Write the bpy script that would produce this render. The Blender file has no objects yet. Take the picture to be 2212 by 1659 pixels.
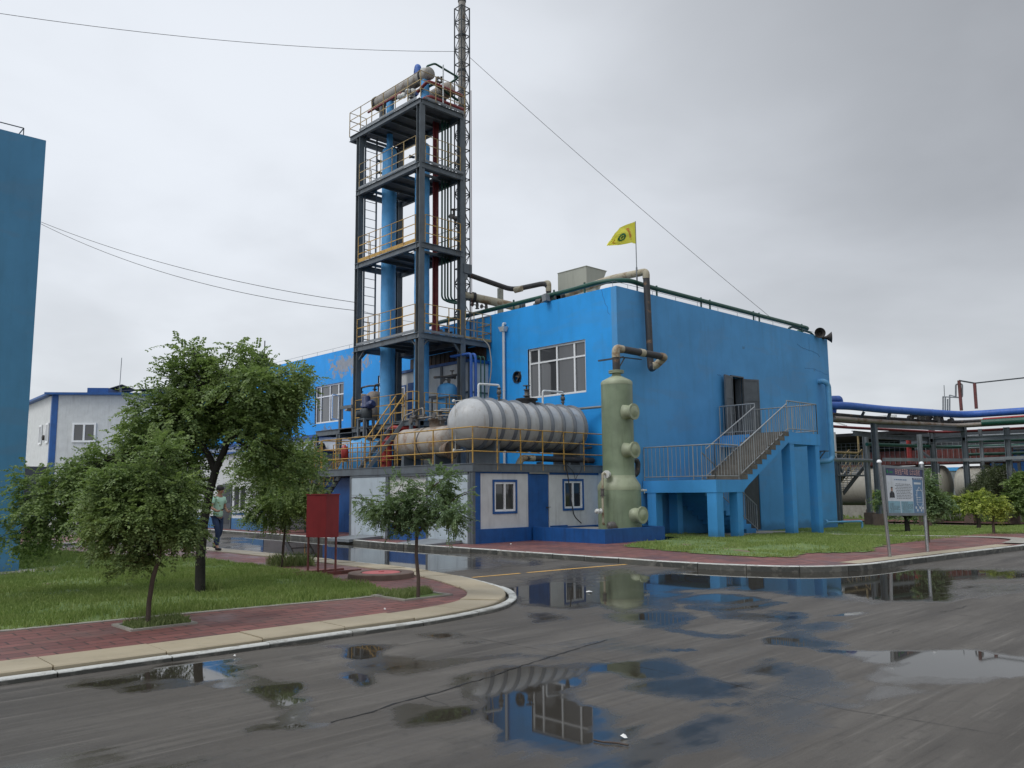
import bpy, math, random
import numpy as np
from mathutils import Vector, Matrix
random.seed(7); rng = np.random.default_rng(7)
SC = bpy.context.scene
COL = SC.collection
R = math.radians
# ---------------------------------------------------------------- camera
FPX, YAW, PIT, ROL = 1810.9, R(46.552), R(7.274), R(-.515)
Fv = Vector((math.cos(PIT)*math.cos(YAW), math.cos(PIT)*math.sin(YAW), math.sin(PIT)))
r0 = Fv.cross(Vector((0, 0, 1))).normalized(); u0 = r0.cross(Fv)
Rv = r0*math.cos(ROL) + u0*math.sin(ROL); Uv = -r0*math.sin(ROL) + u0*math.cos(ROL)
CAM = Vector((0, 0, 1.6))
cd = bpy.data.cameras.new('camera'); cam = bpy.data.objects.new('camera', cd); COL.objects.link(cam)
cd.sensor_fit = 'HORIZONTAL'; cd.sensor_width = 36; cd.lens = 36*FPX/2212; cd.clip_end = 2000; cd.clip_start = .05
m3 = Matrix((Rv, Uv, -Fv)).transposed()
cam.matrix_world = Matrix.Translation(CAM) @ m3.to_4x4(); SC.camera = cam
# ---------------------------------------------------------------- world, overcast sky
W = bpy.data.worlds.new('World'); SC.world = W; W.use_nodes = True
nt = W.node_tree; nt.nodes.clear()
def N(t, k, **kw):
    n = t.nodes.new(k)
    for a, b in kw.items():
        if a in n.inputs.keys() if isinstance(a, str) else False: n.inputs[a].default_value = b
        else: setattr(n, a, b)
    return n
out = nt.nodes.new('ShaderNodeOutputWorld'); bg = nt.nodes.new('ShaderNodeBackground')
sky = nt.nodes.new('ShaderNodeTexSky'); sky.sky_type = 'NISHITA'; sky.sun_disc = False
SUN_AZ, SUN_EL = R(172), R(52)
sky.sun_elevation = SUN_EL; sky.sun_rotation = math.pi/2 - SUN_AZ
tc = nt.nodes.new('ShaderNodeTexCoord')
def vm(t, op, a, b=None, s=None):
    n = t.nodes.new('ShaderNodeVectorMath'); n.operation = op
    for i, v in enumerate((a, b)):
        if v is None: continue
        if hasattr(v, 'is_linked'): t.links.new(v, n.inputs[i])
        else: n.inputs[i].default_value = v
    return n.outputs['Value' if op in ('DOT_PRODUCT', 'LENGTH') else 'Vector']
def mm(t, op, a, b=None, c=None, cl=False):
    n = t.nodes.new('ShaderNodeMath'); n.operation = op; n.use_clamp = cl
    for i, v in enumerate((a, b, c)):
        if v is None: continue
        if hasattr(v, 'is_linked'): t.links.new(v, n.inputs[i])
        else: n.inputs[i].default_value = v
    return n.outputs[0]
def mr(t, v, a, b, c=0., d=1., sm=True):
    n = t.nodes.new('ShaderNodeMapRange'); n.interpolation_type = 'SMOOTHSTEP' if sm else 'LINEAR'
    t.links.new(v, n.inputs['Value'])
    for k, x in zip(('From Min', 'From Max', 'To Min', 'To Max'), (a, b, c, d)): n.inputs[k].default_value = x
    return n.outputs['Result']
def noise(t, vec, scale, detail=4., rough=.5, dist=0.):
    n = t.nodes.new('ShaderNodeTexNoise'); n.inputs['Scale'].default_value = scale; n.inputs['Detail'].default_value = detail
    n.inputs['Roughness'].default_value = rough; n.inputs['Distortion'].default_value = dist
    if vec is not None: t.links.new(vec, n.inputs['Vector'])
    return n.outputs['Fac']
def mixc(t, f, a, b, mode='MIX'):
    n = t.nodes.new('ShaderNodeMix'); n.data_type = 'RGBA'; n.blend_type = mode
    for i, v in ((0, f), (6, a), (7, b)):
        if hasattr(v, 'is_linked'): t.links.new(v, n.inputs[i])
        else: n.inputs[i].default_value = v if i == 0 else (v if len(v) == 4 else (*v, 1))
    return n.outputs[2]
d = tc.outputs['Generated']
sep = nt.nodes.new('ShaderNodeSeparateXYZ'); nt.links.new(d, sep.inputs[0]); el = sep.outputs['Z']
# cloud layer: project direction to a plane so clouds flatten toward the horizon
dz = mm(nt, 'MAXIMUM', mm(nt, 'ADD', el, .22), .05)
pv = vm(nt, 'DIVIDE', d, None); nd = pv.node
cmb = nt.nodes.new('ShaderNodeCombineXYZ')
for i in range(3): nt.links.new(dz, cmb.inputs[i])
nt.links.new(cmb.outputs[0], nd.inputs[1])
c1 = noise(nt, pv, .75, 5, .52, .35); c2 = noise(nt, pv, 2.6, 6, .5, .3)
cl = mm(nt, 'ADD', mm(nt, 'MULTIPLY', c1, .72), mm(nt, 'MULTIPLY', c2, .28))
cf = mr(nt, cl, .36, .66)
vL = (math.cos(R(74))*math.cos(R(11)), math.sin(R(74))*math.cos(R(11)), math.sin(R(11)))
side = vm(nt, 'DOT_PRODUCT', d, vL)
sb = mr(nt, side, .45, 1.0)
base = mixc(nt, sb, (.285, .298, .32, 1), (.61, .64, .685, 1))
hz = mr(nt, el, .33, .04)
vR = (math.cos(R(18)), math.sin(R(18)), 0.)
base = mixc(nt, mm(nt, 'MULTIPLY', hz, .80), base, (.58, .605, .635, 1))
cloudm = mm(nt, 'ADD', mm(nt, 'MULTIPLY', cf, .22), .89)
sc_ = vm(nt, 'SCALE', base); 
nt.links.new(cloudm, sc_.node.inputs['Scale'])
# overcast sky is brighter overhead and behind the camera (out of frame)
zen = mr(nt, el, .52, .85, 1., 2.7)
vB = (-.9, .1, .42); back = mr(nt, vm(nt, 'DOT_PRODUCT', d, vB), .1, .9, 0., 1.0)
k = mm(nt, 'ADD', zen, back)
fin = vm(nt, 'SCALE', sc_); nt.links.new(k, fin.node.inputs['Scale'])
sk = vm(nt, 'SCALE', sky.outputs[0]); sk.node.inputs['Scale'].default_value = .006
add = vm(nt, 'ADD', fin, sk)
nt.links.new(add, bg.inputs['Color']); bg.inputs['Strength'].default_value = 1.0
nt.links.new(bg.outputs[0], out.inputs[0])
sl = bpy.data.lights.new('sun', 'SUN'); sl.energy = 1.0; sl.angle = R(25); sl.color = (1, .97, .92)
so = bpy.data.objects.new('sun', sl); COL.objects.link(so)
sd = Vector((math.cos(SUN_EL)*math.cos(SUN_AZ), math.cos(SUN_EL)*math.sin(SUN_AZ), math.sin(SUN_EL)))
so.rotation_euler = sd.to_track_quat('Z', 'Y').to_euler()
SC.view_settings.view_transform = 'Standard'; SC.view_settings.look = 'None'
SC.view_settings.exposure = .28; SC.view_settings.gamma = 1
SC.cycles.max_bounces = 6; SC.cycles.diffuse_bounces = 3; SC.cycles.glossy_bounces = 3
SC.cycles.transparent_max_bounces = 8; SC.cycles.caustics_reflective = False; SC.cycles.caustics_refractive = False
# ---------------------------------------------------------------- survey: sight lines onto known planes of the site
def ray(x, y): return Fv + Rv*((x-1106)/FPX) - Uv*((y-829.5)/FPX)
def on_x(x, y, c): r = ray(x, y); return CAM + r*(c/r.x)
def on_y(x, y, c): r = ray(x, y); return CAM + r*(c/r.y)
def on_z(x, y, c=0.): r = ray(x, y); return CAM + r*((c-1.6)/r.z)
Fh = Vector((Fv.x, Fv.y, 0)).normalized()
def on_d(x, y, b, off=0.):
    r = ray(x, y); B = Vector((b[0], b[1], 0)) + Fh*off
    return CAM + r*(((B-CAM).dot(Fh))/r.dot(Fh))
def px_of(P):          # numpy array of points -> picture coordinates
    D = P - np.array(CAM); f = D@np.array(Fv)
    f = np.where(f < .05, .05, f)
    return 1106+FPX*(D@np.array(Rv))/f, 829.5-FPX*(D@np.array(Uv))/f
# ---------------------------------------------------------------- materials
MATS = {}
def newmat(name):
    m = bpy.data.materials.new(name); m.use_nodes = True
    t = m.node_tree; p = t.nodes['Principled BSDF']; MATS[name] = m
    g = t.nodes.new('ShaderNodeNewGeometry')
    return m, t, p, g
def bump(t, p, h, strength=.3, dist=.01):
    b = t.nodes.new('ShaderNodeBump'); b.inputs['Strength'].default_value = strength; b.inputs['Distance'].default_value = dist
    t.links.new(h, b.inputs['Height']); t.links.new(b.outputs[0], p.inputs['Normal'])
def scaled(t, v, s):
    n = t.nodes.new('ShaderNodeVectorMath'); n.operation = 'MULTIPLY'; t.links.new(v, n.inputs[0]); n.inputs[1].default_value = s
    return n.outputs[0]
def paint(name, col, rough=.5, var=.15, dirt=(.12, .1, .08), dirt_amt=.25, metal=0., scale=3., streak=True, bmp=.15, fine=30., bd=.004):
    m, t, p, g = newmat(name); P = g.outputs['Position']
    n1 = noise(t, P, scale, 5, .6)
    lo = tuple(c*(1-var) for c in col); hi = tuple(min(1, c*(1+var)) for c in col)
    c = mixc(t, mr(t, n1, .3, .7), lo, hi)
    n2 = noise(t, scaled(t, P, (3.5, 3.5, .35) if streak else (2, 2, 2)), 2.2, 5, .65)
    c = mixc(t, mm(t, 'MULTIPLY', mr(t, n2, .5, .78), dirt_amt), c, dirt)
    t.links.new(c, p.inputs['Base Color']); p.inputs['Metallic'].default_value = metal
    r = mr(t, n2, .2, .8, max(0, rough-.08), min(1, rough+.12)); t.links.new(r, p.inputs['Roughness'])
    n3 = noise(t, P, fine, 4, .6); bump(t, p, n3, bmp, bd)
    return m
def rusty(name, col, rust=(.16, .07, .035), amt=.5, scale=4., rough=.6):
    m, t, p, g = newmat(name); P = g.outputs['Position']
    n1 = noise(t, P, scale, 7, .65, .4); n2 = noise(t, P, scale*4, 4, .6)
    c = mixc(t, n2, tuple(x*.82 for x in col), tuple(min(1, x*1.12) for x in col))
    c2 = mixc(t, n2, tuple(x*.6 for x in rust), tuple(x*1.4 for x in rust))
    c = mixc(t, mm(t, 'MULTIPLY', mr(t, n1, .62-amt*.35, .74-amt*.25), .9), c, c2)
    t.links.new(c, p.inputs['Base Color']); p.inputs['Roughness'].default_value = rough
    bump(t, p, n2, .25, .004); return m
paint('navy', (.010, .085, .29), .5, .12, (.01, .02, .05), .45)
paint('white_wall', (.60, .62, .62), .6, .06, (.25, .25, .24), .35)
paint('panel_metal', (.46, .53, .58), .45, .08, (.20, .22, .24), .5, scale=1.5)
paint('offwhite', (.62, .63, .60), .6, .06, (.25, .24, .22), .3)
paint('steel', (.11, .13, .147), .55, .14, (.09, .055, .035), .45)
paint('steel_light', (.20, .22, .235), .5, .12, (.10, .07, .05), .3)
paint('steel_dark', (.05, .06, .068), .6, .15, (.04, .03, .02), .4)
paint('deck_plate', (.055, .065, .075), .65, .2, (.04, .03, .02), .4)
rusty('yellow', (.50, .30, .065), (.17, .10, .05), .36, 6)
rusty('yellow_pale', (.42, .31, .14), (.15, .10, .06), .42, 6)
paint('rail_grey', (.30, .32, .33), .42, .1, (.14, .09, .06), .35, metal=.3)
paint('column_blue', (.09, .35, .68), .55, .1, (.06, .12, .2), .4)
paint('pipe_blue', (.03, .11, .40), .45, .12, (.03, .05, .12), .3)
paint('drain_blue', (.10, .31, .53), .5, .1, (.12, .14, .14), .4)
paint('pipe_green', (.012, .075, .052), .4, .15, (.02, .03, .03), .4)
paint('pipe_red', (.22, .028, .032), .5, .15, (.05, .02, .02), .5)
paint('red_box', (.225, .018, .022), .5, .08, (.08, .01, .01), .3)
rusty('red_rust', (.16, .045, .04), (.09, .035, .025), .5)
paint('pump_red', (.34, .035, .03), .4, .1, (.1, .03, .02), .4)
rusty('pipe_wrap', (.042, .042, .045), (.22, .13, .07), .22, 3)
rusty('pipe_cream', (.42, .38, .28), (.20, .12, .06), .40, 3)
rusty('vessel', (.38, .35, .31), (.24, .15, .09), .55, 1.8)
rusty('vessel_brown', (.24, .21, .18), (.15, .09, .055), .45, 2)
rusty('rust_dark', (.05, .035, .028), (.09, .04, .022), .5, 3)
rusty('condenser', (.30, .285, .26), (.13, .09, .06), .38, 2.5)
paint('tank_paint', (.43, .44, .445), .425, .12, (.24, .19, .14), .75, scale=1.8)
paint('tank_band', (.13, .15, .175), .5, .12, (.3, .3, .28), .3)
paint('frp', (.185, .235, .15), .4, .14, (.11, .14, .085), .65, scale=2.0)
paint('frp_light', (.30, .335, .225), .45, .14, (.20, .22, .15), .4, scale=3)
paint('pvc', (.62, .65, .66), .35, .04, (.3, .3, .3), .3)
paint('vinyl', (.80, .82, .83), .35, .04, (.3, .3, .3), .25)
paint('door_grey', (.085, .10, .115), .5, .12, (.07, .05, .04), .4)
paint('dark_inside', (.012, .013, .015), .9, .2, (.01, .01, .01), .1)
paint('motor_blue', (.02, .035, .11), .45, .15, (.02, .02, .03), .5)
paint('valve', (.10, .095, .09), .5, .3, (.12, .06, .03), .6)
paint('cable', (.03, .03, .032), .7, .1)
paint('hose', (.35, .33, .28), .6, .1)
paint('concrete', (.30, .285, .25), .85, .15, (.12, .11, .09), .5, streak=False, bmp=.3, bd=.01)
paint('concrete_tread', (.13, .12, .105), .8, .2, (.05, .05, .045), .6, streak=False, bmp=.4, bd=.01)
paint('concrete_brown', (.15, .105, .085), .85, .2, (.07, .05, .04), .5)
paint('stainless', (.42, .43, .44), .28, .06, (.2, .18, .15), .2, metal=.85)
paint('beige_hood', (.40, .41, .35), .6, .05, (.22, .22, .18), .5, scale=1)
paint('tank_beige', (.42, .40, .34), .6, .12, (.17, .15, .12), .7, scale=.8)
paint('bark', (.020, .018, .015), .95, .35, (.015, .013, .01), .5, bmp=.9, fine=26, bd=.02)
paint('bark_thin', (.085, .062, .05), .9, .3, (.03, .02, .02), .4, bmp=.6, fine=40, bd=.01)
paint('skin', (.42, .235, .16), .55, .06, (.3, .15, .1), .1)
paint('hair', (.012, .010, .010), .6, .2)
paint('shirt_mint', (.46, .72, .56), .8, .06, (.3, .5, .4), .2, bmp=.5, fine=9, bd=.02)
paint('jeans', (.022, .045, .105), .85, .25, (.01, .015, .03), .4, bmp=.4, fine=12, bd=.02)
paint('shoe', (.015, .014, .015), .5, .2)
paint('phone', (.01, .01, .012), .2, .1)
paint('lid_pink', (.52, .13, .13), .6, .1, (.3, .1, .09), .5, streak=False)
paint('line_yellow', (.62, .36, .09), .6, .15, (.15, .13, .1), .5, streak=False)
paint('glyph_red', (.62, .06, .03), .7, .05); paint('glyph_green', (.04, .24, .11), .7, .05)
paint('sheet_navy', (.025, .035, .13), .4, .05); paint('sheet_white', (.74, .78, .82), .4, .03)
paint('sheet_cyan', (.26, .47, .56), .4, .05); paint('sheet_blue', (.12, .24, .40), .4, .08)
paint('ink', (.10, .11, .12), .5, .1); paint('ink_salmon', (.85, .50, .40), .5, .1); paint('ink_white', (.7, .74, .76), .5, .03)
paint('litter_white', (.75, .75, .73), .6, .05)
paint('speaker_black', (.025, .022, .020), .6, .3, (.06, .04, .03), .5)

paint('skirting_blue', (.05, .16, .33), .6, .15, (.08, .1, .12), .6)
def wallmat(name, col, patches=()):
    m, t, p, g = newmat(name); P = g.outputs['Position']
    n1 = noise(t, P, .55, 6, .6); n2 = noise(t, scaled(t, P, (2.2, 2.2, .3)), 1.3, 6, .65)
    c = mixc(t, mr(t, n1, .3, .72), tuple(x*.90 for x in col), tuple(min(1, x*1.08) for x in col))
    c = mixc(t, mm(t, 'MULTIPLY', mr(t, n2, .48, .76), .34), c, (col[0]*.5+.02, col[1]*.62, col[2]*.55))
    c = mixc(t, mm(t, 'MULTIPLY', mr(t, noise(t, scaled(t, P, (.5, .5, 1.6)), .7, 5, .6, .6), .55, .62), .22), c, (col[0]+.05, col[1]*.85, col[2]*.72))
    # dust and specks in the render coat, chipped spots
    n4 = noise(t, P, 42, 3, .6); c = mixc(t, mm(t, 'MULTIPLY', mr(t, n4, .66, .74), .35), c, (.02, .06, .12))
    n5 = noise(t, P, 5.5, 8, .7, .5)
    c = mixc(t, mm(t, 'MULTIPLY', mr(t, n5, .735, .75, sm=False), .8), c, (.25, .27, .28))
    sp = t.nodes.new('ShaderNodeSeparateXYZ'); t.links.new(P, sp.inputs[0])
    # damp splash zone at the foot has its own outline
    n6 = noise(t, P, 1.8, 5, .6)
    foot = mr(t, mm(t, 'ADD', sp.outputs['Z'], mm(t, 'MULTIPLY', n6, .5)), .62, .30)
    c = mixc(t, mm(t, 'MULTIPLY', foot, .42), c, (.03, .08, .13))
    for (cx, cy, cz, rx, ry, rz, th, pc) in patches:     # peeled paint
        v = t.nodes.new('ShaderNodeVectorMath'); v.operation = 'SUBTRACT'; t.links.new(P, v.inputs[0]); v.inputs[1].default_value = (cx, cy, cz)
        w = t.nodes.new('ShaderNodeVectorMath'); w.operation = 'MULTIPLY'; t.links.new(v.outputs[0], w.inputs[0]); w.inputs[1].default_value = (1/rx, 1/ry, 1/rz)
        L = vm(t, 'LENGTH', w.outputs[0])
        n7 = noise(t, P, 2.6, 8, .72, .8)
        k = mr(t, mm(t, 'SUBTRACT', n7, mm(t, 'MULTIPLY', L, .30)), th, th+.03)
        c = mixc(t, mm(t, 'MULTIPLY', k, .85), c, mixc(t, noise(t, P, 9, 4), pc, tuple(x*1.7 for x in pc)))
    t.links.new(c, p.inputs['Base Color']); p.inputs['Roughness'].default_value = .62; p.inputs['Specular IOR Level'].default_value = .35
    h = mm(t, 'ADD', mm(t, 'MULTIPLY', noise(t, P, 1.1, 3), .9), mm(t, 'MULTIPLY', noise(t, P, 55, 3), .10))
    bump(t, p, h, .35, .03)
    return m
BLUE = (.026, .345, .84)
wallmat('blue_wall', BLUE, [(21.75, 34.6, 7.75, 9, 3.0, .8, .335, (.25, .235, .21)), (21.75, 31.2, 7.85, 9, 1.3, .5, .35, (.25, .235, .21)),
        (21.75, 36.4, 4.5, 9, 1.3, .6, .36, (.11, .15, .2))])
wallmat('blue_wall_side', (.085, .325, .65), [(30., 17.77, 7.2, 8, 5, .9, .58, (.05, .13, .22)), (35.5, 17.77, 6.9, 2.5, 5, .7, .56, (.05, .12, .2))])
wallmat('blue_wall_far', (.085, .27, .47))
wallmat('blue_stair', (.065, .325, .70))

def glass(name, col=(.05, .055, .06), rough=.03):
    m, t, p, g = newmat(name)
    n = noise(t, scaled(t, g.outputs['Position'], (1, 1, .25)), 1.6, 3)
    c = mixc(t, n, tuple(x*.6 for x in col), tuple(x*1.6 for x in col)); t.links.new(c, p.inputs['Base Color'])
    p.inputs['Roughness'].default_value = rough; p.inputs['Specular IOR Level'].default_value = .8
    return m
glass('glass', (.055, .058, .062)); glass('glass_dark', (.035, .037, .04))

def leafmat(name, c0, c1, c2, trans=.35):
    m, t, p, g = newmat(name)
    r = g.outputs['Random Per Island']
    n = noise(t, g.outputs['Position'], 1.7, 3)
    c = mixc(t, r, c0, c1); c = mixc(t, mr(t, n, .45, .75), c, c2)
    t.links.new(c, p.inputs['Base Color']); p.inputs['Roughness'].default_value = .5; p.inputs['Specular IOR Level'].default_value = .4
    tr = t.nodes.new('ShaderNodeBsdfTranslucent'); mx = t.nodes.new('ShaderNodeMixShader')
    t.links.new(mixc(t, .35, c, (.20, .32, .03)), tr.inputs['Color']); mx.inputs[0].default_value = trans
    t.links.new(p.outputs[0], mx.inputs[1]); t.links.new(tr.outputs[0], mx.inputs[2])
    t.links.new(mx.outputs[0], t.nodes['Material Output'].inputs['Surface'])
    return m
leafmat('leaf_dark', (.07, .12, .042), (.31, .41, .155), (.27, .36, .115), .45)
leafmat('leaf_mid', (.075, .135, .058), (.24, .33, .17), (.21, .29, .11), .42)
leafmat('leaf_yellow', (.13, .19, .035), (.62, .68, .14), (.16, .22, .05), .4)
leafmat('leaf_olive', (.06, .08, .04), (.17, .20, .10), (.10, .13, .06))
leafmat('grass_blade', (.15, .225, .055), (.36, .44, .15), (.31, .36, .13), .38)
leafmat('weed_blade', (.13, .18, .06), (.34, .38, .17), (.22, .28, .10), .35)

m, t, p, g = newmat('soil'); P = g.outputs['Position']
c = mixc(t, mr(t, noise(t, P, 1.1, 6, .6), .42, .62), (.10, .16, .045), (.15, .21, .065))
c = mixc(t, mr(t, noise(t, P, .8, 5, .65), .60, .66), c, (.17, .125, .085))
t.links.new(c, p.inputs['Base Color']); p.inputs['Roughness'].default_value = .9; bump(t, p, noise(t, P, 14, 5), .6, .03)

m, t, p, g = newmat('ground_far'); P = g.outputs['Position']
c = mixc(t, mr(t, noise(t, P, .15, 6, .6), .4, .6), (.10, .10, .085), (.07, .10, .04))
t.links.new(c, p.inputs['Base Color']); p.inputs['Roughness'].default_value = .9

def pavers(name, rot):
    m, t, p, g = newmat(name); P = g.outputs['Position']
    mp = t.nodes.new('ShaderNodeMapping'); mp.inputs['Rotation'].default_value = (0, 0, rot); t.links.new(P, mp.inputs[0])
    br = t.nodes.new('ShaderNodeTexBrick'); br.inputs['Scale'].default_value = 1; br.inputs['Brick Width'].default_value = .40; br.inputs['Row Height'].default_value = .2
    br.inputs['Mortar Size'].default_value = .011; br.inputs['Mortar Smooth'].default_value = .3; br.inputs['Bias'].default_value = 0
    wob = vm(t, 'ADD', mp.outputs[0], None)
    nn = t.nodes.new('ShaderNodeTexNoise'); nn.inputs['Scale'].default_value = 1.3; t.links.new(P, nn.inputs['Vector'])
    sc2 = scaled(t, nn.outputs['Color'], (.05, .05, 0)); t.links.new(sc2, wob.node.inputs[1]); t.links.new(wob, br.inputs['Vector'])
    br.inputs['Color1'].default_value = (.225, .088, .075, 1); br.inputs['Color2'].default_value = (.145, .056, .051, 1); br.inputs['Mortar'].default_value = (.045, .03, .027, 1)
    n1 = noise(t, P, .9, 6, .6); c = mixc(t, mm(t, 'MULTIPLY', mr(t, n1, .45, .7), .55), br.outputs['Color'], (.12, .066, .055))
    n2 = noise(t, P, 3.2, 5, .6); c = mixc(t, mm(t, 'MULTIPLY', mr(t, n2, .6, .8), .4), c, (.25, .13, .11))
    t.links.new(c, p.inputs['Base Color'])
    t.links.new(mr(t, n1, .35, .65, .75, .38), p.inputs['Roughness'])
    h = mm(t, 'ADD', mm(t, 'MULTIPLY', br.outputs['Fac'], -1.), mm(t, 'MULTIPLY', noise(t, P, 6, 4), .6)); bump(t, p, h, .5, .012)
pavers('pavers', 0)

m, t, p, g = newmat('cream_slab'); P = g.outputs['Position']
c = mixc(t, mr(t, noise(t, P, 1.2, 5), .3, .7), (.34, .285, .19), (.44, .375, .26))
c = mixc(t, mm(t, 'MULTIPLY', mr(t, noise(t, P, 5, 6, .7), .55, .75), .55), c, (.20, .17, .12))
c = mixc(t, mm(t, 'MULTIPLY', g.outputs['Random Per Island'], .5), c, (.28, .245, .185))
t.links.new(c, p.inputs['Base Color']); p.inputs['Roughness'].default_value = .55; bump(t, p, noise(t, P, 20, 4), .3, .006)
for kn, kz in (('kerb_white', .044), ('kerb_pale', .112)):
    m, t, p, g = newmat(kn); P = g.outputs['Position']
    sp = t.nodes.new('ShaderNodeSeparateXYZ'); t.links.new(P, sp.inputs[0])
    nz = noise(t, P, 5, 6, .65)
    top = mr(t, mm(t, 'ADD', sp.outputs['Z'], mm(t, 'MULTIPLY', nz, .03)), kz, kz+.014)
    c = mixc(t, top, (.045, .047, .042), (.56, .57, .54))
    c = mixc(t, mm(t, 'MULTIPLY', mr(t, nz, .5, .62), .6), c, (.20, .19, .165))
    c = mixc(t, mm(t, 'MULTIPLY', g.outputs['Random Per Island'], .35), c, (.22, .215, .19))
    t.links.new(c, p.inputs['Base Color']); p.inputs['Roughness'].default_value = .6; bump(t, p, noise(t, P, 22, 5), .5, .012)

# wet asphalt: the 'wet' attribute holds how deep the rain water stands (0 dry, 1 puddle)
m, t, p, g = newmat('asphalt'); P = g.outputs['Position']
at = t.nodes.new('ShaderNodeAttribute'); at.attribute_name = 'wet'; w = at.outputs['Fac']
mp = t.nodes.new('ShaderNodeMapping'); mp.inputs['Rotation'].default_value = (0, 0, R(-4)); mp.inputs['Scale'].default_value = (.30, 2.0, 1); t.links.new(P, mp.inputs[0])
st = noise(t, mp.outputs[0], 1.0, 7, .62, .25)
n1 = noise(t, P, .45, 6, .6); n2 = noise(t, P, 9, 6, .7); n3 = noise(t, P, 160, 2, .6)
ws = mm(t, 'ADD', w, mm(t, 'ADD', mm(t, 'MULTIPLY', mm(t, 'SUBTRACT', st, .5), .95), mm(t, 'ADD', mm(t, 'MULTIPLY', mm(t, 'SUBTRACT', n2, .5), .34), mm(t, 'MULTIPLY', mm(t, 'SUBTRACT', noise(t, scaled(t, mp.outputs[0], (3, 2.2, 1)), 1.7, 6, .65), .5), .55))))
damp = mr(t, ws, .14, .58); pud = mr(t, ws, .62, .98)
dry = mixc(t, mr(t, st, .3, .7), (.050, .045, .040), (.118, .108, .095))
fs_ = noise(t, scaled(t, mp.outputs[0], (1.2, 5, 1)), 1.6, 5, .6); dry = mixc(t, mm(t, 'MULTIPLY', mr(t, fs_, .54, .70), .6), dry, (.175, .162, .143)); dry = mixc(t, mm(t, 'MULTIPLY', mr(t, fs_, .46, .32), .65), dry, (.036, .032, .028))
dry = mixc(t, mm(t, 'MULTIPLY', mr(t, n1, .35, .65), .6), dry, (.072, .064, .055))
dry = mixc(t, mm(t, 'MULTIPLY', mr(t, n3, .5, .75), .5), dry, (.20, .19, .17))
dry = mixc(t, mm(t, 'MULTIPLY', mr(t, n2, .54, .66), .5), dry, (.055, .05, .045))
c = mixc(t, mm(t, 'MULTIPLY', damp, .8), dry, (.050, .044, .037)); c = mixc(t, pud, c, (.034, .030, .024))
t.links.new(c, p.inputs['Base Color'])
rr = mm(t, 'MULTIPLY', mr(t, damp, 0, 1, .62, .22, sm=False), mr(t, pud, 0, 1, 1, .12, sm=False)); t.links.new(rr, p.inputs['Roughness'])
p.inputs['IOR'].default_value = 1.33; t.links.new(mr(t, pud, 0, 1, .5, .40), p.inputs['Specular IOR Level'])
b = t.nodes.new('ShaderNodeBump'); b.inputs['Distance'].default_value = .006
t.links.new(mm(t, 'ADD', n2, mm(t, 'MULTIPLY', n3, .8)), b.inputs['Height']); t.links.new(mr(t, ws, .1, .62, .42, .0), b.inputs['Strength']); t.links.new(b.outputs[0], p.inputs['Normal'])
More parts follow.
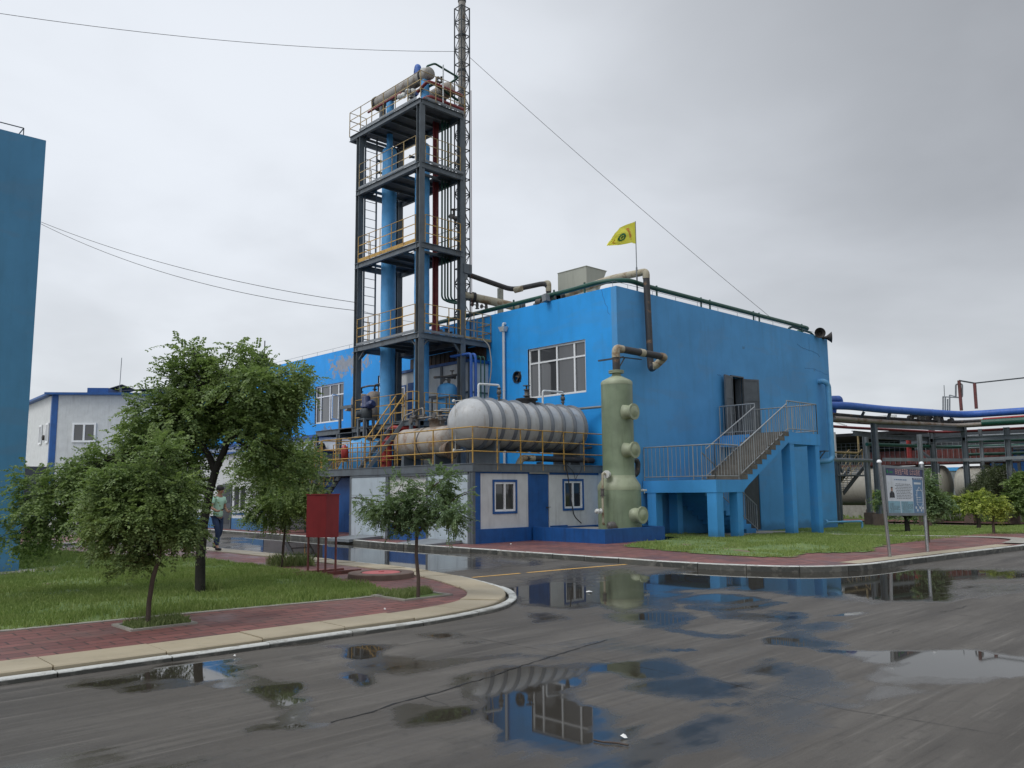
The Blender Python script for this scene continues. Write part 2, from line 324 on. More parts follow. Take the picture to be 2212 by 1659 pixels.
# ---------------------------------------------------------------- mesh builder
class MB:
    def __init__(s): s.v = []; s.f = []; s.sm = []; s.ch = []
    def add(s, vs, fs, sm=False):
        s.ch.append((len(s.v), len(s.f))); o = len(s.v); s.v += [tuple(x) for x in vs]; s.f += [tuple(i+o for i in f) for f in fs]; s.sm += [sm]*len(fs); return s
    def box(s, x0, x1, y0, y1, z0, z1):
        return s.add([(x, y, z) for z in (z0, z1) for y in (y0, y1) for x in (x0, x1)], [(0, 2, 3, 1), (4, 5, 7, 6), (0, 1, 5, 4), (2, 6, 7, 3), (0, 4, 6, 2), (1, 3, 7, 5)])
    def hexa(s, b, t):   # 4 bottom pts, 4 top pts
        return s.add(list(b)+list(t), [(3, 2, 1, 0), (4, 5, 6, 7), (0, 1, 5, 4), (1, 2, 6, 5), (2, 3, 7, 6), (3, 0, 4, 7)])
    def prism(s, pts, z0, z1):
        n = len(pts); a = [(p[0], p[1], z0) for p in pts]; b = [(p[0], p[1], z1) for p in pts]
        return s.add(a+b, [tuple(range(n-1, -1, -1)), tuple(range(n, 2*n))]+[(i, (i+1) % n, n+(i+1) % n, n+i) for i in range(n)])
    def beam(s, p, q, w, h, up=(0, 0, 1)):
        p = Vector(p); q = Vector(q); d = (q-p).normalized(); up = Vector(up)
        if abs(d.dot(up)) > .98: up = Vector((0, 1, 0))
        sx = d.cross(up).normalized(); uz = sx.cross(d)
        c = [(-1, -1), (1, -1), (1, 1), (-1, 1)]
        return s.hexa([p+sx*(a*w/2)+uz*(b*h/2) for a, b in c], [q+sx*(a*w/2)+uz*(b*h/2) for a, b in c])
    def ibeam(s, p, q, w, h, t=.02, up=(0, 0, 1)):
        p = Vector(p); q = Vector(q); d = (q-p).normalized(); up = Vector(up)
        if abs(d.dot(up)) > .98: up = Vector((0, 1, 0))
        sx = d.cross(up).normalized(); uz = sx.cross(d)
        s.beam(p+uz*(h/2-t/2), q+uz*(h/2-t/2), w, t, up); s.beam(p-uz*(h/2-t/2), q-uz*(h/2-t/2), w, t, up)
        return s.beam(p, q, t, h-2*t-.002, up)
    def tube(s, pts, r, n=8, cap=True):
        pts = [Vector(p) for p in pts]; rs = r if isinstance(r, (list, tuple)) else [r]*len(pts)
        rings = []; u = None
        for i, P in enumerate(pts):
            d = (pts[min(i+1, len(pts)-1)]-pts[max(i-1, 0)])
            if d.length < 1e-9: d = Vector((0, 0, 1))
            d.normalize()
            if u is None: u = d.cross(Vector((0, 0, 1)) if abs(d.z) < .9 else Vector((1, 0, 0))).normalized()
            else:
                u = (u-d*u.dot(d));
                u = u.normalized() if u.length > 1e-6 else d.orthogonal().normalized()
            v = d.cross(u)
            k = 1.
            if 0 < i < len(pts)-1:
                a = (pts[i]-pts[i-1]).normalized(); b2 = (pts[i+1]-pts[i]).normalized()
                k = 1.
            rings.append([P+(u*math.cos(2*math.pi*j/n)+v*math.sin(2*math.pi*j/n))*rs[i]*k for j in range(n)])
        vs = [x for rg in rings for x in rg]
        fs = [(i*n+j, i*n+(j+1) % n, (i+1)*n+(j+1) % n, (i+1)*n+j) for i in range(len(pts)-1) for j in range(n)]
        s.add(vs, fs, True)
        if cap: s.add(rings[0], [tuple(range(n-1, -1, -1))]); s.add(rings[-1], [tuple(range(n))])
        return s
    def pipe(s, pts, r, n=10, bend=None, k=5):   # rounded elbows
        bend = bend or r*2.2; P = [Vector(p) for p in pts]; o = [P[0]]
        for i in range(1, len(P)-1):
            a = P[i-1]-P[i]; b = P[i+1]-P[i]; bb = min(bend, a.length*.48, b.length*.48)
            A = P[i]+a.normalized()*bb; B = P[i]+b.normalized()*bb
            for j in range(k+1):
                f = j/k; o.append(A*(1-f)**2+P[i]*2*f*(1-f)+B*f*f)
        o.append(P[-1]); return s.tube(o, r, n)
    def lathe(s, prof, o=(0, 0, 0), ax=(0, 0, 1), n=24, caps=True):
        o = Vector(o); ax = Vector(ax).normalized(); u = ax.orthogonal().normalized(); v = ax.cross(u)
        vs = [o+ax*h+(u*math.cos(2*math.pi*j/n)+v*math.sin(2*math.pi*j/n))*max(r, 1e-4) for r, h in prof for j in range(n)]
        fs = [(i*n+j, i*n+(j+1) % n, (i+1)*n+(j+1) % n, (i+1)*n+j) for i in range(len(prof)-1) for j in range(n)]
        s.add(vs, fs, True)
        if caps: s.add(vs[:n], [tuple(range(n-1, -1, -1))]); s.add(vs[-n:], [tuple(range(n))])
        return s
    def cyl(s, p, q, r, n=16):
        p = Vector(p); q = Vector(q); return s.lathe([(r, 0), (r, (q-p).length)], p, q-p, n)
    def comps(s):       # pieces that touch one another stay one part
        bd = [(a, (s.ch[i+1] if i+1 < len(s.ch) else (len(s.v), len(s.f)))) for i, a in enumerate(s.ch)]; A = np.array(s.v)
        bb = [(A[a[0]:b[0]].min(0)-.012, A[a[0]:b[0]].max(0)+.012) for a, b in bd if b[0] > a[0]]
        par = list(range(len(bb)))
        def find(i):
            while par[i] != i: i = par[i]
            return i
        for i in range(len(bb)):
            for j in range(i):
                if (bb[i][0] <= bb[j][1]).all() and (bb[j][0] <= bb[i][1]).all(): par[find(i)] = find(j)
        g = {}
        for i in range(len(bb)): g.setdefault(find(i), []).append(bd[i])
        return list(g.values())
    def build(s, name, mat, parent=None, **tags):
        if parent is not None and 1 < len(s.ch) < 40 and name not in ('bolt', 'lettering_', 'glyph', 'earth_wire', 'text_lines', 'outline', 'lettering', 'interior', 'branch', 'portrait_suit', 'rung', 'clamp', 'tread', 'emblem'):
            C_ = s.comps()
            if 1 < len(C_) <= 10:
                first = None
                for grp in C_:
                    m = MB()
                    for (a, b) in grp:
                        o = len(m.v)-a[0]; m.v += s.v[a[0]:b[0]]; m.f += [tuple(i+o for i in f) for f in s.f[a[1]:b[1]]]; m.sm += s.sm[a[1]:b[1]]
                    q = m.build(name, mat, parent, **tags); first = first or q
                return first
        me = bpy.data.meshes.new(name)
        if parent is not None: org = Vector(parent['_org'])
        else:
            xs = np.array(s.v); org = Vector(((xs[:, 0].min()+xs[:, 0].max())/2, (xs[:, 1].min()+xs[:, 1].max())/2, xs[:, 2].min()))
        V = np.array(s.v, dtype=np.float64)-np.array(org)
        me.from_pydata(V.tolist(), [], s.f); me.polygons.foreach_set('use_smooth', s.sm)
        me.materials.append(MATS[mat] if isinstance(mat, str) else mat); me.update()
        o = bpy.data.objects.new(name, me); COL.objects.link(o)
        if parent is None: o.location = org
        else: o.parent = parent
        o['_org'] = tuple(org)
        settags(o, **tags); return o
def settags(o, label=None, cat=None, group=None, kind=None):
    for k, v in (('label', label), ('category', cat), ('group', group), ('kind', kind)):
        if v: o[k] = v
def thing(name, loc, label, cat, group=None):
    o = bpy.data.objects.new(name, None); COL.objects.link(o); o.location = loc; o['_org'] = tuple(loc); o.empty_display_size = .2
    settags(o, label, cat, group); return o
def struct(mb, name, mat): return mb.build(name, mat, kind='structure')
def dome(r, depth, k=6, flip=False):     # profile from tip to rim
    p = [(r*math.sin(math.pi/2*i/k), depth*(1-math.cos(math.pi/2*i/k))) for i in range(k+1)]
    return p
def railing(path, parent, mat, h=1.05, bars=(.33, .66, 1.), sp=1.15, pr=.02, br=.017, kick=0, posts=True, name='railing', sub=False, flat=True, ends=True):
    """posts and bars along a polyline; with sub=True each post is a sub-part"""
    rb = MB(); pm = MB(); pl = []
    P = [Vector(a) for a in path]
    for i in range(len(P)-1):
        a, b2 = P[i], P[i+1]; L = (b2-a).length; n = max(1, round(L/sp))
        for k in bars:
            z = Vector((0, 0, h*k))
            if flat and k < 1: rb.beam(a+z, b2+z, .008, .035)
            else: rb.tube([a+z, b2+z], br, 6)
        for j in range(n+(1 if i == len(P)-2 else 0)):
            c = a+(b2-a)*(j/n); pl.append(c)
        if kick: rb.beam(a+Vector((0, 0, kick/2)), b2+Vector((0, 0, kick/2)), .006, kick)
    rb_o = None
    if posts and not sub:
        for c in pl: rb.beam(c, c+Vector((0, 0, h)), pr*1.6, pr*1.6)
    o = rb.build(name, mat, parent)
    if sub:
        for c in pl: MB().beam(c-Vector((0, 0, .18)), c+Vector((0, 0, h)), pr*1.7, pr*1.7).build('post', mat, o)
    return o
def window(parent, plane, c, a0, a1, z0, z1, cols, tr=.72, out=-1, frame='vinyl', depth=.12, fw=.07, sash_open=None, trim=None, gl='glass', reveal='offwhite', tf=None):
    """plane 'x': wall at x=c, spans y a0..a1; plane 'y': wall at y=c, spans x. out = side that faces out. cols = fractions of mullions"""
    def B(mb, u0, u1, w0, w1, d0, d1):
        d0, d1 = sorted((c+out*d0, c+out*d1))
        return mb.box(d0, d1, u0, u1, w0, w1) if plane == 'x' else mb.box(u0, u1, d0, d1, w0, w1)
    f = MB(); L = a1-a0
    B(f, a0, a1, z0, z0+fw, -depth, -depth+.06); B(f, a0, a1, z1-fw, z1, -depth, -depth+.06)
    B(f, a0, a0+fw, z0+fw, z1-fw, -depth, -depth+.06); B(f, a1-fw, a1, z0+fw, z1-fw, -depth, -depth+.06)
    for q in cols: B(f, a0+L*q-fw*.5, a0+L*q+fw*.5, z0+fw, z1-fw, -depth+.002, -depth+.062)
    if tr: B(f, a0+fw, a1-fw, z0+(z1-z0)*tr-fw*.4, z0+(z1-z0)*tr+fw*.4, -depth-.002, -depth+.055)
    win = f.build('window', frame, parent)
    g = MB(); B(g, a0+.01, a1-.01, z0+.01, z1-.01, -depth+.01, -depth+.018); g.build('pane', gl, win)
    r = MB(); B(r, a0-.001, a1+.001, z1, z1+.004, -depth, .002); B(r, a0-.001, a1+.001, z0-.004, z0, -depth, .002)
    B(r, a0-.004, a0, z0, z1, -depth, .002); B(r, a1, a1+.004, z0, z1, -depth, .002); r.build('reveal', reveal, win)
    b = MB(); B(b, a0+.02, a1-.02, z0+.02, z1-.02, -depth-.35, -depth-.34)
    if trim:
        e = MB(); w = .07
        for (u0, u1, w0, w1) in ((a0-w, a1+w, z1, z1+w), (a0-w, a1+w, z0-w, z0), (a0-w, a0, z0, z1), (a1, a1+w, z0, z1)): B(e, u0, u1, w0, w1, .002, .02)
        e.build('trim', trim, win)
    return win
def wall_rect(mb, plane, c, a0, a1, z0, z1, holes, th=.24, inward=1):
    """solid wall slab with rectangular holes; outer face at c, thickness goes inward"""
    us = sorted({a0, a1, *[h for H in holes for h in H[:2]]}); ws = sorted({z0, z1, *[h for H in holes for h in H[2:]]})
    d0, d1 = sorted((c, c+inward*th))
    for i in range(len(us)-1):
        run = None
        for j in range(len(ws)-1):
            um, wm = (us[i]+us[i+1])/2, (ws[j]+ws[j+1])/2
            hole = any(H[0] < um < H[1] and H[2] < wm < H[3] for H in holes)
            if not hole: run = (run[0], ws[j+1]) if run else (ws[j], ws[j+1])
            if (hole or j == len(ws)-2) and run:
                if plane == 'x': mb.box(d0, d1, us[i], us[i+1], *run)
                else: mb.box(us[i], us[i+1], d0, d1, *run)
                run = None
    return mb
def flange(mb, o, ax, r, t=.03, bolts=12, br=.014):
    mb.lathe([(r, 0), (r, t)], o, ax, 24)
    ax = Vector(ax).normalized(); u = ax.orthogonal().normalized(); v = ax.cross(u)
    return [(Vector(o)+(u*math.cos(6.2832*j/bolts)+v*math.sin(6.2832*j/bolts))*r*.86) for j in range(bolts)]
def valve(pos, ax, parent, s=1., mat='valve', wheel='up', name='valve'):
    mb = MB(); p = Vector(pos); a = Vector(ax).normalized()
    mb.lathe([(.07*s, -.12*s), (.07*s, -.10*s), (.04*s, -.10*s), (.055*s, 0), (.04*s, .10*s), (.07*s, .10*s), (.07*s, .12*s)], p, a, 12)
    u = Vector((0, 0, 1)) if abs(a.z) < .7 else Vector((-1, 0, 0))
    mb.tube([p, p+u*.2*s], .018*s, 6); mb.lathe([(.075*s, 0), (.08*s, .01*s), (.075*s, .02*s)], p+u*.2*s, u, 12)
    return mb.build(name, mat, parent)
exec_parts = []
# ================================================================ GROUND, ROAD, PAVEMENTS
def hR(x, y):            # the lawn beside the stair falls away gently to the right
    s = min(max((y-8.2)/5, 0), 1); return .10-.018*max(0, x-22)*s
def inpoly(X, Y, poly):
    ins = np.zeros(len(X), bool); n = len(poly)
    for i in range(n):
        x0, y0 = poly[i]; x1, y1 = poly[(i+1) % n]
        c = ((y0 > Y) != (y1 > Y)) & (X < (x1-x0)*(Y-y0)/((y1-y0) if y1 != y0 else 1e-9)+x0); ins ^= c
    return ins
def sheet(name, poly, step, zf, mat):    # grid sheet clipped to a polygon
    xs = np.array([p[0] for p in poly]); ys = np.array([p[1] for p in poly])
    gx = np.arange(xs.min(), xs.max()+step, step); gy = np.arange(ys.min(), ys.max()+step, step)
    mb = MB(); idx = {}
    cx, cy = np.meshgrid(gx[:-1]+step/2, gy[:-1]+step/2, indexing='ij'); m = inpoly(cx.ravel(), cy.ravel(), poly).reshape(cx.shape)
    def vid(i, j):
        if (i, j) not in idx: idx[(i, j)] = len(mb.v); mb.v.append((gx[i], gy[j], zf(gx[i], gy[j])))
        return idx[(i, j)]
    for i in range(m.shape[0]):
        for j in range(m.shape[1]):
            if m[i, j]: mb.f.append((vid(i, j), vid(i+1, j), vid(i+1, j+1), vid(i, j+1))); mb.sm.append(True)
    return struct(mb, name, mat)
g0 = MB(); g0.box(-500, 700, -500, 700, -1.6, -.62); struct(g0, 'ground', 'ground_far')
def smoothpath(P, k=6):
    P = [Vector((*p, 0)) for p in P]; o = []
    for i in range(len(P)-1):
        a = P[max(i-1, 0)]; b = P[i]; c = P[i+1]; d = P[min(i+2, len(P)-1)]
        for j in range(k):
            t = j/k; o.append(.5*((2*b)+(c-a)*t+(2*a-5*b+4*c-d)*t*t+(3*b-a-3*c+d)*t**3))
    o.append(P[-1]); return o
def offs(path, d):
    o = []
    for i, p in enumerate(path):
        t = (path[min(i+1, len(path)-1)]-path[max(i-1, 0)]).normalized(); o.append(p+Vector((-t.y, t.x, 0))*d)
    return o
def resample(path, L):
    o = [path[0]]; acc = 0
    for a, b in zip(path, path[1:]):
        l = (b-a).length
        while acc+l >= L:
            a = a+(b-a)*((L-acc)/l); l = (b-a).length; acc = 0; o.append(a)
        acc += l
    return o
def blocks(path, d0, d1, z0, z1, L, name, mat, jit=.006, gap=.012, zf=None, skip=()):
    mb = MB(); S = resample(path, L/6)
    for k in range(0, len(S)-6, 6):
        if k//6 in skip: continue
        seg = S[k:k+7]; a = offs(S[max(0, k-1):k+8], d0); b = offs(S[max(0, k-1):k+8], d1); o = 1 if k else 0
        a = a[o:o+7]; b = b[o:o+7]
        zz = random.uniform(-jit, jit); zt = random.uniform(-jit, jit); ov = random.uniform(-jit, jit)
        g = (a[1]-a[0]).normalized()*gap; a[0] = a[0]+g; b[0] = b[0]+g
        n = len(a); vs = []; ch = .012
        for i in range(n):
            z = z1+zz+(zt-zz)*i/n; h = zf(a[i].x, a[i].y) if zf else 0
            u = (b[i]-a[i]).normalized(); A = a[i]+u*ov; Bq = b[i]+u*ov
            vs += [(A.x, A.y, z0+h), (A.x, A.y, z+h-ch), (A.x+u.x*ch, A.y+u.y*ch, z+h), (Bq.x-u.x*ch, Bq.y-u.y*ch, z+h), (Bq.x, Bq.y, z+h-ch), (Bq.x, Bq.y, z0+h)]
        fs = [(i*6+j, i*6+j+1, (i+1)*6+j+1, (i+1)*6+j) for i in range(n-1) for j in range(5)]
        fs += [tuple(range(5, -1, -1)), tuple((n-1)*6+j for j in range(6))]
        mb.add(vs, fs)
    return struct(mb, name, mat)
IK = 1.0473          # island level is 5 cm above the road
def isc(P): return [(x*IK, y*IK) for x, y in P]
ISL = smoothpath(isc([(10.2, 26.2), (10.2, 22), (10.2, 18), (10.15, 14.6), (10.0, 13.0), (9.75, 11.7), (9.4, 10.6), (8.98, 9.6), (8.6, 9.03), (8.12, 8.55), (7.49, 8.17), (6.69, 7.98), (5.9, 7.9), (4.4, 7.91), (1.8, 7.97), (-4, 8.02), (-14, 8.1)]))
RGT = smoothpath([(46, 5.6), (30, 6.4), (23.2, 6.9), (20.5, 7.12), (18.3, 7.28), (16.8, 7.38), (15.9, 7.66), (15.25, 8.2), (14.85, 9.05), (14.62, 10), (14.55, 11.5), (14.55, 15), (14.6, 19), (14.62, 21), (14.9, 24.5), (15.1, 29), (15.15, 45)])
ISLf = ISL[::-1]
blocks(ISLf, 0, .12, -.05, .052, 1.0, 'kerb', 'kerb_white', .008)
blocks(ISLf, .17, .75, -.05, .080, 1.0, 'kerb_paving', 'cream_slab', .008, .016)
RGTf = RGT
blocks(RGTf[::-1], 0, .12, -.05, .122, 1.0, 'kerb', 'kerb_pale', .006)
def flat(name, pts, z, mat, z0=None):
    mb = MB(); mb.prism([(p[0], p[1]) for p in pts], z-.2 if z0 is None else z0, z); return struct(mb, name, mat)
isl_in = offs(ISLf, .70)
flat('pavement', isl_in+[(9.9, 27.4), (-14, 27.4)], .056, 'pavers')
LAWN1 = isc([(-12, 11.0), (2.4, 10.74), (4.4, 10.57), (6.67, 10.27), (7.35, 10.3), (7.72, 11.5), (7.62, 12.4), (7.9, 12.9), (8.05, 14.4), (8.15, 16), (8.22, 18.7), (7.9, 20.2), (7.0, 22.5), (6.6, 25.8), (-12, 25.8)])
flat('lawn', LAWN1, .062, 'soil')
flat('lawn_kerb', isc([(-12, 10.93), (2.4, 10.67), (4.4, 10.5), (6.67, 10.2), (7.4, 10.22), (7.6, 10.5), (6.67, 10.3), (4.4, 10.6), (2.4, 10.77), (-12, 11.03)]), .066, 'concrete')
LAWN2 = [(17.9, 14.6), (17.3, 13), (16.9, 11.2), (16.95, 9.9), (17.3, 9.4), (18.6, 9.75), (19.3, 9.2), (20.1, 8.8), (20.9, 9.3), (22.9, 9.6), (26.6, 9.5), (30, 8.9), (34, 8.2), (45.2, 7.6), (46, 21.9), (37.6, 21.9), (37.2, 17.6), (22.5, 17.6), (22.2, 15.6), (20, 15.3)]
r_in = [p for p in offs(RGTf[::-1], .12)]
r_in = [p for p in r_in if p.y < 45 and p.x < 30.5]
flat('pavement', r_in+[(30.5, 9.4), (26.6, 9.9), (22.9, 10.0), (20.5, 9.9), (20.5, 13), (20.6, 17.3), (23.5, 18.6), (23.5, 45)][::1], .098, 'pavers')
flat('pavement', [(30.5, 6.49), (47.5, 5.6), (47.5, 8.0), (34, 8.7), (30.5, 9.4)], .085, 'pavers', -.62)
sheet('lawn', LAWN2, .25, lambda x, y: hR(x, y)+.012, 'soil')
stc = MB()
for i in range(1): pass
def strip(name, path, w, zf, mat, up=.02):
    P = smoothpath(path, 5); a = offs(P, w/2); b = offs(P, -w/2); mb = MB()
    vs = [(p.x, p.y, zf(p.x, p.y)+up) for p in a]+[(p.x, p.y, zf(p.x, p.y)+up) for p in b]; n = len(a)
    mb.add(vs, [(i, i+1, n+i+1, n+i) for i in range(n-1)]); return struct(mb, name, mat)
strip('path', [(25.0, 7.2), (27.0, 7.6), (27.9, 9.0), (28.3, 11.5), (28.7, 14.2)], .62, hR, 'concrete', .026)
strip('path', [(23.5, 16.0), (25, 15.9), (30, 16.7)], 1.6, hR, 'concrete', .022)
strip('kerb_paving', [(16.7, 7.85), (18.3, 7.75), (20.5, 7.6), (22.6, 7.4), (24.5, 7.3)], .42, lambda x, y: .10, 'cream_slab', .006)
# far road and pavement strip behind the right-hand lawn
hf = lambda x, y: -.34
strip('road_far', [(46.0, 28), (46.2, 20), (46, 13), (45.4, 4)], 1.6, hf, 'concrete_brown', .01)
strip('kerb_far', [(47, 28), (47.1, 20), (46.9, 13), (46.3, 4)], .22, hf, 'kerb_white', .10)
strip('pavement_far', [(48.4, 28), (48.5, 20), (48.4, 13), (47.8, 4)], 2.6, hf, 'pavers', .10)
flat('lawn_far', [(49.2, 4), (80, 2), (80, 45), (49.8, 45)], -.2, 'soil')
flat('pavement_back', [(-14, 29.8), (10.4, 29.8), (10.4, 44.9), (-14, 44.9)], .05, 'pavers')
flat('kerb_back', [(-14, 29.6), (10.4, 29.6), (10.4, 29.8), (-14, 29.8)], .07, 'kerb_white')
flat('kerb_back', [(-14, 27.4), (10.6, 27.4), (10.6, 27.55), (-14, 27.55)], .06, 'kerb_white')
flat('yard', [(-40, 45), (60, 45.2), (60, 140), (-60, 140)], .02, 'concrete')
# ---- road with standing rain water
PUD = [  # picture-plane survey of every puddle: x, y, half-width, half-height, depth
 (1700,1247,165,23,1.7),(1900,1262,150,28,1.45),(1485,1257,88,15,1.5),(2120,1243,110,11,.95),(2150,1275,90,10,.8),(1985,1288,60,7,.9),(1600,1235,120,9,.9),
 (1215,1283,70,26,1.2),(1345,1277,62,34,1.3),(1420,1290,60,26,.8),(1168,1339,34,9,.85),(1390,1335,95,10,.95),(1260,1240,50,16,.7),
 (640,1170,110,20,1.3),(760,1195,130,22,1.7),(900,1208,120,20,1.2),(985,1190,70,10,.7),(560,1150,90,14,.8),(1120,1208,50,12,.75),(1180,1190,60,7,.7),(1040,1225,50,10,.5),(700,1160,150,8,.6),
 (392,1466,58,17,1.35),(305,1479,85,10,1.0),(469,1486,48,7,.9),(552,1508,40,17,1.4),(612,1532,38,11,1.0),(625,1560,45,10,.95),(700,1405,90,7,.75),(590,1440,50,6,.4),
 (748,1416,62,13,1.25),(765,1474,58,15,1.2),(908,1544,88,23,1.0),(870,1443,95,17,.85),(963,1377,60,8,.9),(1000,1430,100,10,.7),(1140,1482,70,20,1.4),(1119,1552,75,52,1.4),(1213,1558,82,44,1.5),
 (1286,1641,80,26,.85),(1290,1457,120,12,1.0),(1375,1450,62,14,.85),(1060,1500,55,20,.9),(1425,1407,34,5,.9),
 (1554,1295,55,7,1.0),(1590,1312,60,7,.75),(1640,1330,50,8,.75),(1690,1345,40,10,.75),(1672,1380,66,10,1.35),(1745,1380,70,18,.9),(1790,1350,55,7,.7),(1845,1328,60,4,1.0),(1440,1345,60,14,.85),(1520,1362,50,6,.7),
 (1880,1405,110,5,1.0),(2030,1413,110,10,1.5),(2120,1432,110,20,1.6),(2200,1440,80,20,1.6),(2060,1462,90,13,.72),(1990,1500,95,15,.66),(1880,1530,90,10,.6),
 (1462,1486,75,20,.85),(1500,1470,60,8,.85),(1544,1532,62,8,.8),(1710,1560,110,45,.55),(1480,1600,100,26,.78),(1746,1460,90,26,.62),(1622,1440,80,9,.8),(1700,1500,140,30,.5),(1640,1620,90,30,.55),(1380,1610,70,22,.7),
 (300,1620,200,25,.35),(1000,1640,120,20,.35),(1300,1400,130,16,.4),(1000,1290,70,16,.3)]
st_ = .075
GX = np.arange(0, 30.001, st_); GY = np.arange(0, 30.001, st_)
gx, gy = np.meshgrid(GX, GY, indexing='ij'); PX = np.stack([gx.ravel(), gy.ravel(), np.zeros(gx.size)], 1)
def fbm(x, y, s, seed):
    r = np.random.default_rng(seed); o = np.zeros_like(x)
    for k in range(4):
        n = 64; T = r.random((n, n)); u = (x*s*2**k) % n; v = (y*s*2**k) % n; i = u.astype(int); j = v.astype(int); a = u-i; b = v-j
        a = a*a*(3-2*a); b = b*b*(3-2*b); i1 = (i+1) % n; j1 = (j+1) % n
        o += (T[i, j]*(1-a)*(1-b)+T[i1, j]*a*(1-b)+T[i, j1]*(1-a)*b+T[i1, j1]*a*b-.5)*.5**k
    return o
wx = PX[:, 0]+fbm(PX[:, 0], PX[:, 1], .9, 1)*.8; wy = PX[:, 1]+fbm(PX[:, 0]*.5, PX[:, 1], 1.5, 2)*.7
QX, QY = px_of(np.stack([wx, wy, np.zeros(len(wx))], 1)); wet = np.full(len(wx), .02)
for (x, y, a, b2, s) in PUD:
    dd = np.sqrt(((QX-x)/a)**2+((QY-y)/b2)**2); wet = np.maximum(wet, np.clip(s*np.clip(1.34-.66*dd, 0, 1), 0, 1.6)*np.clip((1.75-dd)*2, 0, 1))
wet = np.maximum(wet, 0)+.26*fbm(PX[:, 0]*.6, PX[:, 1], .42, 3)+.06
wet[(PX[:, 0] > 15.6) & (PX[:, 1] > 8.5)] *= 1
nx, ny = len(GX), len(GY)
ii, jj = np.meshgrid(np.arange(nx-1), np.arange(ny-1), indexing='ij'); ii = ii.ravel(); jj = jj.ravel()
keep = ~((GX[ii] > 15.2) & (GY[jj] > 8.6)); ii = ii[keep]; jj = jj[keep]
quads = np.stack([ii*ny+jj, (ii+1)*ny+jj, (ii+1)*ny+jj+1, ii*ny+jj+1], 1)
PX[:, 2] = .004*fbm(PX[:, 0], PX[:, 1], .25, 5)*0
extra = [(-60, 0, -60, 90), (0, 90, -60, 0), (30, 90, 0, 6.9), (0, 15.3, 30, 90)]
ev = []; ef = []
for (a, b2, c, d2) in extra:
    o = len(PX)+len(ev); ev += [(a, c, 0), (b2, c, 0), (b2, d2, 0), (a, d2, 0)]; ef.append((o, o+1, o+2, o+3))
me = bpy.data.meshes.new('road'); me.from_pydata(PX.tolist()+ev, [], quads.tolist()+ef); me.update()
at_ = me.attributes.new('wet', 'FLOAT', 'POINT'); at_.data.foreach_set('value', np.concatenate([wet, np.full(len(ev), .2)]).astype(np.float32))
me.materials.append(MATS['asphalt']); o = bpy.data.objects.new('road', me); COL.objects.link(o); o['kind'] = 'structure'
# ---- painted line, cracks and joints in the road
def decal(name, pts, w, mat, z=.004, jag=0.):
    P = [Vector((p[0], p[1], 0)) for p in pts]
    if jag:
        P = resample(P, .09); P = [p+Vector((random.gauss(0, jag), random.gauss(0, jag), 0)) for p in P]
    a = offs(P, w/2); b = offs(P, -w/2)
    if jag:
        for i in range(len(a)): k = random.uniform(.15, 1.); a[i] = P[i]+(a[i]-P[i])*k; b[i] = P[i]+(b[i]-P[i])*k
    n = len(a); mb = MB(); mb.add([(p.x, p.y, z) for p in a+b], [(i, i+1, n+i+1, n+i) for i in range(n-1)]); return struct(mb, name, mat)
decal('road_marking', [(10.45, 12.16), (11.6, 12.06)], .09, 'line_yellow'); decal('road_marking', [(11.78, 12.05), (13.1, 11.93), (14.5, 11.76)], .10, 'line_yellow')
zc = lambda z_, x, y: on_z((z_[0]+x*z_[2])/1.8228, (z_[1]+y*z_[2])/1.8228)
L6 = (1300, 2200, 1400/2212); L7 = (2600, 2100, 1432/2212)
crk = lambda name, z_, pts, w, j: decal(name, [tuple(zc(z_, *p))[:2] for p in pts], w, 'dark_inside', .003, j)
crk('road_crack', L6, [(0, 1020), (160, 975), (250, 955), (440, 890), (580, 855), (690, 828), (830, 785), (940, 752), (1060, 712), (1240, 652), (1330, 628), (1440, 590), (1740, 500)], .030, .010)
crk('road_crack', L6, [(580, 855), (640, 885), (700, 903), (770, 920)], .012, .01)
crk('road_crack', L7, [(1410, 610), (1470, 585)], .015, .01)
crk('road_crack', L7, [(1700, 480), (1800, 465), (1900, 430)], .01, .01)
crk('road_joint', L6, [(780, 470), (1100, 530), (1450, 590), (1900, 668), (2212, 730)], .007, .0015)
crk('road_joint', L7, [(330, 890), (600, 958), (1000, 1045), (1130, 1075), (1500, 1130), (2212, 1250)], .006, .0015)
crk('road_joint', L7, [(1700, 482), (2212, 545)], .006, .0015)
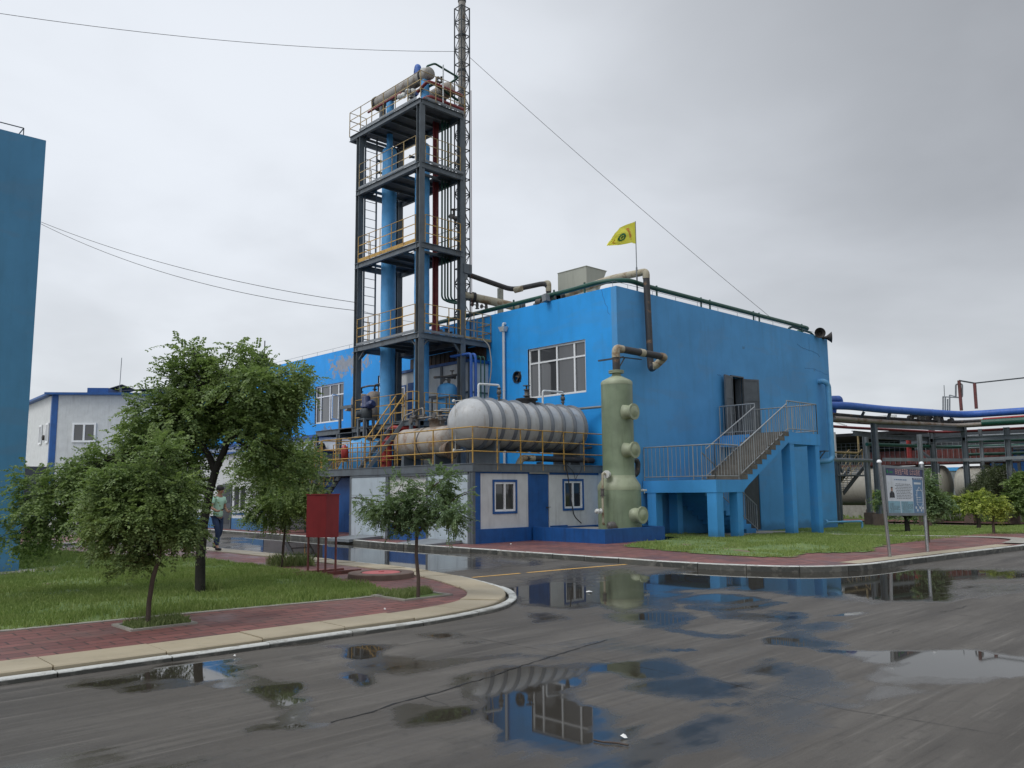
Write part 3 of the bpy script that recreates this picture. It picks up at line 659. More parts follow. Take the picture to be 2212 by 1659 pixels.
# ---- grass
def blades(name, poly, n, h0, h1, w0, mat, zf, label, cat, near=None, holes=()):
    xs = [p[0] for p in poly]; ys = [p[1] for p in poly]; X = np.empty(0); Y = np.empty(0)
    while len(X) < n:
        x = rng.uniform(min(xs), max(xs), n*2); y = rng.uniform(min(ys), max(ys), n*2); k = inpoly(x, y, poly)
        if near is not None: k &= rng.random(len(x)) < near(x, y)
        for H in holes: k &= ~inpoly(x, y, H)
        X = np.concatenate([X, x[k]]); Y = np.concatenate([Y, y[k]])
    X = X[:n]; Y = Y[:n]; cl = .55+.9*np.clip(fbm(X, Y, .9, 11)+.5, 0, 1)
    Hh = rng.uniform(h0, h1, n)*cl; a = rng.uniform(0, 2*np.pi, n); ln = rng.uniform(.1, .75, n)*Hh; la = rng.uniform(0, 2*np.pi, n)
    w = w0*rng.uniform(.6, 1.3, n); Z = np.array([zf(x, y) for x, y in zip(X, Y)])
    ax, ay = np.cos(a)*w, np.sin(a)*w; lx, ly = np.cos(la)*ln, np.sin(la)*ln
    V = np.empty((n, 5, 3))
    V[:, 0] = np.stack([X-ax, Y-ay, Z], 1); V[:, 1] = np.stack([X+ax, Y+ay, Z], 1)
    V[:, 2] = np.stack([X+ax*.8+lx*.4, Y+ay*.8+ly*.4, Z+Hh*.6], 1); V[:, 3] = np.stack([X+lx, Y+ly, Z+Hh], 1); V[:, 4] = np.stack([X-ax*.8+lx*.4, Y-ay*.8+ly*.4, Z+Hh*.6], 1)
    me = bpy.data.meshes.new(name); me.from_pydata(V.reshape(-1, 3).tolist(), [], (np.arange(n)[:, None]*5+np.arange(5)).tolist())
    me.materials.append(MATS[mat]); o = bpy.data.objects.new(name, me); COL.objects.link(o); settags(o, label, cat, kind='stuff'); return o
LB = isc([(-12, 18.6), (5.2, 18.55), (5.2, 19.1), (4.6, 19.2), (4.6, 30), (-12, 30)])
lawn_near = lambda x, y: np.clip(1.35-(y-10)/22, .3, 1)*((x > .8))
BARE = lambda x, y: np.where(fbm(x, y, .45, 21) > .17, .12, 1.)
blades('grass', [(.5, 11.4)]+LAWN1[1:-1]+[(.5, 27.0)], 105000, .035, .085, .006, 'grass_blade', lambda x, y: .06, 'bright green mown grass round the left trees', 'grass', lambda x, y: lawn_near(x, y)*np.where(fbm(x, y, .8, 31) > .26, .25, 1.), [LB])
P2 = [(24.9, 7.0), (27.2, 7.2), (28.3, 9.2), (28.6, 11.5), (29.0, 14.2), (28.4, 14.3), (28.0, 11.8), (27.6, 9.4), (26.8, 8.0), (25, 7.6)]
blades('grass', LAWN2, 70000, .035, .085, .010, 'grass_blade', hR, 'patchy green grass below the blue concrete stair', 'grass', lambda x, y: BARE(x, y)*np.where(((x-19.6)/1.5)**2+((y-10.9)/.9)**2+fbm(x, y, 1.3, 41)*1.6 < 1, .06, 1.)*np.clip(1.4-(x-17)/26, .25, 1), [P2, [(22.8, 14.9), (24.7, 14.9), (24.7, 17.7), (31, 17.7), (31, 16.0), (24.8, 15.3)]])
blades('grass', [(49.4, 8), (60, 8), (60, 34), (49.8, 34)], 9000, .12, .3, .03, 'grass_blade', lambda x, y: -.2, 'rough grass in front of the far storage tanks', 'grass')
blades('weeds', isc([(3.45, 9.72), (4.08, 9.66), (4.12, 10.12), (3.5, 10.16)]), 1300, .03, .09, .006, 'weed_blade', lambda x, y: .06, 'low weeds in the square pit of the front slanting tree', 'weeds')
blades('weeds', isc([(7.0, 9.65), (7.7, 9.85), (8.0, 10.4), (7.1, 10.6)]), 1500, .03, .10, .006, 'weed_blade', lambda x, y: .06, 'low weeds at the foot of the small tree near the kerb tip', 'weeds')
blades('weeds', isc([(8.3, 15.7), (9.0, 15.3), (9.3, 16.2), (8.5, 16.6)]), 900, .08, .26, .006, 'weed_blade', lambda x, y: .06, 'tall dry weeds round the slim tree by the red box', 'weeds')
blades('weeds', isc([(5.4, 12.4), (5.75, 12.4), (5.8, 12.9), (5.4, 12.9)]), 500, .08, .2, .008, 'grass_blade', lambda x, y: .06, 'longer grass tuft round the thick dark trunk', 'weeds')
for (a, b2, tx) in (((3.40, 9.62, 4.14, 10.22), 'a', 0), ((6.95, 9.5, 7.8, 10.3), 'b', 0)):
    x0, y0, x1, y1 = [v*IK for v in a]; mb = MB()
    mb.box(x0, x1, y0, y0+.05, -.02, .08).box(x0, x1, y1-.05, y1, -.02, .08).box(x0, x0+.05, y0+.05, y1-.05, -.02, .08).box(x1-.05, x1, y0+.05, y1-.05, -.02, .08)
    struct(mb, 'tree_pit_edge', 'concrete'); struct(MB().box(x0+.05, x1-.05, y0+.05, y1-.05, -.02, .064), 'tree_pit_soil', 'soil')
# ================================================================ MAIN BLUE BUILDING
XA, YB, ZT = 21.75, 17.77, 8.5
bb = thing('factory_building', (29, 17.77, 0), 'long bright blue two-storey plant building with a green pipe along its roof', 'building')
WIN = [(19.22, 22.08, 4.99, 6.85), (29.2, 31.9, 4.95, 6.9), (34.8, 37.45, 5.03, 6.92), (40.4, 43.0, 5.03, 6.92), (45.7, 48.3, 5.03, 6.92)]
m = MB(); wall_rect(m, 'x', XA, YB+.24, 58, -.3, ZT, WIN+[(22.47, 22.87, 5.67, 6.07)], .24, 1); m.build('wall', 'blue_wall', bb)
m = MB(); wall_rect(m, 'y', YB, XA, 37.0, -.5, ZT-.004, [(28.65, 29.45, 3.6, 5.98), (29.3, 30.45, .0, 2.3)], .24, 1); m.build('wall', 'blue_wall_side', bb)
MB().box(36.76, 37.0, YB+.24, 30, -.5, ZT-.004).build('wall', 'blue_wall', bb)
m = MB(); m.box(XA+.24, 36.76, YB+.24, 57.9, 8.1, 8.25); m.build('roof', 'concrete', bb)
m = MB(); m.box(XA+.7, XA+.75, 18.2, 57, 0, 8.05).box(XA+.8, 36, YB+1.2, YB+1.25, 0, 8.05).box(XA+.25, XA+.7, 18.1, 57, 4.6, 4.7).box(XA+.25, XA+.7, 18.1, 57, 7.4, 7.45); m.build('interior', 'dark_inside', bb)
wcols = [(.17, .46, .78)]
for i, (a0, a1, z0, z1) in enumerate(WIN):
    w = window(bb, 'x', XA, a0, a1, z0, z1, (.20, .50, .82), .70)
    if i in (2, 3):       # casement swung open
        f = MB(); c = Vector((XA-.02, a0+.38, 0)); e = Vector((XA-.52, a0+.16, 0))
        za, zb = z0+.08, z0+(z1-z0)*.66
        for p, q_ in ((Vector((c.x, c.y, za)), Vector((e.x, e.y, za))), (Vector((c.x, c.y, zb)), Vector((e.x, e.y, zb))), (Vector((c.x, c.y, za)), Vector((c.x, c.y, zb))), (Vector((e.x, e.y, za)), Vector((e.x, e.y, zb)))): f.beam(p, q_, .05, .05)
        s = f.build('sash', 'vinyl', w)
m = MB()     # exhaust fan let into the wall
m.lathe([(.22, -.02), (.235, -.03), (.235, .1), (.20, .1), (.20, -.02)], (XA, 22.67, 5.87), (1, 0, 0), 28, False); fan = m.build('exhaust_fan', 'steel_dark', bb)
m = MB()
for k in range(5):
    a = k*6.2832/5+.3; a2 = a+.55; c = Vector((XA+.07, 22.67, 5.87)); P = lambda r, an, dx: c+Vector((dx, math.cos(an)*r, math.sin(an)*r))
    m.hexa([P(.04, a, 0), P(.19, a-.1, -.02), P(.19, a2, .05), P(.04, a2, .02)], [P(.04, a, .006), P(.19, a-.1, -.014), P(.19, a2, .056), P(.04, a2, .026)])
m.lathe([(.04, 0), (.04, .05)], (XA+.05, 22.67, 5.87), (1, 0, 0), 12); m.build('blade', 'valve', fan)
m = MB(); m.box(XA+.2, XA+.23, 22.4, 22.95, 5.6, 6.15); m.build('shroud', 'dark_inside', fan)
def leaf(h, e, z0, z1, par, th=.045, name='door'):
    h = Vector((*h, 0)); e = Vector((*e, 0)); m = MB(); up = Vector((0, 0, 1))
    d = (e-h).normalized(); nn = Vector((-d.y, d.x, 0))
    def slab(u0, u1, w0, w1, t0, t1):
        q = [h+d*u0+nn*t0, h+d*u1+nn*t0, h+d*u1+nn*t1, h+d*u0+nn*t1]
        m.hexa([Vector((p.x, p.y, w0)) for p in q], [Vector((p.x, p.y, w1)) for p in q])
    L = (e-h).length; slab(0, L, z0, z1, -th/2, th/2)
    for s in (-1, 1):
        t0, t1 = sorted((s*(th/2), s*(th/2+.014)))
        slab(0, .06, z0, z1, t0, t1); slab(L-.06, L, z0, z1, t0, t1)
        for f in (0, .36, .62, .97): slab(.06, L-.06, z0+(z1-z0)*f, z0+(z1-z0)*f+.06, t0, t1)
    return m.build(name, 'door_grey', par)
leaf((28.65, 17.72), (27.92, 17.58), 3.62, 5.98, bb); leaf((29.45, 17.72), (30.18, 17.46), 3.62, 5.95, bb)
m = MB(); m.box(28.6, 28.65, 17.70, 17.80, 3.6, 5.98).box(29.45, 29.5, 17.70, 17.8, 3.6, 5.98).box(28.6, 29.5, 17.70, 17.8, 5.98, 6.03); m.box(29.38, 29.449, 17.801, 18.04, 3.6, 5.98); m.build('door_frame', 'door_grey', bb)
m = MB(); m.box(29.32, 30.43, 17.80, 17.85, .0, 2.28); dd_ = m.build('door', 'steel_dark', bb)
# parapet earth wire on short pins
m = MB()
for y in np.arange(18, 57, 1.5): m.tube([(XA+.1, y, ZT-.05), (XA+.1, y, ZT+.2)], .008, 5)
m.tube([(XA+.1, 17.9, ZT+.2), (XA+.1, 57, ZT+.2)], .008, 5)
for x in np.arange(22.5, 37, 1.4): m.tube([(x, YB+.1, ZT-.05), (x, YB+.1, ZT+.17)], .008, 5)
m.tube([(XA+.1, YB+.1, ZT+.17), (36.9, YB+.1, ZT+.17)], .008, 5); m.build('earth_wire', 'steel_light', bb)
def crackline(pts, par, r=.007, nm='crack'):
    P = resample([Vector(p) for p in pts], .1); P = [p+Vector((0, random.gauss(0, .012), random.gauss(0, .012))) if abs(P[0].x-P[-1].x) < .01 else p+Vector((random.gauss(0, .012), 0, random.gauss(0, .012))) for p in P]
    MB().tube(P, r, 4).build(nm, 'navy', par)
Rg = {'5': (2300, 1000, 1000/2074), '8': (1800, 1000, 650/1797), '7': (3150, 1450, 882/1829), '1': (1350, 200, 550/1404), '2': (1350, 800, 600/1659), '3': (1200, 1200, 750/1914), '4': (1650, 1450, 900/1991), '6': (2400, 1500, 900/1866),
      'a1': (1650, 230, 250/1659), 'a4': (1650, 1350, 330/1766), 'a2': (1300, 1500, 400/1843), 'fl': (2350, 850, 200/1106), 'L1': (0, 1200, 1000/1843), 'L2': (700, 1250, 800/1770), 'L3': (700, 1800, 800/2212), 'L4': (1300, 1750, 900/2133), 'L8': (3200, 1800, 832/2212), 'a6': (3260, 1450, 440/2086)}
def zx(r, x, y, c): z_ = Rg[r]; return on_x((z_[0]+x*z_[2])/1.8228, (z_[1]+y*z_[2])/1.8228, c)
def zy(r, x, y, c): z_ = Rg[r]; return on_y((z_[0]+x*z_[2])/1.8228, (z_[1]+y*z_[2])/1.8228, c)
def zz(r, x, y, c): z_ = Rg[r]; return on_z((z_[0]+x*z_[2])/1.8228, (z_[1]+y*z_[2])/1.8228, c)
crackline([zx('8', x, y, XA) for x, y in ((1572, 395), (1590, 470), (1612, 540), (1636, 580), (1640, 640), (1672, 672))], bb)
crackline([zy('5', x, y, YB) for x, y in ((1740, 740), (1800, 775), (1850, 790), (1900, 810), (1932, 850))], bb)
crackline([zy('5', x, y, YB) for x, y in ((1835, 680), (1838, 790))], bb, .005)
crackline([zy('5', x, y, YB) for x, y in ((1800, 930), (1880, 940), (1995, 990))], bb, .006)
crackline([zy('5', x, y, YB) for x, y in ((1085, 975), (1100, 990), (1125, 995))], bb, .008)
# ---- pipes and fittings fixed to the blue building
def pipe_thing(name, pts, r, mat, label, cat='pipe', group=None, n=10, bend=None, extra=None):
    m = MB(); m.pipe(pts, r, n, bend)
    if extra: extra(m)
    return m.build(name, mat, label=label, cat=cat, group=group)
gp = thing('roof_pipe', (21.85, 17.87, ZT), 'long dark green pipe running round the parapet of the blue building', 'pipe')
m = MB(); m.pipe([(21.87, 28.5, 8.74), (21.87, 20, 8.76), (21.87, 18.6, 8.80), (22.5, 17.90, 8.85), (24, 17.9, 8.80), (35.6, 17.9, 8.80), (35.9, 18.6, 8.8)], .085, 10, .35); m.build('pipe_run', 'pipe_green', gp)
for (x, y) in ((21.87, 27), (21.87, 22.95), (21.87, 20.8), (21.87, 19.3), (24.2, 17.9), (27.0, 17.9), (27.6, 17.9), (30.8, 17.9), (31.25, 17.9), (34.9, 17.9)):
    m = MB(); m.beam((x, y, ZT-.1), (x, y, ZT+.42), .05, .05); m.build('bracket', 'pipe_green', gp)
for i in (0,): m = MB(); m.pipe([(33.9, 18.0, 8.6), (34.2, 18.0, 8.72), (35.9, 18.0, 8.66), (36.6, 18.1, 8.5)], .05, 8); m.build('branch', 'pipe_green', gp)
dn = thing('drainpipe', (XA-.1, 23.3, 0), 'tall white plastic downpipe with square hopper on the left blue wall', 'downpipe')
m = MB(); m.tube([(XA-.1, 23.3, .1), (XA-.1, 23.3, 7.75)], .055, 12)
for z in (3.2, 4.3, 5.4, 6.5, 7.3): m.lathe([(.062, 0), (.062, .05)], (XA-.1, 23.3, z), (0, 0, 1), 12)
m.build('downpipe', 'pvc', dn); m = MB(); m.hexa([(XA-.19, 23.19, 7.70), (XA-.03, 23.19, 7.70), (XA-.03, 23.41, 7.70), (XA-.19, 23.41, 7.70)], [(XA-.24, 23.13, 7.88), (XA-.01, 23.13, 7.88), (XA-.01, 23.47, 7.88), (XA-.24, 23.47, 7.88)]).pipe([(XA-.12, 23.3, 7.88), (XA-.12, 23.3, 8.02), (XA+.1, 23.3, 8.02)], .05, 10, .06); m.build('hopper', 'pvc', dn)
p0 = zy('5', 1940, 1045, 17.66); 
pipe_thing('wall_pipe', [(p0.x-.05, 17.85, 6.38), (p0.x-.05, 17.5, 6.38), (p0.x+.12, 17.42, 6.2), (p0.x+.12, 17.42, 2.95), (p0.x-.1, 17.45, 2.80), (p0.x-.45, 17.85, 2.80)], .12, 'drain_blue', 'light blue pipe standing out from the right end of the blue wall', 'pipe', n=14, bend=.22)
m = MB(); q_ = zy('5', 1985, 1610, 17.45); m.box(q_.x-.28, q_.x+.05, 17.4, 17.77, q_.z-.02, q_.z+.02); m.beam((q_.x-.25, 17.42, q_.z), (q_.x-.25, 17.75, q_.z-.4), .04, .04); m.build('pipe_bracket', 'steel_dark', label='dark bracket holding the light blue wall pipe', cat='bracket')
q_ = zz('7', 205, 1300, -.1); zb = zy('7', 205, 1258, 17.2)
pipe_thing('ground_tap', [(zb.x, 17.2, zb.z), (zb.x+2.0, 16.5, zb.z), (zb.x+2.0, 16.5, zb.z-.45)], .045, 'drain_blue', 'small blue pipe bent down to the grass at the right wall foot', 'pipe', extra=lambda m: m.lathe([(.12, 0), (.12, .08)], (zb.x, 17.2, zb.z), (1, -.3, 0), 12))
# horn speakers
def horn(par, p, d, s=1., name='horn'):
    m = MB(); m.lathe([(.05*s, -.30*s), (.07*s, -.28*s), (.08*s, -.14*s), (.05*s, -.12*s), (.09*s, 0), (.15*s, .10*s), (.24*s, .17*s), (.245*s, .18*s), (.20*s, .13*s), (.06*s, -.05*s), (.01, -.06*s)], p, d, 24); return m.build(name, 'speaker_black', par)
sp_ = thing('loudspeaker', (36.3, 17.9, ZT), 'pair of black horn loudspeakers on the right roof corner', 'loudspeaker')
horn(sp_, zy('5', 1920, 650, 17.65), (-.75, -.60, 0), 1.0); horn(sp_, zy('5', 1985, 682, 17.6), (.55, -.83, 0), 1.05)
m = MB(); m.beam((36.6, 17.95, ZT-.1), (36.6, 17.95, ZT+.35), .06, .06).beam((36.0, 17.85, 8.6), (37.0, 17.85, 8.55), .05, .05); m.build('mount', 'steel_dark', sp_)
sp2 = thing('loudspeaker', (XA, 43.0, ZT), 'dark horn loudspeaker on the far parapet above the big tree', 'loudspeaker')
p_ = zx('L2', 762, 360, XA-.1); horn(sp2, p_, (-.85, -.5, 0), 1.15); m = MB(); m.beam((p_.x+.2, p_.y+.1, ZT-.1), (p_.x+.2, p_.y+.1, p_.z+.1), .08, .08).box(p_.x-.1, p_.x+.3, p_.y-.1, p_.y+.6, ZT, ZT+.22); m.tube([(p_.x+.2, p_.y+.5, ZT), (p_.x+.2, p_.y+.5, ZT+1.6)], .03, 6); m.build('mount', 'steel_dark', sp2)
# yellow flag
fp = (23.07, 17.9); fl = thing('flag', (fp[0], fp[1], ZT), 'yellow flag with green gear and red characters on the roof corner', 'flag')
m = MB(); m.tube([(fp[0], fp[1], ZT-.05), (fp[0], fp[1], ZT+.9)], .03, 8); m.tube([(fp[0], fp[1], ZT+.9), (fp[0], fp[1], 11.08)], .016, 8); m.build('pole', 'steel_light', fl)
FT = [zy('fl', x, y, fp[1]) for x, y in ((850, 120), (650, 190), (480, 265), (350, 390), (285, 530), (165, 655))]
FB = [zy('fl', x, y, fp[1]) for x, y in ((848, 605), (745, 588), (640, 612), (520, 632), (390, 655), (160, 678))]
def flagpt(u, v):          # u along the fly 0..1, v down the hoist 0..1
    u = min(max(u, 0), 1); i = min(4, int(u*5)); f = u*5-i; a = FT[i]+(FT[i+1]-FT[i])*f; b_ = FB[i]+(FB[i+1]-FB[i])*f
    p = a+(b_-a)*v; p.y = fp[1]+(.07*math.sin(u*9+v*2.2)+.04*math.sin(v*8+u*4))*min(1, u*3)-.1*u; return p
m = MB(); nu, nv = 40, 20; vs = [flagpt(i/nu, j/nv) for i in range(nu+1) for j in range(nv+1)]
m.add(vs, [(i*(nv+1)+j, (i+1)*(nv+1)+j, (i+1)*(nv+1)+j+1, i*(nv+1)+j+1) for i in range(nu) for j in range(nv)], True)
mt, t, p, g = newmat('flag_cloth'); nn_ = noise(t, g.outputs['Position'], 3, 4); c = mixc(t, nn_, (.80, .76, .05), (.93, .88, .16)); t.links.new(c, p.inputs['Base Color']); p.inputs['Roughness'].default_value = .75
tr = t.nodes.new('ShaderNodeBsdfTranslucent'); t.links.new(c, tr.inputs['Color']); mx = t.nodes.new('ShaderNodeMixShader'); mx.inputs[0].default_value = .4; t.links.new(p.outputs[0], mx.inputs[1]); t.links.new(tr.outputs[0], mx.inputs[2]); t.links.new(mx.outputs[0], t.nodes['Material Output'].inputs['Surface'])
m.build('cloth', 'flag_cloth', fl)
def flat_text(txt, size):   # outline glyphs as flat triangles, centred
    cu = bpy.data.curves.new('t', 'FONT'); cu.body = txt; cu.size = size; cu.align_x = 'CENTER'; cu.align_y = 'CENTER'; cu.resolution_u = 2
    to = bpy.data.objects.new('t', cu); COL.objects.link(to); bpy.context.view_layer.update()
    dg = bpy.context.evaluated_depsgraph_get(); me = bpy.data.meshes.new_from_object(to.evaluated_get(dg))
    V = [v.co.copy() for v in me.vertices]; Fs = [tuple(p.vertices) for p in me.polygons]
    bpy.data.objects.remove(to); bpy.data.curves.remove(cu); bpy.data.meshes.remove(me); return V, Fs
def on_flag(txt, u, v, size, side=-1, sx=1.):
    V, Fs = flat_text(txt, size); m = MB()
    m.add([flagpt(u+(-c.x*sx)/1.72, v-c.y/.85)+Vector((0, side*.012, 0)) for c in V], Fs); return m
for side in (-1, 1):
    for k, ch in enumerate('安全第一'): on_flag(ch, .20, .30+.17*k, .19, side).build('glyph', 'glyph_red', fl)
    for k, ch in enumerate('以人'): on_flag(ch, .74, .42+.22*k, .20, side, 1.2).build('glyph', 'glyph_red', fl)
    m = MB()
    for k in range(28):
        a0 = k*6.2832/28; a1 = a0+6.2832/28; ro = .165 if k % 2 else .195
        def P_(r, a): return flagpt(.50-r*math.cos(a)/1.72, .52-r*math.sin(a)/.8)+Vector((0, side*.012, 0))
        m.add([P_(.10, a0), P_(ro, a0), P_(ro, a1), P_(.10, a1)], [(0, 1, 2, 3)])
    for (x0, x1, y0, y1) in ((-.07, .07, -.025, .025), (-.025, .025, -.07, .07)): m.add([flagpt(.5-x/1.72, .52-y/.8)+Vector((0, side*.012, 0)) for x, y in ((x0, y0), (x1, y0), (x1, y1), (x0, y1))], [(0, 1, 2, 3)])
    m.build('emblem', 'glyph_green', fl)
# roof hood and big roof pipes
m = MB(); hb = zx('8', 1405, 132, 24.5); y0, y1, zt = 21.51, 23.07, hb.z; x0 = 24.5; x1 = zy('8', 1625, 190, 21.51).x
m.hexa([(x0, y0, 8.2), (x1-.5, y0+.9, 8.2), (x1-.5, y1, 8.2), (x0, y1, 8.2)], [(x0, y0, zt), (x1, y0, zt), (x1, y1, zt), (x0, y1, zt)])
m.box(x0-.02, x1+.02, y0-.02, y1+.02, zt, zt+.02); m.build('exhaust_hood', 'beige_hood', label='large beige sheet metal hood standing on the blue roof', cat='vent hood')
a = zy('8', 100, 440, 25.1); b_ = zx('8', 690, 585, 23.2)
rp = thing('flue_duct', (22, 24.6, 8.9), 'thick cream insulated duct running from the mast down to the roof', 'duct')
m = MB(); m.pipe([(20.95, 25.15, a.z-.05), (22.3, 24.75, a.z-.18), (23.25, 24.0, 8.98)], .17, 16, .4); m.build('duct', 'pipe_cream', rp)
m = MB(); m.lathe([(.22, 0), (.22, .05)], (21.5, 24.98, a.z-.11), (1, -.3, -.1), 20).lathe([(.22, .07), (.22, .11)], (21.5, 24.98, a.z-.11), (1, -.3, -.1), 20).lathe([(.21, 0), (.21, .25)], (23.2, 24.05, 8.98), (.8, -.6, 0), 20); m.build('joint', 'pipe_wrap', rp)
valve((21.7, 24.9, a.z-.42), (0, 0, 1), rp, 1.2); valve((22.1, 24.8, a.z-.46), (0, 0, 1), rp, 1.2)
a = zy('8', 130, 215, 25.1); bpt = zx('8', 600, 392, 23.4); c_ = zx('8', 975, 315, 24.3)
rp = thing('vent_pipe', (22.5, 24, 8.4), 'black wrapped pipe from the mast bending down onto the roof', 'pipe')
m = MB(); m.pipe([(20.95, 25.1, a.z), tuple(bpt), (c_.x, c_.y-.1, c_.z), (c_.x, c_.y-.1, 8.3)], .105, 14, .35); m.build('pipe_run', 'pipe_wrap', rp)
m = MB(); m.lathe([(.125, 0), (.125, .34)], bpt-Vector((.0, .15, .04)), (.3, -1, .1), 14).pipe([(c_.x, c_.y+.12, c_.z-.02), (c_.x, c_.y-.1, c_.z), (c_.x, c_.y-.1, c_.z-.38)], .118, 14, .2).lathe([(.19, 0), (.19, .05)], (c_.x, c_.y-.1, c_.z-.55), (0, 0, 1), 16); m.build('elbow', 'pipe_cream', rp)
m = MB(); s_ = zx('8', 470, 375, 23.2); m.beam((s_.x, s_.y, 8.3), (s_.x, s_.y, s_.z), .18, .18).beam((c_.x-.18, c_.y-.1, 8.3), (c_.x-.18, c_.y-.1, c_.z-.5), .06, .06); m.build('support', 'beige_hood', rp)
# floodlight and small motor on the parapet
fo = thing('floodlight', (XA, 21.1, ZT), 'grey floodlight box tilted over the parapet edge', 'floodlight'); c = zx('8', 955, 490, XA-.1)
m = MB(); q1 = Vector((c.x-.05, c.y, c.z)); m.beam(q1-Vector((0, .12, .12)), q1+Vector((0, -.08, .14)), .22, .20).beam((XA+.1, c.y, ZT-.1), (XA-.05, c.y, c.z), .04, .04); m.build('housing', 'steel_light', fo)
c = zx('8', 905, 510, XA+.1); m = MB(); m.lathe([(.12, 0), (.14, .05), (.14, .25), (.1, .3)], c-Vector((0, .1, .05)), (0, 1, 0), 14).box(XA+.02, XA+.3, c.y-.35, c.y+.3, ZT, ZT+.06); m.build('driver', 'valve', fo)
c = zx('8', 1040, 490, XA+.25); m = MB(); m.cyl(c-Vector((0, .3, 0)), c+Vector((0, .3, 0)), .12, 14).lathe([(.18, 0), (.18, .05)], c-Vector((0, .3, 0)), (0, 1, 0), 16); m.build('roof_valve', 'valve', label='black flanged valve body beside the floodlight on the parapet', cat='valve')
# ---- pipe from the scrubber top up the wall and over the roof
SX, SY = 20.22, 16.6
xv = zy('5', 522, 700, 17.58).x; x1_ = zy('5', 660, 845, SY).x
sp_ = thing('exhaust_pipe', (SX, SY, 5.3), 'black wrapped pipe with rusty elbows rising from the green scrubber over the roof', 'pipe')
m = MB(); m.pipe([(SX, SY, 5.25), (SX, SY, 6.02), (x1_, SY, 6.0), (x1_-.05, SY+.35, 5.75), (xv, 17.5, 5.72), (xv, 17.58, 9.2), (xv, 19.2, 9.25), (xv+.1, 21.5, 9.1), (xv-.2, 22.5, 8.9)], .115, 16, .22); m.build('pipe_run', 'pipe_wrap', sp_)
m = MB(); e = .128
m.pipe([(SX, SY, 5.72), (SX, SY, 6.02), (SX+.32, SY, 6.015)], e, 16, .2); m.pipe([(x1_-.25, SY, 6.0), (x1_, SY, 6.0), (x1_-.05, SY+.35, 5.75), (x1_-.12, SY+.42, 5.74)], e, 16, .2)
m.pipe([(xv, 17.58, 8.95), (xv, 17.58, 9.2), (xv, 19.2, 9.25), (xv+.1, 21.5, 9.1)], e, 16, .26); m.cyl((SX+1.2, SY, 6.012), (SX+1.42, SY, 6.011), e, 16); m.build('elbow', 'pipe_cream', sp_)
m = MB(); fb = flange(m, (SX, SY, 5.22), (0, 0, 1), .24, .035); flange(m, (SX, SY, 5.27), (0, 0, 1), .24, .035); m.build('flange', 'frp_light', sp_)
m = MB(); zb_ = zy('5', 380, 862, 17.0).z; m.beam((SX+.5, SY+.1, zb_-.03), (SX+.5, 17.75, zb_-.03), .05, .05).beam((SX+.3, SY+.25, zb_-.02), (SX+1.6, SY+.25, zb_+.02), .05, .03).beam((SX+.4, SY+.2, 5.35), (SX+.4, SY+.2, 5.75), .04, .04).beam((SX+.42, SY+.2, 5.5), (SX+.75, SY+.25, zb_), .03, .03); m.build('bracket', 'steel_dark', sp_)
m = MB(); m.beam((xv+.1, 20, ZT-.2), (xv+.1, 20, 9.1), .16, .16); m.build('support', 'beige_hood', sp_)
# ================================================================ GREEN SCRUBBER in its blue dike
sc_o = thing('scrubber_tower', (SX, SY, .45), 'tall pale green fibreglass scrubber column with bolted manholes', 'scrubber')
m = MB(); m.lathe([(.66, .42), (.665, .6), (.66, 1.66), (.645, 1.74), (.53, 1.93), (.50, 1.98), (.49, 2.3), (.49, 4.85), (.485, 4.93), (.44, 4.98), (.16, 5.12), (.13, 5.16), (.13, 5.24)], (SX, SY, 0), (0, 0, 1), 48); m.build('shell', 'frp', sc_o)
m = MB(); m.lathe([(.664, 1.60), (.668, 1.66), (.652, 1.75), (.537, 1.935), (.508, 1.985), (.497, 2.05), (.494, 2.06)], (SX, SY, 0), (0, 0, 1), 48, False).lathe([(.494, 4.84), (.491, 4.935), (.445, 4.985), (.165, 5.125), (.137, 5.16), (.135, 5.2)], (SX, SY, 0), (0, 0, 1), 48, False); m.build('shoulder', 'frp_light', sc_o)
for (r_, x, y, yo, r2) in (('5', 405, 1287, -.72, .25), ('5', 412, 1600, -.72, .25), ('6', 268, 1095, -.90, .255)):
    c = zy(r_, x, y, SY+yo); m = MB(); m.lathe([(.27, -.30), (.215, -.24), (.195, -.16), (.195, -.03)], c, (0, -1, 0), 24, False); bl = flange(m, c+Vector((0, .03, 0)), (0, -1, 0), r2, .03, 14); flange(m, c+Vector((0, -.004, 0)), (0, -1, 0), r2, .025)
    m.lathe([(.17, 0), (.13, .022), (.01, .04)], c+Vector((0, -.029, 0)), (0, -1, 0), 20, False); mh = m.build('manhole', 'frp_light', sc_o)
    m = MB()
    for b in bl: m.lathe([(.016, 0), (.016, .05)], b+Vector((0, -.004, 0)), (0, -1, 0), 6)
    m.build('bolt', 'steel_dark', mh)
def smallpipe(par, name, pts, r, mat, n=8, bend=None): return MB().pipe(pts, r, n, bend).build(name, mat, par)
c = zx('4', 1640, 925, SX-.62); m = MB(); m.lathe([(.12, 0), (.12, .04)], c, (-1, -.15, 0), 16).lathe([(.12, .055), (.12, .09)], c, (-1, -.15, 0), 16); m.lathe([(.06, -.25), (.06, 0)], c, (-1, -.15, 0), 12); m.build('nozzle', 'offwhite', sc_o)
pp = [tuple(c+Vector((-.05, 0, 0))), (c.x-.22, c.y, c.z+.05), (c.x-.24, c.y, c.z-.6), (c.x-.24, c.y, .62), (c.x-.2, c.y, .58)]
pi = thing('feed_pipe', (c.x-.24, c.y, .45), 'rusty thin pipe with valves beside the scrubber base', 'pipe'); smallpipe(pi, 'pipe_run', pp, .035, 'pipe_cream')
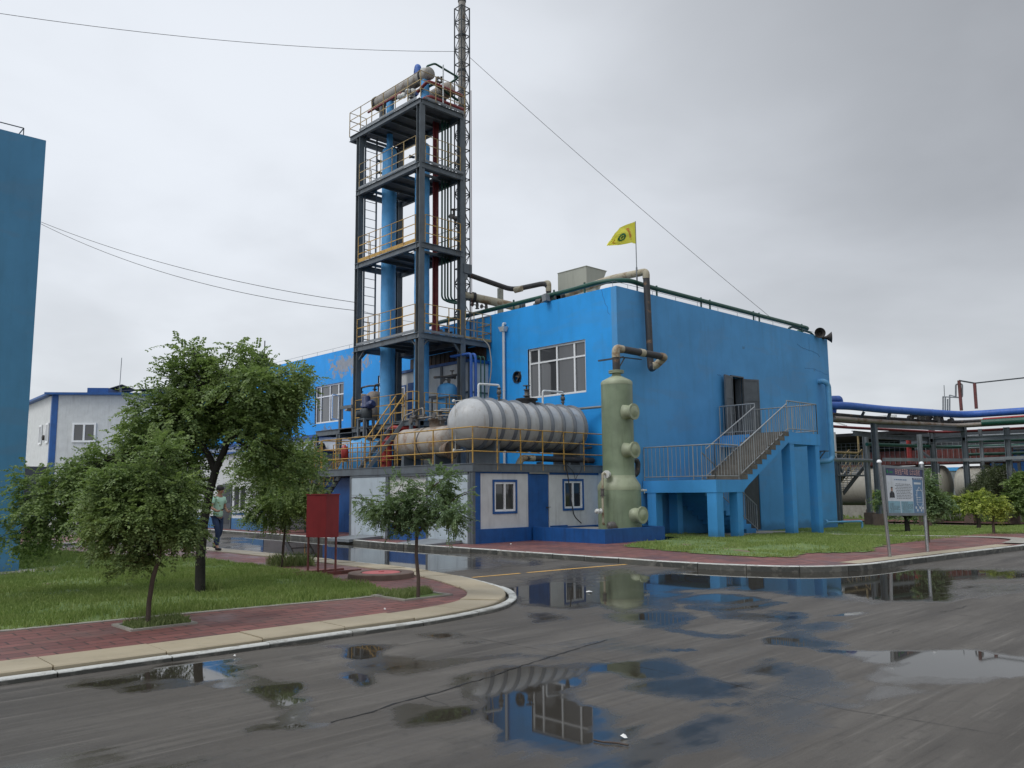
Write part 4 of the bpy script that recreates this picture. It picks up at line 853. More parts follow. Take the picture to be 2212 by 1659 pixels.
m = MB(); m.lathe([(.075, 0), (.075, .03)], (c.x-.24, c.y, 1.42), (0, 0, 1), 12).lathe([(.045, .03), (.055, .1), (.045, .2)], (c.x-.24, c.y, 1.42), (0, 0, 1), 12).lathe([(.075, .2), (.075, .23)], (c.x-.24, c.y, 1.42), (0, 0, 1), 12); m.build('flange', 'valve', pi)
m = MB(); m.lathe([(.03, -.2), (.03, -.12), (.075, -.12), (.075, -.07), (.045, -.06), (.045, .04), (.075, .05), (.075, .09)], (c.x-.42, c.y, .98), (1, .15, 0), 12).beam((c.x-.45, c.y, 1.04), (c.x-.3, c.y, 1.06), .02, .02); m.build('plastic_valve', 'offwhite', pi)
m = MB(); m.lathe([(.10, 0), (.13, .04), (.12, .2), (.06, .26)], (c.x-.02, c.y-.25, .55), (-1, .2, 0), 14).cyl((c.x-.2, c.y-.2, .5), (c.x+.1, c.y-.25, .5), .06); m.build('pump', 'valve', pi)
c = zy('6', 285, 893, SY-.3); m = MB(); m.tube([c-Vector((.25, 0, 0)), c+Vector((.05, 0, 0))], .025, 8).lathe([(.045, -.1), (.045, -.06), (.03, -.05), (.03, .06), (.04, .07)], c, (1, -.2, 0), 10).tube([c+Vector((0, 0, -.01)), c+Vector((.0, 0, -.1))], .015, 6); m.build('tap', 'offwhite', sc_o)
c = zx('5', 425, 1240, 21.0) ; m = MB(); q1 = zy('6', 225, 650, SY+.2); m.pipe([q1-Vector((.5, 0, -.05)), q1+Vector((.05, 0, 0)), q1+Vector((.0, 0, -.45)), q1+Vector((-.4, .3, -.5))], .085, 12, .15); m.build('pipe_bend', 'pipe_wrap', sc_o)
dk = thing('dike_wall', (19.6, 17, 0), 'low navy blue dike wall round the foot of the scrubber', 'low wall')
m = MB(); x0, x1, y0, y1 = 18.35, 21.15, 15.62, 18.5
m.box(x0, x1, y0, y0+.15, -.05, .5).box(x0, x0+.15, y0+.15, y1, -.05, .5).box(x1-.15, x1, y0+.15, y1-.76, -.05, .5); m.build('wall', 'navy', dk); MB().box(x0+.15, x1-.15, y0+.15, y1, 0, .42).build('floor', 'concrete', dk)
# ================================================================ BLUE STAIR to the upper door
stt = thing('outdoor_stair', (26, 16.2, 0), 'blue concrete stair with grey railings up to the grey door', 'staircase')
yf, yi, yw = 14.87, 16.23, 17.74
def gz(x, y=15): return hR(x, y)-.05
m = MB(); m.box(22.88, 24.43, yf, yw, 1.50, 1.90); m.box(27.6, 29.92, yf, yw, 3.18, 3.60)
m.build('landing', 'blue_stair', stt)
m = MB(); m.box(22.9, 24.41, yf+.02, yw-.01, 1.90, 1.906).box(27.62, 29.9, yf+.02, yw-.01, 3.60, 3.606); m.build('landing_top', 'concrete_tread', stt)
m = MB(); n = 10; x0, x1, z0, z1 = 24.43, 27.6, 1.90, 3.60
for i in range(n):
    a, b_ = x0+(x1-x0)*i/n, x0+(x1-x0)*(i+1)/n; zt = z0+(z1-z0)*(i+1)/n
    sf = lambda x: max(1.5, z0-.42+(z1-z0)*(x-x0)/(x1-x0)-.05) if x < x0+.3 else z0-.36+(z1-z0)*(x-x0)/(x1-x0)
    for (ya, yb_) in ((yf, yf+.09), (yi-.09, yi)):
        m.hexa([(a, ya, sf(a)), (b_, ya, sf(b_)), (b_, yb_, sf(b_)), (a, yb_, sf(a))], [(a, ya, zt-.01), (b_, ya, zt-.01), (b_, yb_, zt-.01), (a, yb_, zt-.01)])
    m.hexa([(a, yf+.09, sf(a)+.03), (b_, yf+.09, sf(b_)+.03), (b_, yi-.09, sf(b_)+.03), (a, yi-.09, sf(a)+.03)], [(a, yf+.09, zt-.16), (b_, yf+.09, zt-.16), (b_, yi-.09, zt-.16), (a, yi-.09, zt-.16)])
m.build('flight', 'blue_stair', stt)
m = MB()
for i in range(n):
    a, b_ = x0+(x1-x0)*i/n, x0+(x1-x0)*(i+1)/n; zt = z0+(z1-z0)*(i+1)/n; m.box(a-.02, b_, yf-.008, yi+.008, zt-.155, zt+.004)
m.box(24.0, 24.43, yf+.1, yi, 1.9, 1.912)
m.build('steps', 'concrete_tread', stt)
m = MB(); n2 = 11; X0, X1 = 24.43, 27.9     # lower flight along the wall, going down to the right
for i in range(n2):
    a, b_ = X0+(X1-X0)*i/n2, X0+(X1-X0)*(i+1)/n2; zt = 1.9-1.9*(i+1)/n2; zb1 = max(-.1, zt-.35)
    m.box(a, b_, yi+.1, yw, zb1, zt)
m.build('lower_flight', 'blue_stair', stt)
for (xa_, xb_, ya, yb_, zt) in ((22.9, 23.27, yf+.02, yf+.37, 1.5), (24.10, 24.41, yf+.02, yf+.32, 1.5), (22.9, 23.25, yw-.5, yw-.15, 1.5), (27.68, 27.98, yf+.02, yf+.36, 3.18), (29.56, 29.86, yf+.02, yf+.34, 3.18), (24.1, 24.4, yw-.5, yw-.15, 1.5)):
    MB().box(xa_, xb_, ya, yb_, gz(xa_), zt).build('pier', 'blue_stair', stt)
def balustrade(path, par, h=1.12, bot=.12, sp=.16, mat='rail_grey', r=.022):
    m = MB(); P = [Vector(p) for p in path]
    for a, b_ in zip(P, P[1:]):
        L = (b_-a).length; n = max(2, round(L/sp)); up = Vector((0, 0, 1))
        m.tube([a+up*h, b_+up*h], r, 8); m.tube([a+up*bot, b_+up*bot], r*.8, 6)
        for i in range(n+1):
            c = a+(b_-a)*i/n; big = i in (0, n) or (i % 6 == 0 and L > 2)
            m.tube([c+up*(0 if big else bot), c+up*h], (.019 if big else .010), 6)
    return m.build('railing', mat, par)
balustrade([(22.95, yw-.02, 1.9), (22.95, yf+.05, 1.9), (24.30, yf+.05, 1.9)], stt); balustrade([(24.45, yf+.05, 1.9+.1), (27.62, yf+.05, 3.6)], stt, 1.0, .1)
balustrade([(24.35, yi-.05, 1.95), (27.62, yi-.05, 3.6)], stt, 1.0, .1); balustrade([(27.65, yi-.03, 3.6), (27.65, yw-.05, 3.6)], stt)
balustrade([(27.65, yf+.05, 3.6), (29.85, yf+.05, 3.6), (29.85, yw-.05, 3.6)], stt); balustrade([(24.3, yi+.1, 1.9), (27.7, yi+.1, 0.05)], stt, .95, .1)
# ================================================================ CONTROL ROOM with the tank deck on top
ax = thing('pump_house', (16, 18.5, 0), 'low white and navy room with steel roof deck in front of the blue building', 'building')
AX, AY, Z0, ZS = 15.94, 18.53, .06, 2.17
WF = [(16.79, 17.65, 1.0, 1.87), (19.80, 20.67, 1.03, 1.90)]
m = MB(); wall_rect(m, 'y', AY, AX+.06, XA, Z0, ZS, WF+[(18.26, 19.12, Z0, 2.13)], .12, 1); m.build('wall', 'white_wall', ax)
for (a0, a1, z0, z1) in WF: window(ax, 'y', AY, a0, a1, z0, z1, (.5,), None, -1, depth=.06, fw=.06, trim='navy', gl='glass_dark')
m = MB(); m.box(18.28, 19.10, AY+.02, AY+.06, Z0, 2.11); dr = m.build('door', 'navy', ax)
m = MB(); m.box(19.0, 19.06, AY-.03, AY+.02, 1.06, 1.1).box(19.0, 19.14, AY-.04, AY-.03, 1.08, 1.10); m.build('handle', 'steel_dark', dr)
m = MB(); 
m.box(AX-.02, 18.25, AY-.05, AY-.001, Z0, .51).box(19.14, 19.9, AY-.05, AY-.001, Z0, .51).box(AX+.06, 16.24, AY-.012, AY-.001, .51, 2.12).box(AX+.06, 18.25, AY-.012, AY-.001, 2.12, 2.17).box(18.19, 18.25, AY-.014, AY-.001, .51, 2.12).box(19.14, 21.5, AY-.012, AY-.001, 2.10, 2.17).box(19.9, 21.7, AY-.03, AY-.001, Z0, .47)
m.build('plinth', 'navy', ax)
m = MB(); m.box(AX-.04, AX+.06, AY-.06, AY+.04, Z0, ZS).box(AX-.05, AX-.01, AY+.04, AY+.14, Z0, ZS)
for y in (20.6, 22.70, 24.88): m.box(AX-.03, AX+.07, y, y+.09, Z0, ZS)
m.box(AX-.05, AX-.01, AY+.1, 24.9, 2.10, 2.17).box(AX-.03, AX+.03, AY+.1, 24.9, Z0-.02, Z0+.04)
m.build('frame', 'steel', ax)
def sheetdoor(y0, y1, x=AX-.035):
    m = MB(); m.box(x, x+.03, y0, y1, Z0+.05, 2.09); o = m.build('sliding_door', 'panel_metal', ax)
    m = MB(); 
    for z in (.85, 1.5): m.box(x-.003, x, y0+.01, y1-.01, z, z+.012)
    m.box(x-.006, x, y0, y0+.03, Z0+.05, 2.09).box(x-.006, x, y1-.03, y1, Z0+.05, 2.09); m.build('seam', 'steel_light', o)
sheetdoor(18.68, 20.6); sheetdoor(22.80, 24.86)
m = MB(); m.box(AX+.05, AX+.1, 20.69, 22.7, .62, 2.1); m.build('wall', 'offwhite', ax); MB().box(AX+.045, AX+.1, 20.69, 22.7, Z0, .62).build('plinth', 'navy', ax)
MB().box(AX+.02, AX+.06, 18.68, 24.86, Z0, 2.05).build('door_backing', 'dark_inside', ax) if False else None
m = MB(); m.box(17.6, 17.7, 24.98, 29.5, Z0, ZS).box(AX+.1, 17.6, 24.95, 25.0, Z0, ZS); m.build('wall', 'navy', ax)
m = MB(); m.box(AX, XA, AY, 26.86, ZS+.02, 2.385).box(17.2, XA, 26.86, 31, ZS+.02, 2.38); m.build('deck', 'deck_plate', ax)
m = MB(); 
m.box(AX-.05, AX, AY-.07, 26.9, ZS, 2.42).box(AX-.07, AX-.05, AY-.08, 26.9, 2.395, 2.42).box(AX-.07, AX-.05, AY-.08, 26.9, ZS, ZS+.025).box(AX, XA, AY-.06, AY, ZS, 2.42).box(AX, XA, AY-.08, AY-.06, 2.395, 2.42).box(AX, XA, AY-.08, AY-.06, ZS, ZS+.025).box(AX, 17.2, 26.86, 26.9, ZS, 2.4)
m.build('deck_edge', 'steel', ax)
# lower deck-side bay: black opening under the outside stair
ds = thing('deck_stair', (15.5, 27.5, 0), 'dark open steel stair with yellow rails going up to the tank deck', 'staircase')
m = MB(); a = Vector((16.0, 29.6, .15)); b_ = Vector((16.0, 26.95, 2.35))
for x in (16.0, 16.85): m.beam((x, a.y, a.z), (x, b_.y, b_.z), .04, .2)
m.build('stringer', 'steel_dark', ds); m = MB()
for i in range(10): f = (i+.5)/10; p = a+(b_-a)*f; m.box(16.0, 16.85, p.y-.12, p.y+.12, p.z-.015, p.z+.015)
m.build('tread', 'steel_dark', ds)
railing([(15.97, 29.6, .2), (15.97, 26.95, 2.38)], ds, 'yellow', .95, (.5, 1.), .9); railing([(16.88, 29.6, .2), (16.88, 26.95, 2.38)], ds, 'yellow', .95, (.5, 1.), .9)
railing([(AX, 26.95, 2.4), (AX, 28.3, 2.4)], ds, 'yellow', 1.05, (.33, .66, 1.), .5)
dr_ = railing([(XA-.05, AY-.05, 2.40), (AX-.03, AY-.05, 2.40), (AX-.03, 26.82, 2.40), (17.1, 26.82, 2.40)], ax, 'yellow', 1.07, (.34, .67, 1.), .96, .017, .02, sub=True, flat=False, name='railing')
for (y0, y1, nm) in ((18.9, 20.5, 'sloping grey steel ramp plate below the nearer sliding door'), (22.9, 24.3, 'grey steel ramp plate below the farther sliding door')):
    m = MB(); m.hexa([(14.62, y0+.05, .05), (15.86, y0, .12), (15.86, y1, .12), (14.62, y1-.1, .05)], [(14.62, y0+.05, .135), (15.86, y0, .20), (15.86, y1, .20), (14.62, y1-.1, .135)]); m.build('ramp_plate', 'steel_light', label=nm, cat='ramp')
m = MB(); P = [zy('4', *q, AY-.12) for q in ((1275, 830), (1300, 960), (1312, 1050), (1330, 1180), (1350, 1290))]+[Vector((20.35, 18.3, .55))]; m.pipe(P, .018, 6, .15); m.build('cable', 'cable', label='black cable hanging from the deck across the right window', cat='cable')
m = MB(); m.pipe([zy('4', *q, AY-.1) for q in ((1275, 830), (1345, 900), (1362, 975), (1375, 940), (1410, 900), (1420, 850))], .008, 5, .1); m.build('cable', 'cable', label='thin loose wire tangle under the right end of the deck rail', cat='cable')
# ================================================================ STEEL TOWER
TX0, TX1, TY0, TY1 = 18.30, 20.28, 24.20, 28.30
tw = thing('steel_tower', (19.3, 26.2, 2.4), 'tall grey steel frame tower with four railed decks', 'steel tower')
for (x, y) in ((TX0, TY0), (TX1, TY0), (TX0, TY1), (TX1, TY1)):
    MB().ibeam((x, y, 2.4), (x, y, 16.2), .24, .22, .022, up=(0, 1, 0)).build('column', 'steel', tw)
LV = [(7.40, 0), (10.80, .14), (13.88, 0), (16.38, 0)]
for k, (zt, kick) in enumerate(LV):
    y1 = TY1+(.65 if k == 3 else .1); m = MB(); zb = zt-.13
    for x in (TX0-.08, TX1+.05): m.ibeam((x, TY0-.1, zb), (x, y1, zb), .12, .22, .02)
    for y in (TY0-.08, y1-.05): m.ibeam((TX0-.02, y, zb), (TX1+.0, y, zb), .12, .22, .02)
    for y in np.arange(TY0+.75, y1-.3, .72): m.beam((TX0, y, zt-.08), (TX1, y, zt-.08), .06, .1)
    m.build('deck_beam', 'steel', tw)
    m = MB(); hx = 19.2
    for (a, b_, c, d_) in ((TX0-.02, TX1+.02, TY0-.02, 24.75), (TX0-.02, 18.75, 24.75, y1-.5), (19.66, TX1+.02, 24.75, y1-.5), (18.75, 19.66, 25.62, 27.15), (TX0-.02, 18.9, y1-.5, y1-.02), (18.75, 19.66, 28.02, y1-.5)):
        if d_ > c: m.box(a, b_, c, d_, zt-.03, zt)
    if k == 3: m.box(18.75, 19.66, 24.75, 25.78, zt-.03, zt).box(18.75, 19.66, 27.2, 28.0, zt-.03, zt)
    m.build('deck_plate', 'deck_plate', tw)
    yr = 'yellow' if k in (0, 1) else 'yellow_pale'
    xr = TX0-.13 if k != 9 else 0; gap = .14 if k < 3 else 0
    if k == 3: railing([(TX1+.08, TY0-.14, zt), (TX0-.12, TY0-.14, zt), (TX0-.12, y1, zt), (19.0, y1, zt)], tw, yr, 1.05, (.33, .66, 1.), .82, .017, .014)
    else:
        railing([(TX0-.12, TY0+.14, zt), (TX0-.12, TY1-.14, zt)], tw, yr, 1.05, (.33, .66, 1.), .8, .016, .014, kick)
        railing([(TX0+.14, TY0-.12, zt), (TX1-.14, TY0-.12, zt)], tw, yr, 1.05, (.33, .66, 1.), .62, .016, .014, 0)
        railing([(TX0+.3, TY1+.08, zt), (18.9, TY1+.08, zt)], tw, yr, 1.05, (.33, .66, 1.), .5, .015, .013, 0)
        railing([(TX1+.08, TY0+.2, zt), (TX1+.08, TY1-.3, zt)], tw, yr, 1.05, (.33, .66, 1.), .8, .015, .013, 0) if k else None
m = MB()    # kick plates / edge strips above the beams
for k, (zt, kick) in enumerate(LV):
    if k != 1: m.box(TX0-.14, TX0-.125, TY0+.1, TY1-.1, zt, zt+.09).box(TX0+.1, TX1, TY0-.15, TY0-.135, zt, zt+.09)
m.build('edge_plate', 'steel_light', tw)
wk = MB(); wk.ibeam((TX1+.1, TY0-.08, 7.27), (XA-.05, TY0-.08, 7.27), .12, .22, .02).box(TX1+.1, XA-.05, TY0-.02, 25.5, 7.37, 7.40).ibeam((TX1+.1, 25.5, 7.27), (XA-.05, 25.5, 7.27), .12, .22, .02); wk.build('walkway', 'steel', tw)
MB().box(TX1+.14, XA-.05, 25.56, 29.4, 7.36, 7.39).build('deck_plate', 'deck_plate', tw)
m = MB(); m.box(XA-.10, XA-.06, 24.35, 29.3, 6.72, 7.33)
for y in np.arange(24.5, 29.2, .3): m.box(XA-.12, XA-.10, y, y+.1, 6.74, 7.31)
m.build('back_panel', 'rust_dark', tw)
railing([(TX1+.1, TY0-.12, 7.4), (XA-.06, TY0-.12, 7.4), (XA-.06, 24.9, 7.4)], tw, 'yellow_pale', 1.05, (.33, .66, 1.), .5, .016, .014, .09)
m = MB()     # gusset braces under the lowest deck, thin rods
for (x, y, dx, dy) in ((TX0, TY0, 0, .5), (TX0, TY1, 0, -.5), (TX0, TY0, .4, 0), (TX1, TY0, -.4, 0), (TX0, TY1, .4, 0)):
    m.beam((x, y, 6.75), (x+dx, y+dy, 7.18), .06, .06)
m.build('brace', 'steel', tw)
ld = thing('ladder', (18.7, 28.4, 7.4), 'grey steel rung ladder inside the left side of the tower', 'ladder')
m = MB()
for x in (18.47, 19.03): m.beam((x, 28.18, 7.4), (x, 28.18, 16.3), .055, .05)
m.build('stringer', 'steel', ld); m = MB()
for z in np.arange(7.7, 16.3, .36): m.tube([(18.47, 28.18, z), (19.03, 28.18, z)], .013, 6)
m.build('rung', 'steel', ld)
# lower equipment deck at 4.18 m
ed = thing('equipment_deck', (19.3, 26.2, 2.4), 'grey steel equipment deck with yellow rails inside the tower foot', 'platform')
m = MB(); zb = 4.05
m.ibeam((TX0-.1, 24.2, zb), (TX0-.1, 29.4, zb), .12, .2, .02).ibeam((TX0-.04, TY0-.1, zb), (TX1+.1, TY0-.1, zb), .12, .2, .02).box(TX0-.03, 20.6, TY0-.03, 29.4, 4.14, 4.17)
m.ibeam((17.9, 24.05, zb), (TX0-.16, 24.05, zb), .1, .2, .02).ibeam((17.9, 25.14, zb), (TX0-.16, 25.14, zb), .1, .2, .02).ibeam((17.86, 24.1, zb), (17.86, 25.1, zb), .08, .19, .02).box(17.9, TX0-.17, 24.1, 25.1, 4.135, 4.165)
m.ibeam((TX0-.1, 29.4, zb-.1), (20.5, 29.4, zb-.1), .1, .2, .02)
m.build('deck_frame', 'steel', ed)
m = MB()
for (x, y) in ((17.86, 24.1), (17.86, 25.1), (TX0-.08, 29.35), (18.3, 26.2)): m.beam((x, y, 2.4), (x, y, 3.95), .1, .1)
m.beam((TX0-.1, 29.35, 4.0), (TX0-.1, 29.35, 5.05), .09, .09).beam((TX0-.1, 28.45, 5.0), (TX0-.1, 29.4, 5.0), .08, .13); m.build('post', 'steel', ed)
railing([(TX0-.12, 25.05, 4.17), (TX0-.12, 28.2, 4.17)], ed, 'yellow', 1.03, (.33, .66, 1.), .8, .016, .014, 0)
railing([(TX0+.14, TY0-.12, 4.17), (TX1-.1, TY0-.12, 4.17)], ed, 'yellow', 1.0, (.33, .66, 1.), .65, .016, .014, 0)
railing([(TX0-.16, 24.02, 4.17), (17.88, 24.02, 4.17), (17.88, 24.45, 4.17)], ed, 'yellow', 1.0, (.33, .66, 1.), .4, .018, .016, 0)
sl_ = thing('ship_ladder', (16.4, 24.8, 2.4), 'steep grey ship ladder with yellow handrails down from the equipment deck', 'ladder')
m = MB(); a = Vector((16.36, 24.52, 2.42)); b_ = Vector((17.88, 24.52, 4.14)); dx = Vector((0, .54, 0))
for o_ in (Vector((0, 0, 0)), dx): m.beam(a+o_, b_+o_, .02, .14)
m.build('stringer', 'steel_light', sl_); m = MB()
for i in range(8): c = a+(b_-a)*((i+.6)/8); m.box(c.x-.07, c.x+.07, c.y+.012, c.y+.528, c.z-.01, c.z+.01)
m.build('tread', 'steel', sl_)
for o_ in (Vector((0, 0, 0)), dx):
    m = MB(); m.tube([a+o_+Vector((.2, 0, .98)), b_+o_+Vector((0, 0, .95))], .024, 6)
    for f in (.04, .35, .66, .98): m.tube([a+(b_-a)*f+o_, a+(b_-a)*f+o_+Vector((0, 0, .92))], .014, 6)
    m.build('handrail', 'yellow', sl_)
ir = thing('inner_railing', (16.9, 26.9, 2.4), 'low yellow inner railing beside the blue kettle on the tank deck', 'railing')
railing([(16.55, 27.1, 2.4), (16.55, 25.5, 2.4), (17.1, 25.5, 2.4)], ir, 'yellow', .95, (.33, .66, 1.), .32, .015, .014, flat=False)
railing([(17.1, 25.5, 2.4), (17.4, 23.9, 2.4), (18.6, 23.9, 2.4)], ir, 'yellow', 1.0, (.33, .66, 1.), .4, .016, .014, flat=False)
# ---- distillation columns
def column(x, y, r, zb, zt, label, neck=None):
    c = thing('distillation_column', (x, y, zb), label, 'process column', 'blue insulated columns in the tower')
    prof = [(r*.8, zb), (r, zb+.06)]; n = 26
    for i in range(1, n): prof.append((r*(1+.022*math.sin(i*1.7)+random.uniform(-.012, .012)), zb+.1+(zt-zb-.4)*i/n))
    prof += [(r*1.02, zt-.22), (r*.86, zt-.1), (r*.5, zt-.02), (.02, zt)]
    m = MB(); m.lathe(prof, (x, y, 0), (0, 0, 1), 28); m.build('shell', 'column_blue', c)
    if neck: m = MB(); m.lathe([(neck+.03, zt-.15), (neck, zt), (neck*1.05, zt+.3), (neck, 16.3)], (x, y, 0), (0, 0, 1), 20); m.build('neck', 'column_blue', c)
    m = MB()
    for z in (zt-.6, zt-1.1): m.lathe([(.05, -.05), (.05, .12), (.075, .12), (.075, .16)], (x-r*.9, y+.25, z), (-1, .3, 0), 10)
    m.build('nozzle', 'pipe_wrap', c); return c
column(19.2, 27.5, .30, 4.17, 15.75, 'left blue insulated column with a narrow neck through the top deck', .125)
column(19.2, 25.27, .29, 4.17, 15.25, 'right blue insulated column behind the front tower leg')
pipe_thing('riser_pipe', [(20.02, 25.45, 7.6), (20.02, 25.45, 16.4)], .11, 'pipe_red', 'thick dark red vertical pipe inside the tower', 'pipe', n=16, extra=lambda m: m.lathe([(.16, 0), (.17, .1), (.16, .45)], (20.02, 25.45, 7.6), (0, 0, 1), 14).tube([(19.86, 25.4, 7.4), (19.86, 25.4, 16.4)], .04, 8))
for i, x in enumerate((19.93, 20.08, 20.22, 20.38)):
    y = 24.95; lbl = ('first', 'second', 'third', 'fourth')[i]
    pipe_thing('riser_pipe', [(x, y, 17.3-.12*i), (x, y, 9.02+.02*i), (x+.35, y+.02*i, 8.93+.03*i), (20.95, y-.05+.02*i, 8.93+.03*i)], .036, 'pipe_green', f'{lbl} from the left of the four thin dark green risers in the tower', 'pipe', 'thin green risers in the tower', 8, .15)
pipe_thing('riser_pipe', [(19.72, 28.1, 4.2), (19.72, 28.1, 16.2)], .03, 'pipe_green', 'thin dark riser left of a twin behind the left blue column', 'pipe', 'thin dark risers behind the columns', 6)
pipe_thing('riser_pipe', [(19.88, 28.1, 4.2), (19.88, 28.1, 16.2)], .03, 'pipe_green', 'thin dark riser right of its twin behind the left blue column', 'pipe', 'thin dark risers behind the columns', 6)
vt = thing('valve_cluster', (19.8, 24.5, 7.4), 'small black valves standing on the lowest tower deck', 'valves')
valve((20.28, 25.1, 7.75), (0, 0, 1), vt, 1.3); valve((20.42, 25.0, 7.65), (0, 0, 1), vt, 1.1); valve((19.5, 28.0, 8.0), (1, 0, 0), vt, 1.2); valve((20.3, 24.7, 12.3), (-1, -.3, 0), vt, 1.5)
# ---- lattice mast with flue
ms = thing('lattice_mast', (21.1, 25.1, 7.4), 'tall square lattice mast with a grey flue pipe inside', 'mast')
mx0, my0, w_ = 20.89, 24.9, .44; cor = [(mx0, my0), (mx0+w_, my0), (mx0+w_, my0+w_), (mx0, my0+w_)]; ztop = 21.62
m = MB()
for (x, y) in cor: m.beam((x, y, 7.42), (x, y, ztop), .038, .038)
m.build('leg', 'steel_dark', ms); m = MB(); z = ztop-.02; k = 0
while z > 8.0:
    for i in range(4):
        a, b_ = cor[i], cor[(i+1) % 4]; m.beam((*a, z), (*b_, z), .026, .034)
        if z-.62 > 7.4:
            if (k+i) % 2: a, b_ = b_, a
            mid = ((a[0]+b_[0])/2, (a[1]+b_[1])/2)
            m.beam((*a, z), (*b_, z-.62), .02, .02)
    z -= .62; k += 1
m.build('lattice', 'steel_dark', ms)
m = MB(); m.lathe([(.155, 8.6), (.155, 20), (.15, 21.9), (.15, 24.5)], (mx0+w_/2, my0+w_/2, 0), (0, 0, 1), 20); 
m.build('flue', 'condenser', ms); m = MB()
for z in np.arange(9.5, 22, 1.55): m.lathe([(.17, 0), (.175, .05), (.17, .1)], (mx0+w_/2, my0+w_/2, z), (0, 0, 1), 20)
m.build('clamp', 'steel_dark', ms)
MB().box(20.95, 21.12, 24.80, 24.88, 9.95, 10.35).build('junction_box', 'steel_light', ms); MB().box(20.3, 20.7, 24.05, 24.2, 9.95, 10.32).build('junction_box', 'steel', ms)
pipe_thing('conduit', [(mx0+.50, my0-.03, 7.4), (mx0+.50, my0-.03, 12.6), (mx0+.49, my0-.03, 18)], .014, 'red_rust', 'thin rusty conduit climbing the right side of the mast', 'conduit', n=6)
def wire(a, b_, sag, label, r=.009):
    a = Vector(a); b_ = Vector(b_); P = [a+(b_-a)*(i/24)-Vector((0, 0, sag*4*(i/24)*(1-i/24))) for i in range(25)]
    MB().tube(P, r, 5).build('wire', 'cable', label=label, cat='wire', group='wires overhead')
ml = on_x(985.5, 109, mx0); e1 = CAM+ray(-60, 20)*26
wire((mx0, my0+w_, ml.z), e1, .35, 'long wire from the mast top to the left edge of the sky')
g2 = zy('5', 1500, 515, YB+.2); wire((mx0+w_, my0, 19.45), (g2.x, YB+.15, 8.9), .15, 'guy wire slanting from the mast down to the right roof edge', .009)
t1 = on_x(768, 656, TX0); t2 = on_x(768, 668, TX0); L0 = on_y(60, 470, 34)
wire((TX0-.1, TY1, t1.z), CAM+ray(75, 474)*45, .5, 'upper of the two wires running left from the tower leg', .012)
wire((TX0-.1, TY1, t2.z-.1), CAM+ray(75, 477)*45, .75, 'lower of the two wires running left from the tower leg', .012)
wire((XA, 28.8, 8.9), (TX0, TY1, 8.9), .06, 'short wire between tower leg and the roof behind', .008)
# ---- equipment on the top deck
D5 = 16.38
def vessel_y(name, x, y0, y1, z, r, mat, label, dn=.45, cat='vessel', group=None, ax='y', bands=()):
    c = thing(name, (x, (y0+y1)/2, z-r), label, cat, group); m = MB(); L = y1-y0
    prof = [(a, b_) for a, b_ in dome(r, r*dn)]+[(a, L-b_) for a, b_ in dome(r, r*dn)[::-1]]
    m.lathe(prof, (x, y0, z), (0, 1, 0), 32, False); m.build('shell', mat, c); return c
cv = vessel_y('condenser', 19.0, 24.45, 28.35, 17.80, .245, 'condenser', 'long grey horizontal condenser lying above the top deck rail', .5, 'condenser')
m = MB()
for y in (28.05, 28.13, 24.95): m.lathe([(.30, 0), (.30, .04)], (19.0, y, 17.8), (0, 1, 0), 24)
m.build('flange', 'pipe_wrap', cv); m = MB()
for y in (27.75, 25.75): m.beam((19.0, y, D5), (19.0, y, 17.6), .22, .16)
m.build('leg', 'steel', cv); m = MB(); m.lathe([(.17, -.1), (.17, .02)], (19, 24.9, 18.05), (0, 0, 1), 16); m.build('nozzle', 'offwhite', cv)
MB().pipe([(19, 27.2, D5), (19, 27.2, 17.55)], .16, 14).build('blue_pipe', 'column_blue', cv); MB().pipe([(19, 24.85, D5), (19, 24.85, 17.6)], .17, 14).build('blue_pipe', 'column_blue', cv)
m = MB(); m.pipe([(19.0, 25.30, 18.0), (19.0, 25.33, 18.42), (19.15, 25.62, 18.30), (19.25, 25.72, 17.8)], .125, 14, .2); m.build('pipe_elbow', 'pipe_blue', label='fat blue wrapped elbow on top of the condenser', cat='pipe')
m = MB(); m.pipe([(19.35, 26.3, 17.3), (19.2, 26.0, 17.42), (19.2, 25.7, 17.5)], .13, 12); m.lathe([(.12, 0), (.15, .05), (.15, .5), (.06, .6)], (19.5, 26.4, 16.45), (0, 0, 1), 14); m.build('pipe_elbow', 'pipe_blue', label='short blue elbow and small pot under the condenser', cat='pipe')
c2 = vessel_y('vessel', 19.95, 24.4, 26.0, 17.45, .30, 'vessel', 'short grey vessel with domed end beside the mast on the top deck', .7)
m = MB(); 
for y in (24.9, 25.7): m.beam((19.95, y, D5), (19.95, y, 17.2), .2, .12)
m.build('leg', 'steel', c2); valve((19.75, 24.75, 17.85), (0, 0, 1), c2, 1.0); valve((19.68, 24.9, 17.8), (1, 0, 0), c2, .9)
c3 = vessel_y('vessel', 19.45, 24.95, 27.3, 16.98, .24, 'vessel', 'low cream vessel lying under the pipes on the top deck', .6)
m = MB(); m.beam((19.45, 25.4, D5), (19.45, 25.4, 16.8), .2, .1).beam((19.45, 26.8, D5), (19.45, 26.8, 16.8), .2, .1); m.build('leg', 'steel', c3)
yq = 24.28
pipe_thing('top_pipe', [(19.0, 24.75, 18.0), (19.0, 24.75, 18.16), (19.1, yq+.1, 18.16), (20.3, yq+.1, 18.0), (20.3, 24.8, 17.97), (20.0, 24.85, 17.7)], .042, 'pipe_green', 'dark pipe arching from the condenser toward the mast', 'pipe', 'pipes on the top deck', 10)
pipe_thing('top_pipe', [(18.75, 25.0, 17.1), (18.75, yq+.1, 17.30), (19.0, yq+.05, 17.30), (20.45, yq+.05, 17.25)], .065, 'pipe_red', 'upper dark red pipe across the front of the top deck', 'pipe', 'pipes on the top deck', 10)
